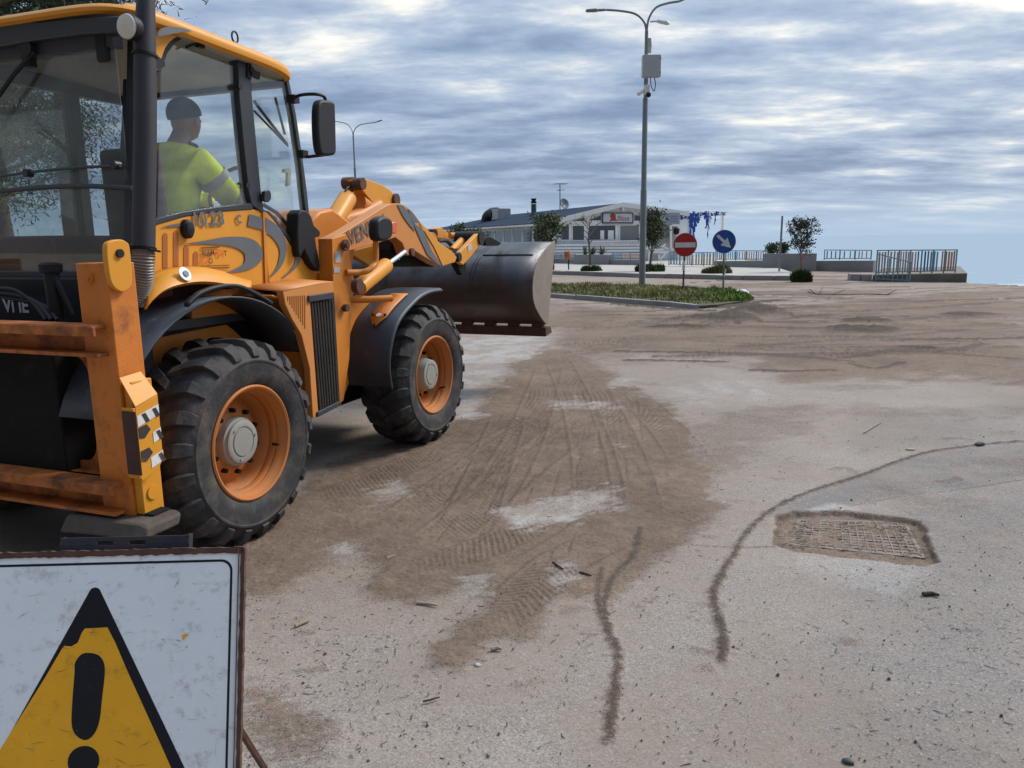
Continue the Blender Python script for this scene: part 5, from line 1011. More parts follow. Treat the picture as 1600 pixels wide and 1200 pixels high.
# ------------------------------------------------------------ grass island, kerbs, pavement
KERB = mat('kerb_concrete', (0.27, 0.26, 0.25), 0.9, var=0.2, scale=2, bump=0.3, bscale=25, dirt=0.3, dcol=(0.14, 0.115, 0.09), dscale=2)
isl_px = [(780,448),(858,446),(930,449),(1000,449),(1080,452),(1130,455),(1165,462),(1178,469),(1160,475),(1120,481),(1090,483),(1060,479),(1000,475.5),(940,470.5),(858,464),(780,458)]
IP = [Vector((*G(*p)[:2], 0)) for p in isl_px]
MB().prism([p+Vector((0, 0, -0.05)) for p in IP], (0, 0, 0.13)).build('grass_island', mat('island_soil', (0.075, 0.062, 0.035), 0.95, var=0.3, bump=0.3), None, 0)
tag(bpy.data.objects['grass_island'], kind='structure')
def kerb(name, pts, h, wd, seg, z0=-0.02, m=KERB):
    """kerb stones laid end to end along a line"""
    mb_ = MB(); rs = random.Random(4)
    for a, b in zip(pts[:-1], pts[1:]):
        a = Vector(a); b = Vector(b); l = (b-a).length; n = max(1, round(l/seg)); d = (b-a)/n; nn_ = Vector((-d.y, d.x, 0)).normalized()
        for i in range(n):
            p = a+d*i+d*0.012; q = a+d*(i+1)-d*0.012; hh = h+rs.uniform(-0.008, 0.008); o_ = nn_*rs.uniform(-0.006, 0.006)
            mb_.prism([p+o_+Vector((0, 0, z0)), q+o_+Vector((0, 0, z0)), q+nn_*wd+o_+Vector((0, 0, z0)), p+nn_*wd+o_+Vector((0, 0, z0))], (0, 0, hh-z0))
    o = mb_.build(name, m, None, 0, 0.012); tag(o, kind='structure'); return o
kerb('kerb', [G(780,459.5), G(858,465), G(940,471.5), G(1000,476.5), G(1050,480), G(1085,484)], 0.13, 0.15, 1.0)
def grass(name, P_, n, h, seed, col1, label=None, kind='stuff', cat=None, group=None, inner=None, wd=0.012, mound=0.0):
    rs = np.random.RandomState(seed); xs = [p[0] for p in P_]; ys = [p[1] for p in P_]; mbx = MB(); k = 0
    X0 = rs.uniform(min(xs), max(xs), n*6); Y0 = rs.uniform(min(ys), max(ys), n*6); d = inpoly(X0, Y0, [tuple(p[:2]) for p in P_]); nz = fbm(X0, Y0, 1.6, 4, seed)
    ok = np.where((d > 0.0) & (nz+rs.uniform(-0.1, 0.1, n*6) > 0.36))[0][:n]
    R_ = max(d.max(), 0.01)
    vs = []; fs = []
    for i in ok:
        x, y = X0[i], Y0[i]; mz = mound*min(1, d[i]/R_*1.6)**0.6; hh = h*rs.uniform(0.3, 1.7)*(0.2+1.6*nz[i]**1.5*1.4)*(0.6+0.4*min(1, d[i]/(0.25*R_+1e-6))); a = rs.uniform(0, 6.28); le = rs.uniform(0.1, 0.8)*hh; b = len(vs)
        z0 = 0.06+mz*rs.uniform(0.0, 1.0); w2 = wd*rs.uniform(0.6, 1.6); c, s = math.cos(a), math.sin(a)
        vs += [(x-s*w2, y+c*w2, z0), (x+s*w2, y-c*w2, z0), (x+c*le*0.4+s*w2*0.8, y+s*le*0.4-c*w2*0.8, z0+hh*0.6), (x+c*le*0.4-s*w2*0.8, y+s*le*0.4+c*w2*0.8, z0+hh*0.6), (x+c*le, y+s*le, z0+hh)]
        fs += [(b, b+1, b+2, b+3), (b+3, b+2, b+4)]
    mbx.v = vs; mbx.f = fs; o = mbx.build(name, grassmat(name+'_blades', col1), None, 0); tag(o, label, cat, group, kind); return o
def grassmat(name, cols):
    m, nt, b = newmat(name); N = nt.nodes; L = nt.links; g = N.new('ShaderNodeNewGeometry'); r = N.new('ShaderNodeValToRGB'); L.new(g.outputs['Random Per Island'], r.inputs[0])
    cr = r.color_ramp; cr.elements[0].color = (*cols[0], 1); cr.elements[1].color = (*cols[-1], 1)
    for i, c in enumerate(cols[1:-1]): e = cr.elements.new((i+1)/(len(cols)-1)); e.color = (*c, 1)
    tc = N.new('ShaderNodeTexCoord'); n = N.new('ShaderNodeTexNoise'); n.inputs['Scale'].default_value = 0.9; n.inputs['Detail'].default_value = 3; L.new(tc.outputs['Object'], n.inputs[0])
    mr = N.new('ShaderNodeMapRange'); L.new(n.outputs['Fac'], mr.inputs[0]); mr.inputs[1].default_value = 0.3; mr.inputs[2].default_value = 0.7; mr.inputs[3].default_value = 0.6; mr.inputs[4].default_value = 1.35
    s = N.new('ShaderNodeVectorMath'); s.operation = 'SCALE'; L.new(r.outputs[0], s.inputs[0]); L.new(mr.outputs[0], s.inputs['Scale']); L.new(s.outputs[0], b.inputs['Base Color']); b.inputs['Roughness'].default_value = 0.75; b.inputs['Specular IOR Level'].default_value = 0.25
    return m
GC = [(0.12, 0.15, 0.03), (0.18, 0.20, 0.045), (0.29, 0.26, 0.10), (0.40, 0.33, 0.18), (0.10, 0.12, 0.02)]
GP = [Vector((*G(*p)[:2], 0)) for p in [(780,449),(858,447.5),(930,450),(1000,450),(1080,453),(1130,456),(1160,462),(1172,468),(1155,473),(1120,478),(1085,480),(1000,473),(940,468),(858,462),(780,456)]]
grass('grass', GP, 24000, 0.085, 5, GC)
grass('grass', [G(*p) for p in [(1080,459),(1120,457),(1160,464),(1178,470),(1160,475),(1120,477),(1085,472)]], 4000, 0.12, 6, [(0.08, 0.15, 0.012), (0.12, 0.20, 0.02), (0.07, 0.12, 0.012)])
# pavement on the far side
K1 = [G(780,429), G(860,429), G(930,431.5), G(1000,434), G(1080,436), G(1160,438), G(1260,439)]
K1 = [Vector((p.x, p.y, 0)) for p in K1]
PAVE = mat('pavement_concrete', (0.42, 0.385, 0.335), 0.9, var=0.12, scale=0.8, bump=0.15, dirt=0.3, dcol=(0.24, 0.19, 0.145), dscale=1.1)
kerb('kerb', K1, 0.19, 0.22, 1.2)
tag(MB().prism([p+Vector((0.05, 0.2, -0.03)) for p in K1]+[Vector((14.9, 45.8, -0.03)), Vector((17.5, 62, -0.03)), Vector((-3, 62, -0.03))], (0, 0, 0.20)).build('pavement', PAVE, None, 0), kind='structure')
DW = mat('driftwood', (0.33, 0.26, 0.17), 0.85, var=0.25, bump=0.2)
# ------------------------------------------------------------ beach restaurant
BF = Frame(2.6, 52.0, math.radians(70.2)); BP = BF.P
PAINT = mat('white_boards', (0.90, 0.90, 0.89), 0.6, var=0.04, scale=1.5, bump=0.03, dirt=0.08, dcol=(0.4, 0.37, 0.32), dscale=1.5)
ROOFM = mat('roof_slate_blue', (0.032, 0.046, 0.074), 0.95, var=0.12, scale=2, bump=0.1, spec=0.08)
PANE = mat('dark_pane', (0.075, 0.088, 0.095), 0.12, var=0.15, scale=0.6, bump=0, spec=0.6)
CURT = mat('blind_grey', (0.24, 0.25, 0.245), 0.8, var=0.1, bump=0)
RE = BF.empty('restaurant', 'low white boarded beach restaurant with slate blue gable roof and a name board', 'building')
GW = 9.9                                                                      # gable wall length
ze = BP(862, 347, v=0).z; zr_ = BP(968, 320, v=0).z; ur = BP(968, 320, v=0).x; D_ = 30.0; zf = 0.1
print('building', ze, zr_, ur, BP(1026, 332, v=0), BP(1060, 350, v=0), BP(862, 414, v=0))
zR = BP(1026, 333, v=0).z
mbw = MB(); mbw.prism([(0, 0, zf), (0, 0, ze), (ur, 0, zr_-0.05), (GW, 0, zR), (GW, 0, zf)], (0, D_, 0)); wall = mbw.build('wall', PAINT, RE, 0)
rf = MB(); ov = 0.45
def rp(u, v, z): return Vector((u, v, z))
sl1 = (zr_-ze)/ur; sl2 = (zR-zr_)/(GW-ur)
rf.prism([rp(-0.7, -ov, ze-0.7*sl1), rp(ur, -ov, zr_), rp(ur, D_-5, zr_), rp(-0.7, D_+ov, ze-0.7*sl1)], (0, 0, 0.10)); rf.prism([rp(ur, -ov, zr_), rp(GW+0.5, -ov, zR+0.5*sl2), rp(GW+0.5, D_+ov, zR+0.5*sl2), rp(ur, D_-5, zr_)], (0, 0, 0.10)); rf.prism([rp(ur, D_-5, zr_), rp(GW+0.5, D_+ov, zR-0.1), rp(-0.7, D_+ov, ze-0.7*sl1)], (0, 0, 0.09))
roof_o = rf.build('roof', ROOFM, RE, 0)
tr2 = MB(); tr2.prism([rp(-0.75, -ov-0.06, ze-0.75*sl1-0.16), rp(ur, -ov-0.06, zr_-0.16), rp(ur, -ov-0.06, zr_+0.14), rp(-0.75, -ov-0.06, ze-0.75*sl1+0.14)], (0, 0.06, 0)); tr2.prism([rp(ur, -ov-0.06, zr_-0.16), rp(GW+0.55, -ov-0.06, zR+0.5*sl2-0.16), rp(GW+0.55, -ov-0.06, zR+0.5*sl2+0.14), rp(ur, -ov-0.06, zr_+0.14)], (0, 0.06, 0))
tr2.prism([rp(-0.73, -ov, ze-0.7*sl1-0.08), rp(-0.73, D_, ze-0.7*sl1-0.08), rp(-0.73, D_, ze-0.7*sl1+0.05), rp(-0.73, -ov, ze-0.7*sl1+0.05)], (0.05, 0, 0)); tr2.bb((ur-0.05, -ov-0.1, zr_-0.45), (ur+0.05, -ov+0.3, zr_-0.1))
for k in range(30): tr2.bb((-0.68, 0.3+k, ze-0.72*sl1-0.10), (0.0, 0.42+k, ze-0.3*sl1-0.10))
tr2.build('fascia', mat('fascia_white', (0.78, 0.78, 0.74), 0.6, var=0.05, bump=0), RE, 0)
def win(px, parent=RE, depth=0.03, m=PANE, name='window', fr_=0.09, plane=0.0):
    q = [BP(x, y, v=plane) for x, y in px]; o = MB().prism([p+Vector((0, -0.03, 0)) for p in q], (0, 0.02, 0)).build(name, m, parent, 0)
    c = sum(q, Vector())/len(q); A = [p+(p-c).normalized()*fr_+Vector((0, -0.05, 0)) for p in q]; B = [p+Vector((0, -0.05, 0)) for p in q]; MB().ring(A, B, (0, 0.045, 0)).build('frame', PAINT, o, 0); return o
win([(876.5,353),(888.5,353),(888.5,374.5),(876.5,374.5)]); win([(894.5,353),(912,353),(912,375),(894.5,375)])
w1 = win([(919.5,353),(961,352),(961,374),(919.5,375)]); win([(968.5,352.5),(997.5,352),(998,378),(968.5,378)], m=CURT)
win([(895,345.3),(912.5,340.3),(912.5,345.3)], fr_=0.05); win([(919.5,344.5),(939,336),(939,344.5)], fr_=0.05); win([(990.5,335.8),(998,337.5),(1004,340),(1004,345),(990.5,345)], fr_=0.05)
win([(1027,355),(1046,354.5),(1046,378),(1027,379)], m=CURT)
blinds = MB(); blinds.prism([BP(x, y, v=-0.045) for x, y in ((938,360),(944,360),(944,374),(938,374))], (0, 0.01, 0)); blinds.prism([BP(x, y, v=-0.045) for x, y in ((950,360),(959,360),(959,374),(950,374))], (0, 0.01, 0)); blinds.build('curtain', PAINT, w1, 0)
# long side, seen between the trees
for k in range(14):
    v0 = 0.9+k*2.1; o = MB().bb((-0.03, v0, 1.55), (-0.01, v0+1.7, 2.45)).build('window', PANE, RE, 0)
    MB().ring([Vector((-0.05, v0-0.08, 1.47)), Vector((-0.05, v0+1.78, 1.47)), Vector((-0.05, v0+1.78, 2.53)), Vector((-0.05, v0-0.08, 2.53))], [Vector((-0.05, v0, 1.55)), Vector((-0.05, v0+1.7, 1.55)), Vector((-0.05, v0+1.7, 2.45)), Vector((-0.05, v0, 2.45))], (0.045, 0, 0)).build('frame', PAINT, o, 0)
# boarded apron below the windows
bd_ = MB(); a0 = BP(862, 377, v=-0.5); a1 = BP(1003, 380, v=-0.5)
for k in range(7):
    z1 = 1.42-k*0.20; bd_.prism([(-0.8, -0.50, z1-0.15), (a1.x, -0.50, z1-0.22), (a1.x, -0.50, z1-0.07), (-0.8, -0.50, z1)], (0, 0.04, 0))
bd_.build('boarding', PAINT, RE, 0); MB().prism([(-0.8, -0.45, -0.1), (a1.x, -0.45, -0.1), (a1.x, -0.45, 1.35), (-0.8, -0.45, 1.42)], (0, 0.3, 0)).build('board_backing', mat('shadow_gap_grey', (0.22, 0.24, 0.27), 0.8, bump=0), RE, 0)
ra = MB(); za = BP(930, 377, v=-0.55).z
for i in range(38):
    u_ = BP(922, 377, v=-0.55).x+i*0.115
    if u_ < BP(1000, 378, v=-0.55).x: ra.bb((u_, -0.60, za-0.35), (u_+0.04, -0.56, za-0.02))
ra.bb((BP(921, 377, v=-0.55).x, -0.61, za-0.03), (BP(1000, 378, v=-0.55).x, -0.54, za+0.03)); ra.build('railing', PAINT, RE, 0)
sb_ = MB().prism([BP(x, y, v=-0.12) for x, y in ((942.5,333.5),(988.5,333.5),(988.5,347.5),(942.5,347.5))], (0, 0.05, 0)).build('name_board', mat('board_white', (0.62, 0.66, 0.70), 0.5, var=0.03, bump=0), RE, 0)
MB().ring([BP(x, y, v=-0.14) for x, y in ((941.3,332.5),(989.7,332.5),(989.7,349.2),(941.3,349.2))], [BP(x, y, v=-0.14) for x, y in ((942.7,333.7),(988.3,333.7),(988.3,347.2),(942.7,347.2))], (0, 0.08, 0)).build('frame', mat('board_frame', (0.06, 0.06, 0.07), 0.5, bump=0), sb_, 0)
text('Ulisse', 'lettering', mat('letter_red', (0.42, 0.03, 0.03), 0.5, bump=0), sb_, BP(960.5, 345, v=-0.13), (1, 0, 0), (0, 0, 1), 0.50, 0.002, bold=0.002, sx=0.95)
rm = mat('emblem_red', (0.38, 0.05, 0.02), 0.5, bump=0)
em = MB(); em.prism([BP(x, y, v=-0.135) for x, y in curve_px([(952,346),(955,342),(953,338),(955,334.5),(958,333.8),(962,335.5),(962,341),(964,345),(958,345)], 3, True)], (0, 0.004, 0)); em.build('emblem', rm, sb_, 0)
# roof gear
def onroof(px, py, u): return BF.P(px, py, u=u)
du = MB(); p = onroof(783, 343, 3.0); du.bb((2.4, p.y-0.9, 3.5), (3.6, p.y+0.9, 4.45)); hv = RE
tag(du.build('ventilation_unit', mat('vent_box_grey', (0.38, 0.40, 0.40), 0.5), None, 30, 0.02), 'pale grey ventilation box with black elbow duct on the slate roof', 'ventilation unit')
vu = bpy.data.objects['ventilation_unit']; vu.location = BF.o; vu.rotation_euler = (0, 0, math.pi/2-BF.th)
el = MB(); el.tube(catmull([(2.9, p.y+0.9, 4.0), (2.7, p.y+1.6, 3.98), (2.5, p.y+2.1, 3.7), (2.4, p.y+2.2, 3.1)], 6), 0.62, 14); el.build('elbow_duct', BLK, vu)
ck = BF.empty('flue', 'thin dark metal flue pipe on the slate roof', 'chimney'); p = onroof(834, 326, 3.4)
MB().tube([(3.4, p.y, 3.4), (3.4, p.y, 4.55)], 0.22, 12).build('pipe', mat('flue_blue', (0.06, 0.09, 0.12), 0.5), ck); MB().tube([(3.4, p.y, 4.60), (3.4, p.y, 4.75), (3.4, p.y, 4.8), (3.4, p.y, 4.98)], [0.22, 0.24, 0.16, 0.24], 12).build('cowl', BLK, ck)
an = BF.empty('antenna', 'thin television aerial mast on the roof ridge', 'antenna'); p = onroof(875, 312, ur-1.0); zt_ = BF.P(875.5, 287, u=ur-1.0).z; am_ = MB(); am_.tube([(ur-1.0, p.y, 3.6), (ur-1.0, p.y, zt_)], 0.04, 6); am_.tube([(ur-1.5, p.y-0.2, zt_-0.02), (ur-0.4, p.y+0.2, zt_-0.02)], 0.025, 5)
for k in range(6): am_.tube([(ur-1.4+k*0.17, p.y-0.45, zt_), (ur-1.4+k*0.17, p.y+0.45, zt_)], 0.02, 4)
am_.tube([(ur-1.25, p.y, zt_-0.5), (ur-0.6, p.y, zt_-0.45)], 0.03, 5); am_.build('mast', POLEM, an)
ds = BF.empty('satellite_dish', 'small grey satellite dish on the slate roof beside the aerial', 'satellite dish'); p = BF.P(881, 318, u=ur-0.8)
dm_ = MB(); vs = []; c = Vector((ur-0.8, p.y, p.z)); ax_ = Vector((0.25, -1, 0.25)).normalized(); b1 = ax_.orthogonal().normalized(); b2 = ax_.cross(b1); rows = []
for i in range(5): r = 0.42*i/4+0.01; rows.append([c+ax_*(r*r*0.5)+(b1*math.cos(k*0.393)+b2*math.sin(k*0.393))*r for k in range(17)])
dm_.add([q for r in rows for q in r], [(i*17+k, i*17+k+1, (i+1)*17+k+1, (i+1)*17+k) for i in range(4) for k in range(16)]); o = dm_.build('dish', POLEM, ds); s_ = o.modifiers.new('s', 'SOLIDIFY'); s_.thickness = 0.02
MB().tube([c, c+ax_*0.5+Vector((0, 0, -0.05))], 0.02, 5).tube([c, Vector((c.x, c.y, 3.7))], 0.03, 5).build('feed_arm', POLEM, ds)
# side annex with board, porch and steps
AX = BF.empty('porch_annex', 'small white porch annex with a grey lettered board and wooden steps', 'building')
ub0, ub1 = BP(1026, 340, v=-0.6).x, BP(1062, 340, v=-0.6).x; zt1, zt0 = BP(1045, 332.5, v=-0.6).z, BP(1045, 351, v=-0.6).z
MB().bb((GW+0.05, -0.4, 0.1), (ub1-0.1, 3.5, zt0-0.05)).build('wall', PAINT, AX, 0)
MB().bb((ub0-0.6, -0.62, zt0), (ub1, -0.5, zt1)).build('board', mat('board_greyblue', (0.30, 0.33, 0.38), 0.6, var=0.06), AX, 0)
text('LISSE', 'lettering', WHT, AX, Vector((ub0-0.3, -0.63, zt0+0.28)), (1, 0, 0), (0, 0, 1), 0.46, 0.002, bold=0.006)
for k in range(3): MB().bb((ub1-0.75, -0.625, zt0+0.2+k*0.17), (ub1-0.15, -0.621, zt0+0.26+k*0.17)).build('fine_lettering', mat('board_ink', (0.12, 0.13, 0.2), 0.6, bump=0), AX, 0)
bl = MB(); q = [BP(x, y, v=-0.43) for x, y in ((1029,355),(1046,355),(1046,379),(1029,379))]; bl.prism(q, (0, 0.02, 0)); bl.build('blind', CURT, AX, 0)
fr2 = MB()
def post(px0, py0, px1, py1, v=-0.7, w_=0.13): 
    a, b = BP(px0, py0, v=v), BP(px1, py1, v=v); d = (b-a).normalized(); n_ = Vector((d.z, 0, -d.x))*w_/2
    fr2.prism([a-n_, a+n_, b+n_, b-n_], (0, 0.1, 0))
for l in ((1048.5,352,1048.5,390), (1048,390,1037,390), (1050.5,352,1060,352), (1030,398,1030,414), (1012,390,1058,390), (1014,394,1014,412), (1014,394,1045,394), (1014,411,1043,411), (1030,408,1040,396), (1034,386,1040,382), (1006,390,1026,381), (1026,381,1044,389)): post(*l)
fr2.build('porch_frame', PAINT, AX, 0)
bal = MB()
for k in range(10): a = BP(1030+k*1.7, 372, v=-0.65); b = BP(1030+k*1.7, 387, v=-0.65); bal.bb((a.x-0.02, -0.68, b.z), (a.x+0.02, -0.64, a.z))
for k in range(7): q = [BP(1015, 396.5+k*2.1, v=-0.6), BP(1028, 396.5+k*2.1, v=-0.6)]; bal.bb((q[0].x, -0.62, q[0].z-0.045), (q[1].x, -0.58, q[0].z))
bal.build('balustrade', mat('weathered_boards', (0.42, 0.40, 0.37), 0.8, var=0.2), AX, 0)
ln = MB(); c = BP(1057, 361, v=-0.6); ln.tube([c+Vector((0, 0, -0.25)), c+Vector((0, 0, -0.15)), c+Vector((0, 0, 0.15)), c+Vector((0, 0, 0.25))], [0.10, 0.2, 0.22, 0.05], 8); lo_ = ln.build('lantern', BLK, None); tag(lo_, 'black wall lantern on the white porch post', 'lantern'); lo_.location = BF.o; lo_.rotation_euler = (0, 0, math.pi/2-BF.th)
# pergola with torn blue and white bunting
PG = BF.empty('pergola', 'white timber pergola frame beside the restaurant', 'pergola'); pg = MB()
for px in (1068, 1077, 1128.5): a = BP(px, 332, v=0.3); b = BP(px, 405, v=0.3); pg.bb((a.x-0.08-(0.25 if px == 1068 else 0), 0.2, 0.1), (a.x+0.08+(0.25 if px == 1068 else 0), 0.4, a.z))
a = BP(1060, 332.5, v=0.3); b = BP(1135, 334, v=0.3); pg.prism([a, b, b+Vector((0, 0, -0.14)), a+Vector((0, 0, -0.14))], (0, 0.12, 0)); pg.prism([a+Vector((0, 2.0, 0)), b+Vector((0, 2, 0)), b+Vector((0, 2, -0.14)), a+Vector((0, 2, -0.14))], (0, 0.12, 0))
for k in range(8): u_ = a.x+0.2+k*(b.x-a.x-0.4)/7; pg.bb((u_, 0.1, a.z), (u_+0.07, 2.4, a.z+0.1))
p1, p2 = BP(1077, 352, v=0.3), BP(1084, 340, v=0.3); pg.tube([p1, p2], 0.06, 6); pg.build('frame', PAINT, PG, 0)
random.seed(21); bun = MB(); bw = MB()
def rag(x, y, w_, h, ph):
    t = bun if random.random() < 0.72 else bw; n = 6; vs = []; fs = []
    for i in range(n+1):
        q = BP(x+math.sin(ph+i*1.1)*w_*0.35, y+h*i/n, v=0.15); ww = w_/1200*54*(0.5+0.5*abs(math.cos(i*1.3+ph)))/2; vs += [q-Vector((ww, 0.04*math.sin(i*2+ph), 0)), q+Vector((ww, 0.05*math.cos(i*2), 0))]
    for i in range(n): fs.append((2*i, 2*i+1, 2*i+3, 2*i+2))
    t.add(vs, fs)
for i in range(34): x = random.uniform(1062, 1131); rag(x, 330.5+random.uniform(-1, 2), random.uniform(2, 4.5), random.uniform(5, 13)*(0.5 if x > 1112 else 1), random.uniform(0, 6))
for x, h, w_ in ((1080,36,4),(1083,46,3.5),(1086,30,4),(1078,22,4),(1104,24,4),(1106,40,1.6),(1108,16,4),(1117,18,2),(1089,16,5),(1093,12,4)): rag(x, 333, w_, h, x); rag(x+1, 333, w_, h*0.7, x+2)
BT = mat('bunting_blue', (0.025, 0.075, 0.38), 0.8, bump=0); bo_ = bun.build('bunting', BT, None, 40); tag(bo_, 'torn blue and white bunting hanging in strips from the pergola', 'bunting'); bo_.location = BF.o; bo_.rotation_euler = (0, 0, math.pi/2-BF.th)
bw.build('white_strips', PAINT, bo_, 40)
# ------------------------------------------------------------ walls, fences
WALLM = mat('render_grey', (0.27, 0.27, 0.275), 0.9, var=0.15, scale=1.0, bump=0.15, dirt=0.2, dcol=(0.16, 0.14, 0.12), dscale=0.8)
def wallpx(name, label, pts, ztop, t, m=WALLM, cap=True):
    """pts: foot pixels; ztop: top pixel y at each"""
    A = [G(*p, 0.17) for p in pts]; T = []
    for a, p, yt in zip(A, pts, ztop):
        r = rayd(p[0], yt); k = a.y/r.y; T.append((EYE+r*k).z)
    o = MB()
    for i in range(len(A)-1):
        d = (A[i+1]-A[i]).normalized(); n_ = Vector((-d.y, d.x, 0))*t
        o.prism([A[i]+Vector((0, 0, -0.2)), A[i+1]+Vector((0, 0, -0.2)), Vector((A[i+1].x, A[i+1].y, T[i+1])), Vector((A[i].x, A[i].y, T[i]))], n_)
    ob = o.build(name, m, None, 0); tag(ob, label, 'wall'); return ob, A, T
wallpx('garden_wall', 'low grey wall in front of the restaurant below the railings', [(800,409),(900,412.3)], [403, 405.5], 0.25)
wallpx('planter_wall', 'higher grey planter wall holding agave plants', [(897,412.8),(950,413.6)], [398, 398.2], 0.8)
wallpx('garden_wall', 'low grey wall under the blue and pink railing', [(949,413.4),(1003,414.2)], [405.8, 406.5], 0.25)
wallpx('sea_wall', 'low grey wall along the pavement right of the blue arrow sign', [(1116,416.5),(1192,418)], [408, 407.6], 0.3)
wallpx('sea_wall', 'taller grey wall section behind the young tree', [(1191,418.5),(1275,418.5)], [396.5, 396], 0.35)
wallpx('sea_wall', 'low grey wall under the blue railing left of the coloured fence', [(1274.5,418),(1364,419.5)], [407.5, 407.2], 0.3)
FC = dict(blue=(0.20, 0.36, 0.50), pink=(0.60, 0.38, 0.30), teal=(0.17, 0.30, 0.33), white=(0.55, 0.56, 0.56), deep=(0.07, 0.17, 0.33), salmon=(0.55, 0.25, 0.16), drift=(0.36, 0.34, 0.30))
FM = {k: mat('fence_'+k, v, 0.6, var=0.12, bump=0.05, dirt=0.2) for k, v in FC.items()}
def fence(label, a, b, ytop, zfoot, panels, posts, gap=0.12, sw=0.05, posth=0.04, group=None, rail=True, d0=None, name='fence', jit=0.0, low=0.05, metal='teal'):
    """a, b foot points in the place; ytop top pixel rows"""
    a = Vector(a); b = Vector(b); d = (b-a); Lh = math.hypot(d.x, d.y); dd = Vector((d.x, d.y, 0)).normalized(); n_ = Vector((-dd.y, dd.x, 0))
    F_ = thing(name, label, 'fence', (a.x, a.y, 0), math.atan2(dd.y, dd.x), group); Ht = ytop
    rs = random.Random(int(a.x*31+a.y)); mt = MB()
    zf0, zf1 = zfoot
    zl = lambda t: zf0+(zf1-zf0)*t
    hl = lambda t: Ht[0]+(Ht[1]-Ht[0])*t
    for k in range(posts):
        t = k/(posts-1); mt.bb((t*Lh-posth/2, -posth/2, zl(t)), (t*Lh+posth/2, posth/2, hl(t)))
        mt.build('post', FM[metal], F_, 0); mt = MB()
    if rail:
        r = MB(); r.prism([(0, -0.03, hl(0)-0.04), (Lh, -0.03, hl(1)-0.04), (Lh, -0.03, hl(1)), (0, -0.03, hl(0))], (0, 0.06, 0)); r.prism([(0, -0.02, zl(0)+low), (Lh, -0.02, zl(1)+low), (Lh, -0.02, zl(1)+low+0.035), (0, -0.02, zl(0)+low+0.035)], (0, 0.04, 0)); r.build('rail', FM[metal], F_, 0)
    x = 0.0
    for (c, fr) in panels:
        x1 = x+Lh*fr; pm = MB(); q = x+gap/2
        while q < x1-sw/2:
            t = q/Lh; j = rs.uniform(-jit, jit); ww = sw*rs.uniform(0.8, 1.2) if jit else sw; pm.bb((q, -0.012, zl(t)+low), (q+ww, 0.012, hl(t)-0.07+j)); q += gap*(rs.uniform(0.8, 1.3) if jit else 1)
        pm.build('slat_panel', FM[c], F_, 0); x = x1
    return F_
def zat(p, py, px): r = rayd(px, py); return (EYE+r*(p.y/r.y)).z
def fpx(label, p0, p1, tops, feet, panels, posts, zb_=0.17, **k):
    a, b = G(*p0, zb_), G(*p1, zb_); return fence(label, a, b, (zat(a, tops[0], p0[0]), zat(b, tops[1], p1[0])), (zat(a, feet[0], p0[0]), zat(b, feet[1], p1[0])), panels, posts, **k)
fpx('teal and blue railing on the low wall at the left of the restaurant', (866,411.5), (899,412.3), (396.5, 396.5), (404.5, 405), [('teal', .5), ('blue', .5)], 4, gap=0.11)
fpx('short railing with a blue and a pink panel in front of the restaurant steps', (957,413.3), (1000,414), (394, 394.5), (406, 406.5), [('blue', .35), ('pink', .65)], 4, gap=0.10)
fpx('pale driftwood paling fence beside the no entry sign', (1045,415.5), (1118,416.8), (394, 394), (414.5, 416), [('blue', .3), ('white', .25), ('drift', .45)], 5, gap=0.17, sw=0.09, jit=0.06)
fpx('blue and pink metal railing on the low wall right of the arrow sign', (1118,416.4), (1198,417.8), (391, 391.5), (407, 407), [('blue', .5), ('pink', .5)], 6, gap=0.13)
fpx('blue metal railing on the low wall left of the coloured paling fence', (1287,418.5), (1360,419.3), (390, 390.5), (406, 406), [('deep', .5), ('blue', .25), ('pink', .25)], 4, gap=0.20)
# concrete platform with the tall coloured fence
CONC = mat('old_concrete', (0.17, 0.155, 0.13), 0.9, var=0.3, scale=1.5, bump=0.4, bscale=12, dirt=0.4, dcol=(0.06, 0.05, 0.042), dscale=1.2)
pA, pB = G(1363, 440), G(1510, 441.5); pz = zat(pB, 427, 1510); pA1 = zat(pA, 430, 1363)
pf = MB(); pf.prism([(pA.x, pA.y, -0.3), (pB.x, pB.y, -3.2), (pB.x, pB.y, pz), (pA.x, pA.y, pA1)], (3.2, 6.0, 0)); plo = pf.build('sea_platform', CONC, None, 0); tag(plo, 'dark stained concrete platform above the sea carrying the coloured fence', 'platform')
a = pA+Vector((0.35, 0.5, 0)); b = pB+Vector((-0.1, 0.6, 0))
fence('tall paling fence of orange white and blue slats on the concrete platform', a, b, (zat(a, 390.5, 1365), zat(b, 389.5, 1503)), (pA1, pz), [('salmon', .15), ('pink', .35), ('deep', .16), ('blue', .12), ('teal', .02), ('salmon', .20)], 8, gap=0.098, sw=0.060, posth=0.05, jit=0.02, low=0.06)
a = pA+Vector((0.05, -0.15, 0)); b = G(1419, 441); b = Vector((b.x, b.y-0.1, 0))
fence('loose metal gate panel leaning in front of the concrete platform', a, b, (zat(a, 396, 1363), zat(b, 409, 1419)), (zat(a, 430, 1363)-0.2, 0.0), [('teal', 1.0)], 3, gap=0.16, sw=0.03, posth=0.045, name='gate_panel')
st2 = MB(); a = G(1328, 438.5); b = G(1362, 439.5)
for t0, t1 in ((0, 0.48), (0.52, 1)): p0 = a.lerp(b, t0); p1 = a.lerp(b, t1); st2.prism([p0, p1, p1+Vector((0.2, 0.7, 0)), p0+Vector((0.2, 0.7, 0))], (0, 0, 0.26))
o = st2.build('concrete_step', KERB, None, 0, 0.03); tag(o, 'pale concrete step block beside the platform', 'step')
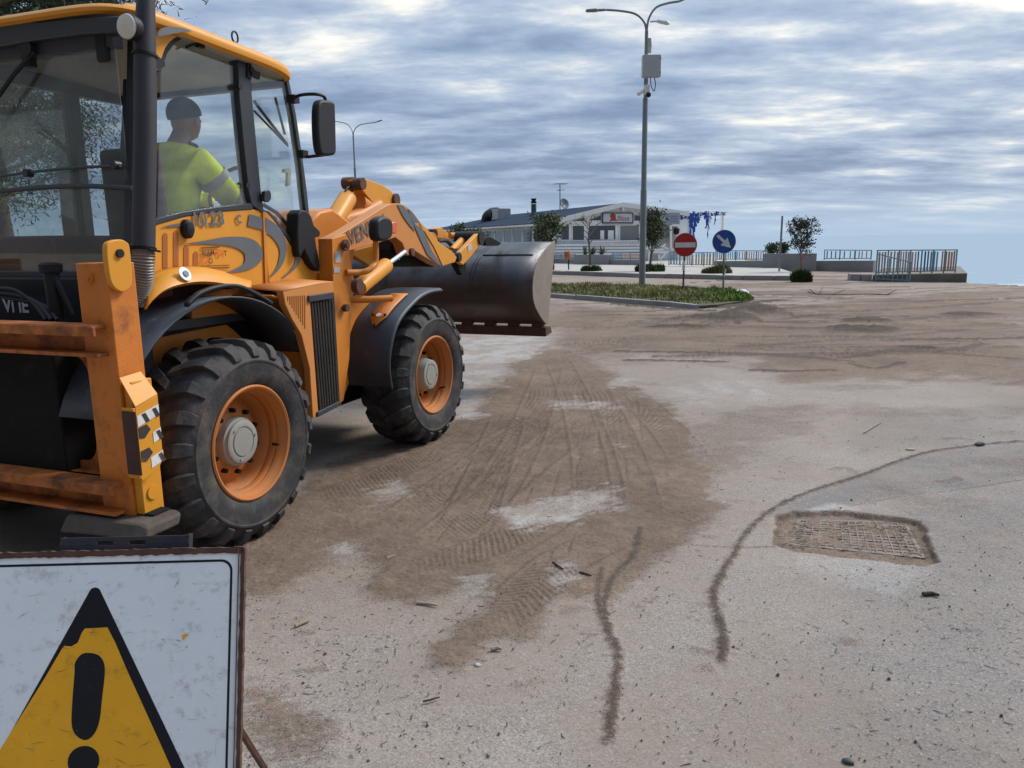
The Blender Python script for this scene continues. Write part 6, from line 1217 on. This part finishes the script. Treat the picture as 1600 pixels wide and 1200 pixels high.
bp2 = thing('bare_post', 'bare thin metal post standing alone beside the young tree', 'post', G(1217, 430)); h_ = zat(G(1217, 430), 337.5, 1219.5); MB().tube([(0, 0, 0), (0.02, 0, h_)], 0.045, 8).build('post', POLEM, bp2)
# litter bin on a pole
lb2 = thing('litter_bin', 'small orange brown litter bin on a thin dark pole by the kerb', 'litter bin', G(888.5, 421.5, 0.17)); k_ = zat(lb2.location, 390, 888.5)
MB().tube([(0, 0, 0), (0, 0, k_-0.17)], 0.035, 8).build('pole', BLK, lb2); zc2 = zat(lb2.location, 398.5, 888)-0.17
MB().tube([(-0.05, -0.15, zc2-0.22), (-0.06, -0.15, zc2-0.1), (-0.05, -0.14, zc2+0.12), (0.05, -0.12, zc2+0.22)], [0.12, 0.20, 0.19, 0.08], 12).build('bin', mat('bin_orange', (0.42, 0.16, 0.08), 0.6, var=0.3, dirt=0.3), lb2)
# ------------------------------------------------------------ trees and plants
def leafmat(name, cols): return grassmat(name, cols)
def tree(name, label, cat, base, H, spread, nleaf, leaf, cols, seed, trunk=0.05, trunkfrac=0.35, up=0.8, nb=12, bare=False, barkc=(0.13, 0.10, 0.08), group=None, lean=0.0, clump=0.16, lw=0.35):
    rs = random.Random(seed); T = thing(name, label, cat, base, 0, group); wood = MB(); ends = []
    tp = [Vector((lean*H*t+0.02*H*math.sin(t*5+seed), 0.02*H*math.cos(t*4+seed), H*t*0.92)) for t in (0, 0.15, 0.3, 0.45, 0.6, 0.75, 0.9, 1.0)]
    wood.tube(tp, [trunk*(1-0.85*t) for t in (0, 0.15, 0.3, 0.45, 0.6, 0.75, 0.9, 1.0)], 8)
    for k in range(nb):
        t = trunkfrac+(1-trunkfrac)*(k+rs.random()*0.7)/nb; i = min(int(t*7), 6); p = tp[i].lerp(tp[i+1], t*7-i); a = k*2.4+rs.uniform(-0.4, 0.4); prof = math.sin(math.pi*min(1, max(0.12, (t-trunkfrac)/(1-trunkfrac)*0.80+0.18)))
        ln_ = spread*(0.35+0.65*prof)*rs.uniform(0.7, 1.15); d = Vector((math.cos(a), math.sin(a), up*rs.uniform(0.6, 1.3))).normalized()
        pts = [p, p+d*ln_*0.4+Vector((0, 0, 0.02)), p+d*ln_*0.75+Vector((rs.uniform(-1, 1), rs.uniform(-1, 1), 0.6))*ln_*0.12, p+d*ln_+Vector((rs.uniform(-1, 1), rs.uniform(-1, 1), 1.0))*ln_*0.18]
        wood.tube(pts, [trunk*0.45*(1-t*0.6), trunk*0.3, trunk*0.18, trunk*0.08], 6)
        ends += [(pts[2], 0.8), (pts[3], 1.0), (pts[1].lerp(pts[2], 0.6), 0.7)]
        for j in range(3):
            q = pts[1].lerp(pts[3], rs.uniform(0.1, 0.9)); e = q+Vector((rs.uniform(-1, 1), rs.uniform(-1, 1), rs.uniform(0, 1.2)))*ln_*0.35
            wood.tube([q, q.lerp(e, 0.5)+Vector((0, 0, 0.02)), e], [trunk*0.14, trunk*0.10, trunk*0.05], 5); ends.append((e, 0.8))
    wood.build('trunk', mat(name+'_bark', barkc, 0.9, var=0.25, bump=0.4), T)
    if bare: return T
    vs = []; fs = []
    for i in range(nleaf):
        e, s = rs.choice(ends); r = spread*clump*s*2; p = e+Vector((rs.gauss(0, 1), rs.gauss(0, 1), rs.gauss(0, 0.8)))*r*0.5
        a = rs.uniform(0, 6.28); el_ = rs.uniform(-0.3, 1.2); d = Vector((math.cos(a)*math.cos(el_), math.sin(a)*math.cos(el_), math.sin(el_))); n_ = d.cross(Vector((rs.uniform(-1, 1), rs.uniform(-1, 1), 0.3))).normalized(); l = leaf*rs.uniform(0.6, 1.3); ww = l*lw; b = len(vs)
        vs += [p, p+d*l*0.5+n_*ww, p+d*l, p+d*l*0.5-n_*ww]; fs.append((b, b+1, b+2, b+3))
    c = MB(); c.v = vs; c.f = fs; c.build('crown', leafmat(name+'_leaf', cols), T, 0); return T
OL = [(0.030, 0.055, 0.030), (0.050, 0.085, 0.040), (0.075, 0.115, 0.050), (0.13, 0.14, 0.07)]
def tb_(px, py, top_, z=0.17): b = G(px, py, z); return b, zat(b, top_, px)-z
b, h = tb_(1017, 423, 337); tree('oleander_tree', 'bushy dark green oleander right behind the tall street lamp', 'tree', b, h, 0.82, 2300, 0.15, OL+[(0.16, 0.11, 0.06)], 5, 0.07, 0.28, 1.4, 17, clump=0.20, lw=0.22)
b, h = tb_(868, 423, 345); b.x -= 0.35; tree('oleander_tree', 'dark green tree at the left corner of the restaurant beside the bucket', 'tree', b, h, 0.9, 2000, 0.17, OL+[(0.15, 0.13, 0.05)], 9, 0.13, 0.40, 1.0, 15, barkc=(0.3, 0.28, 0.25), clump=0.20, lw=0.22)
b, h = tb_(921, 415, 338); tree('bare_tree', 'small leafless tree with thin branches in front of the gable windows', 'tree', b, h, 1.0, 0, 0.1, OL, 14, 0.085, 0.45, 0.9, 11, bare=True, barkc=(0.09, 0.08, 0.075))
b, h = tb_(1250, 430, 352, 0.0); tree('young_tree', 'young windswept dark leaved tree standing alone beside the bare post', 'tree', b, h, 0.80, 2300, 0.10, [(0.018, 0.032, 0.025), (0.035, 0.055, 0.035), (0.05, 0.07, 0.045)], 27, 0.06, 0.30, 1.5, 17, clump=0.12, lw=0.25, barkc=(0.22, 0.15, 0.12))
for px, py, tp_, lab, sd in ((722, 410, 356, 'dark shrub by the restaurant wall, seen above the loader bucket links', 31), (744, 408, 364, 'low shrub by the restaurant wall just left of the bucket', 32)):
    b, h = tb_(px, py, tp_); tree('wall_shrub', lab, 'shrub', b, h, 0.8, 1100, 0.2, OL, sd, 0.05, 0.25, 0.8, 12, clump=0.22, lw=0.22)
for px, py, tp_, lab, sd in ((1217, 419, 386, 'small dark bush behind the grey wall beside the bare post', 41), (1235, 418.5, 384, 'small dark bush behind the taller grey wall left of the young tree', 42)):
    b, h = tb_(px, py-1, tp_); b += Vector((0, 1.2, 0)); tree('wall_bush', lab, 'shrub', b, h, 0.36, 900, 0.10, OL, sd, 0.03, 0.4, 0.9, 10, clump=0.3)
DG = [(0.025, 0.055, 0.012), (0.045, 0.085, 0.018), (0.07, 0.11, 0.03)]
def tuft(px, py, w_, label, cols, n=1600, h=0.16, dep=0.5, mound=0.30, z=0.15):
    c = G(px, py, 0.17); rr = w_/1200*c.y/2; Pq = [Vector((c.x+rr*math.cos(a*0.5236), c.y+0.2+dep*math.sin(a*0.5236), 0)) for a in range(12)]
    o = grass('grass_tuft', Pq, n, h, int(px), cols, label, 'thing', 'grass tuft', None, wd=0.02, mound=mound); o.location.z = z-0.06; return o
tuft(925, 423.5, 34, 'green ground plant round the foot of the leafless tree', DG, 2200, mound=0.15)
tuft(1017, 424.5, 46, 'dark green ground plant at the foot of the oleander', DG, 3000, h=0.2, mound=0.16)
tuft(1122, 427, 48, 'dry yellow green grass tuft on the pavement between the two round signs', [(0.13, 0.13, 0.05), (0.20, 0.18, 0.07), (0.09, 0.11, 0.03)], 2400, mound=0.14)
tuft(858, 422, 16, 'small green plant at the foot of the tree beside the bucket', DG, 900)
tuft(1256, 434, 32, 'dark green bush spreading at the foot of the young tree', DG, 2400, 0.20, 0.35, 0.14, 0.0)
AG = [(0.06, 0.09, 0.05), (0.10, 0.14, 0.07), (0.22, 0.24, 0.14)]
for px, lab in ((915, 'spiky pale agave at the left end of the grey planter'), (927, 'tall agave in the middle of the grey planter'), (941, 'dark leafy plant at the right end of the grey planter')):
    c = G(px, 413, 0.17); zt = zat(c, 398, px); A_ = thing('agave', lab, 'plant', (c.x, c.y+0.4, zt-0.05)); m_ = MB(); rs = random.Random(px)
    for k in range(34):
        a = rs.uniform(0, 6.28); e_ = rs.uniform(0.5, 1.4); l = rs.uniform(0.35, 0.75); d = Vector((math.cos(a)*math.cos(e_), math.sin(a)*math.cos(e_), math.sin(e_))); n_ = d.cross(Vector((0, 0, 1))).normalized()*0.045; m_.add([-n_, n_, d*l*0.6+n_*0.8, d*l, d*l*0.6-n_*0.8], [(0, 1, 2, 3, 4)])
    m_.build('leaves', leafmat('agave_leaf', AG), A_, 0)
# pines behind the loader
PINE = [(0.012, 0.028, 0.012), (0.022, 0.045, 0.018), (0.04, 0.065, 0.03)]
def pine(x, y, H, tr, label, seed, crown0, rad, n=34000):
    rs = random.Random(seed); T = thing('pine_tree', label, 'tree', (x, y, 0), 0, 'pines behind the loader'); m_ = MB(); m_.tube([(0.012*H*math.sin(t*6+seed), 0, H*t) for t in (0, .12, .25, .4, .55, .7, .85, 1)], [tr*(1-0.65*t) for t in (0, .12, .25, .4, .55, .7, .85, 1)], 12)
    vs = []; fs = []; cl = []
    for k in range(34):
        z = H*(crown0+(1-crown0)*rs.random()); a = rs.uniform(0, 6.28); l = rad*(1.05-0.5*abs(z/H-crown0-0.3))*rs.uniform(0.35, 1.0); e = Vector((l*math.cos(a), l*math.sin(a), z+l*0.25)); m_.tube([(0, 0, z-0.3), e*0.5+Vector((0, 0, (z-0.3)*0.5)), e], [tr*0.28, tr*0.16, 0.02], 6)
        for j in range(5): cl.append(e*rs.uniform(0.75, 1.05)+Vector((rs.uniform(-.6, .6), rs.uniform(-.6, .6), rs.uniform(-.1, .5)))); cl[-1].z = e.z+rs.uniform(-0.3, 0.5)
    for i in range(n):
        c = rs.choice(cl); p = c+Vector((rs.gauss(0, .34), rs.gauss(0, .34), rs.gauss(0, .20))); d = Vector((rs.gauss(0, 1), rs.gauss(0, 1), rs.gauss(0.3, 0.8))).normalized(); n_ = d.orthogonal().normalized()*0.011; l = rs.uniform(0.08, 0.18); b = len(vs)
        vs += [p-n_, p+n_, p+d*l]; fs.append((b, b+1, b+2))
    m_.build('trunk', mat('pine_bark', (0.16, 0.105, 0.08), 0.95, var=0.35, scale=3, bump=0.8, bscale=8), T); c = MB(); c.v = vs; c.f = fs; c.build('crown', leafmat('pine_needles', PINE), T, 0); return T
def atpx(px, Yd): r = rayd(px, 400); q = EYE+r*(Yd/r.y); return q.x, q.y
x, y = atpx(134, 13.0); pine(x, y, 8.6, 0.24, 'pine with a thick brown trunk seen through the middle of the rear cab window', 3, 0.55, 2.0)
x, y = atpx(10, 15.5); pine(x, y, 8.0, 0.22, 'tall pine behind the cab at the left edge, its crown above the roof', 8, 0.35, 2.2)
x, y = atpx(-60, 12.0); pine(x, y, 7.5, 0.22, 'pine at the left edge half hidden behind the rear cab window', 12, 0.3, 2.2)
x, y = atpx(-20, 24); pine(x, y, 9, 0.25, 'farther pine standing behind the two nearer pines', 17, 0.3, 2.6)
T0_ = bpy.data.objects['pine_tree']
st3 = MB(); rq = random.Random(77)
for i in range(240):
    s, t = rq.choice(((rq.uniform(-0.06, 1.06), rq.uniform(-0.12, 0.12)), (rq.uniform(-0.08, 0.12), rq.uniform(0, 1)), (rq.uniform(0.9, 1.08), rq.uniform(0, 1)), (rq.uniform(0, 1), rq.uniform(0, 1))))
    pc = G(1250, 818, -0.01).lerp(G(1412, 822, -0.01), s).lerp(G(1240, 855, -0.01).lerp(G(1438, 874, -0.01), s), t); a = rq.uniform(0, 6.28); l = rq.uniform(0.006, 0.024); d = Vector((math.cos(a), math.sin(a), rq.uniform(-0.1, 0.25)))*l; st3.tube([pc-d+Vector((0, 0, -0.012)), pc+d+Vector((0, 0, -0.010))], rq.uniform(0.0010, 0.0026), 4)
tag(st3.build('reed_litter', DW, None, 0), kind='stuff')
for (x, y, rz, lab) in ((-7.5, -5.5, 1.0, 'pine behind the viewer mirrored darkly at the left of the rear cab window'), (-2.0, -9.0, 2.3, 'pine behind the viewer mirrored in the middle of the rear cab window'), (-12.5, -1.5, 4.0, 'pine beside the road on the left, mirrored in the rear cab window')):
    c = copy_tree(T0_); c.location = (x, y, 0); c.rotation_euler = (0, 0, rz); c['label'] = lab
# ------------------------------------------------------------ the drain grate and small things on the road
gc_ = [G(*p, -0.04) for p in ((1247,824),(1265,812),(1290,812),(1425,826),(1446,872),(1425,878),(1250,858))]
DRN = mat('grate_iron', (0.22, 0.175, 0.14), 0.8, metal=0.1, var=0.25, scale=9, bump=0.3, dirt=0.6, dcol=(0.16, 0.11, 0.075), dscale=7)
A_, B_, C_, D2_ = G(1250, 818, -0.046), G(1412, 822, -0.046), G(1438, 874, -0.046), G(1240, 855, -0.046)
GT = thing('drain_grate', 'rectangular iron drain grate sunk in the road and half filled with brown debris', 'drain grate', A_.lerp(C_, 0.5)); GL = GT.location
gm = MB(); nu, nv = 15, 11
def gp_(s, t): return A_.lerp(B_, s).lerp(D2_.lerp(C_, s), t)-GL
for i in range(nu+1):
    s = i/nu; a, b = gp_(max(0, s-0.006), 0), gp_(min(1, s+0.006), 0); c, d = gp_(min(1, s+0.006), 1), gp_(max(0, s-0.006), 1); gm.prism([a, b, c, d], (0, 0, 0.022))
for j in range(nv+1):
    t = j/nv; gm.prism([gp_(0, max(0, t-0.025)), gp_(1, max(0, t-0.025)), gp_(1, min(1, t+0.025)), gp_(0, min(1, t+0.025))], (0, 0, 0.0195))
gm.build('grid', DRN, GT, 0, 0); fr3 = MB(); fr3.ring([gp_(-0.03, -0.05), gp_(1.03, -0.05), gp_(1.03, 1.05), gp_(-0.03, 1.05)], [gp_(0, 0), gp_(1, 0), gp_(1, 1), gp_(0, 1)], (0, 0, 0.021)); fr3.build('frame', DRN, GT, 0)
0 and MB().prism([gp_(0, 0)+Vector((0, 0, -0.02)), gp_(1, 0)+Vector((0, 0, -0.02)), gp_(1, 1)+Vector((0, 0, -0.02)), gp_(0, 1)+Vector((0, 0, -0.02))], (0, 0, 0.0375)).build('packed_dirt', mat('packed_dirt', (0.15, 0.115, 0.085), 0.95, var=0.3, scale=20, bump=0.4), GT, 0)
def gz(px, py): p = G(px, py); return p
def blob(name, label, cat, px, py, s, m, seed, flat=0.5, group=None):
    rs = random.Random(seed); p = gz(px, py); me_ = MB(); me_.ball((0, 0, 0), 1.0, 8); 
    f = [rs.uniform(0.75, 1.15) for _ in me_.v]; ph = rs.uniform(0, 6); me_.v = [(x*s[0]*(1+0.15*math.sin(3*x+ph+y*2)), y*s[1]*(1+0.15*math.cos(4*y+ph)), z*s[2]*(1+0.1*math.sin(5*x+ph))) for x, y, z in me_.v]
    o = me_.build(name, m, None, 80); o.location = (p.x, p.y, s[2]*0.7); o.rotation_euler = (0, 0, rs.uniform(-0.5, 0.5)); return tag(o, label, cat, group)
STN = mat('stone_dark', (0.055, 0.052, 0.05), 0.7, var=0.3, scale=30, bump=0.2); STL = mat('stone_pale', (0.42, 0.39, 0.35), 0.8, var=0.2, scale=30, bump=0.2)
blob('stone', 'dark oval stone lying on the thin soil line at the right edge', 'stone', 1530, 697, (0.055, 0.03, 0.022), STN, 1)
blob('stone', 'small pale stone just left of the dark oval stone', 'stone', 1422, 704, (0.035, 0.018, 0.012), STL, 2)
blob('stone', 'grey stone at the bottom edge of the road, right of the middle', 'stone', 1325, 1193, (0.022, 0.014, 0.010), STN, 3)
blob('stone', 'white pebble on the bare asphalt below the soil patch', 'stone', 746, 1041, (0.016, 0.011, 0.008), STL, 4)
blob('stone', 'small pale stone on the soil patch right of the rear wheel', 'stone', 809, 656, (0.022, 0.014, 0.010), STL, 5)
blob('plastic_bag', 'crumpled white plastic bag at the right tip of the grass island', 'bag', 1157, 463, (0.25, 0.18, 0.12), WHT, 6)
DKW = mat('dark_wood', (0.055, 0.042, 0.032), 0.85, var=0.3, bump=0.3)
def stick(label, p, r, m, cat='stick', h=0.01):
    q = [G(*a, h+0.004) for a in p]; c = q[0]; o = MB().tube([a-c for a in q], [r]*(len(q)-1)+[r*0.6], 6).build('stick', m, None); o.location = c; return tag(o, label, cat)
stick('short dark broken stick on the asphalt right of the drain', [(1442,928),(1456,927),(1468,930)], 0.011, DKW)
stick('pale wood splinter lying across the lower edge of the soil patch', [(652,942),(668,943),(684,946)], 0.007, DW)
stick('pale thick splinter on the bare asphalt left of the soil patch', [(461,978),(472,973),(483,969)], 0.009, DW)
stick('pale short splinter on the soil above the warning panel', [(604,872),(612,869),(620,867)], 0.006, DW)
stick('pale flat wood chip right of the soil patch lower tip', [(767,1014),(776,1012),(784,1014)], 0.009, DW)
stick('dark twig lying on the soil left of the wavy soil line', [(864,878),(872,884),(880,889)], 0.006, DKW)
stick('second dark twig on the soil nearer the wavy soil line', [(905,894),(914,896),(924,899)], 0.006, DKW)
stick('thin dark twig below the soil patch in the bottom left', [(661,1096),(674,1093),(687,1089)], 0.004, DKW)
stick('long pale reed lying on the road in front of the drain', [(1350,676),(1362,668),(1378,659)], 0.006, DW)
bq = [[(1262,457),(1275,461),(1300,462),(1350,461),(1390,462)],[(1275,461),(1265,457)],[(1280,462),(1285,453)],[(1300,462),(1320,458)],[(1385,462),(1400,458)],[(1350,461),(1375,465)]]
o = MB(); c = G(1300, 462)
for ln_ in bq: o.tube([G(*a)-c+Vector((0, 0, 0.03+(0.07 if i == len(ln_)-1 and len(ln_) == 2 else 0))) for i, a in enumerate(ln_)], 0.011, 6)
o = o.build('branch', DKW, None); o.location = c; tag(o, 'fallen forked branch lying on the road in front of the young tree', 'branch')
# uncountable scraps of straw, twigs and grit
rs = np.random.RandomState(9); db = MB(); dv_ = []; df = []; dp_ = []; dpf = []
n_ = 0
MAINP = g2([(385,935),(370,880),(440,800),(560,710),(720,660),(870,560),(985,600),(1090,690),(1125,790),(1030,870),(950,925),(850,950),(830,1000),(690,1045),(720,930),(585,935),(500,880)])
while n_ < 3400:
    px = rs.uniform(380, 1600); py = 470+730*rs.beta(1.2, 1.3); p = G(px, py); inm = float(inpoly(np.array([p.x]), np.array([p.y]), PITP)[0]) > -0.03
    nb_ = float(fbm(np.array([p.x]), np.array([p.y]), 1.5, 3, 500)[0])
    ins_ = float(inpoly(np.array([p.x]), np.array([p.y]), MAINP)[0]) > -0.05
    if rs.rand() > (nb_*1.9-0.55)*(1.0 if px < 1150 else 0.45) and not (inm or (ins_ and rs.rand() < 0.75)): continue
    n_ += 1; l = rs.gamma(1.5, 0.0042)+0.002; a = rs.uniform(0, 6.28); w2 = rs.uniform(0.0006, 0.0018); d = Vector((math.cos(a), math.sin(a), rs.uniform(-0.1, 0.2))); nn_ = Vector((-math.sin(a), math.cos(a), 0))*w2; c = Vector((p.x, p.y, 0.006 if not inm else -0.02)); b = len(dv_)
    k_ = nn_*rs.uniform(-3, 3); T_, F__ = (dv_, df) if rs.rand() < 0.68 else (dp_, dpf); b = len(T_)
    T_ += [c-d*l-nn_, c-d*l+nn_, c+k_+nn_, c+d*l+nn_*0.5, c+d*l-nn_*0.5, c+k_-nn_]; F__.append((b, b+1, b+2, b+5)); F__.append((b+5, b+2, b+3, b+4))
for nm, vv, ff, m_ in (('scattered_twigs', dv_, df, DKW), ('scattered_straw', dp_, dpf, DW)):
    q = MB(); q.v = vv; q.f = ff; o = q.build(nm, m_, None, 0); s_ = o.modifiers.new('s', 'SOLIDIFY'); s_.thickness = 0.0012; tag(o, kind='stuff')
gt = MB()
for i in range(1100):
    px = rs.uniform(380, 1600); py = 560+640*rs.beta(1.5, 1.1); p = G(px, py); r = rs.gamma(2.0, 0.0011)+0.0012; vs = [Vector((rs.uniform(.6, 1.1)*x*r, rs.uniform(.6, 1.1)*y*r, z*r*0.8))+Vector((p.x, p.y, 0.007)) for x, y, z in ((1, 0, 0), (0, 1, 0), (-1, 0, 0), (0, -1, 0), (0, 0, 1), (0, 0, -1))]
    gt.add(vs, [(0, 1, 4), (1, 2, 4), (2, 3, 4), (3, 0, 4), (1, 0, 5), (2, 1, 5), (3, 2, 5), (0, 3, 5)])
tag(gt.build('grit', mat('grit_dark', (0.10, 0.085, 0.07), 0.9, var=0.5, scale=60, bump=0), None, 0), kind='stuff')
# ------------------------------------------------------------ names of the sets
GRP = dict(traffic_sign='round traffic signs on the grass island', street_lamp='two armed street lamps', garden_wall='low grey walls in front of the restaurant', sea_wall='grey walls along the sea side pavement', fence='painted metal and paling fences', grass_tuft='ground plants on the pavement', agave='plants in the grey planter', stone='stones on the road', stick='sticks and splinters on the road', oleander_tree='oleanders on the pavement', wall_shrub='shrubs by the restaurant wall', wall_bush='bushes behind the grey wall')
for o in bpy.data.objects:
    if o.parent is None and o.get('category') and 'group' not in o.keys():
        k = o.name.split('.')[0]
        if k in GRP: o['group'] = GRP[k]
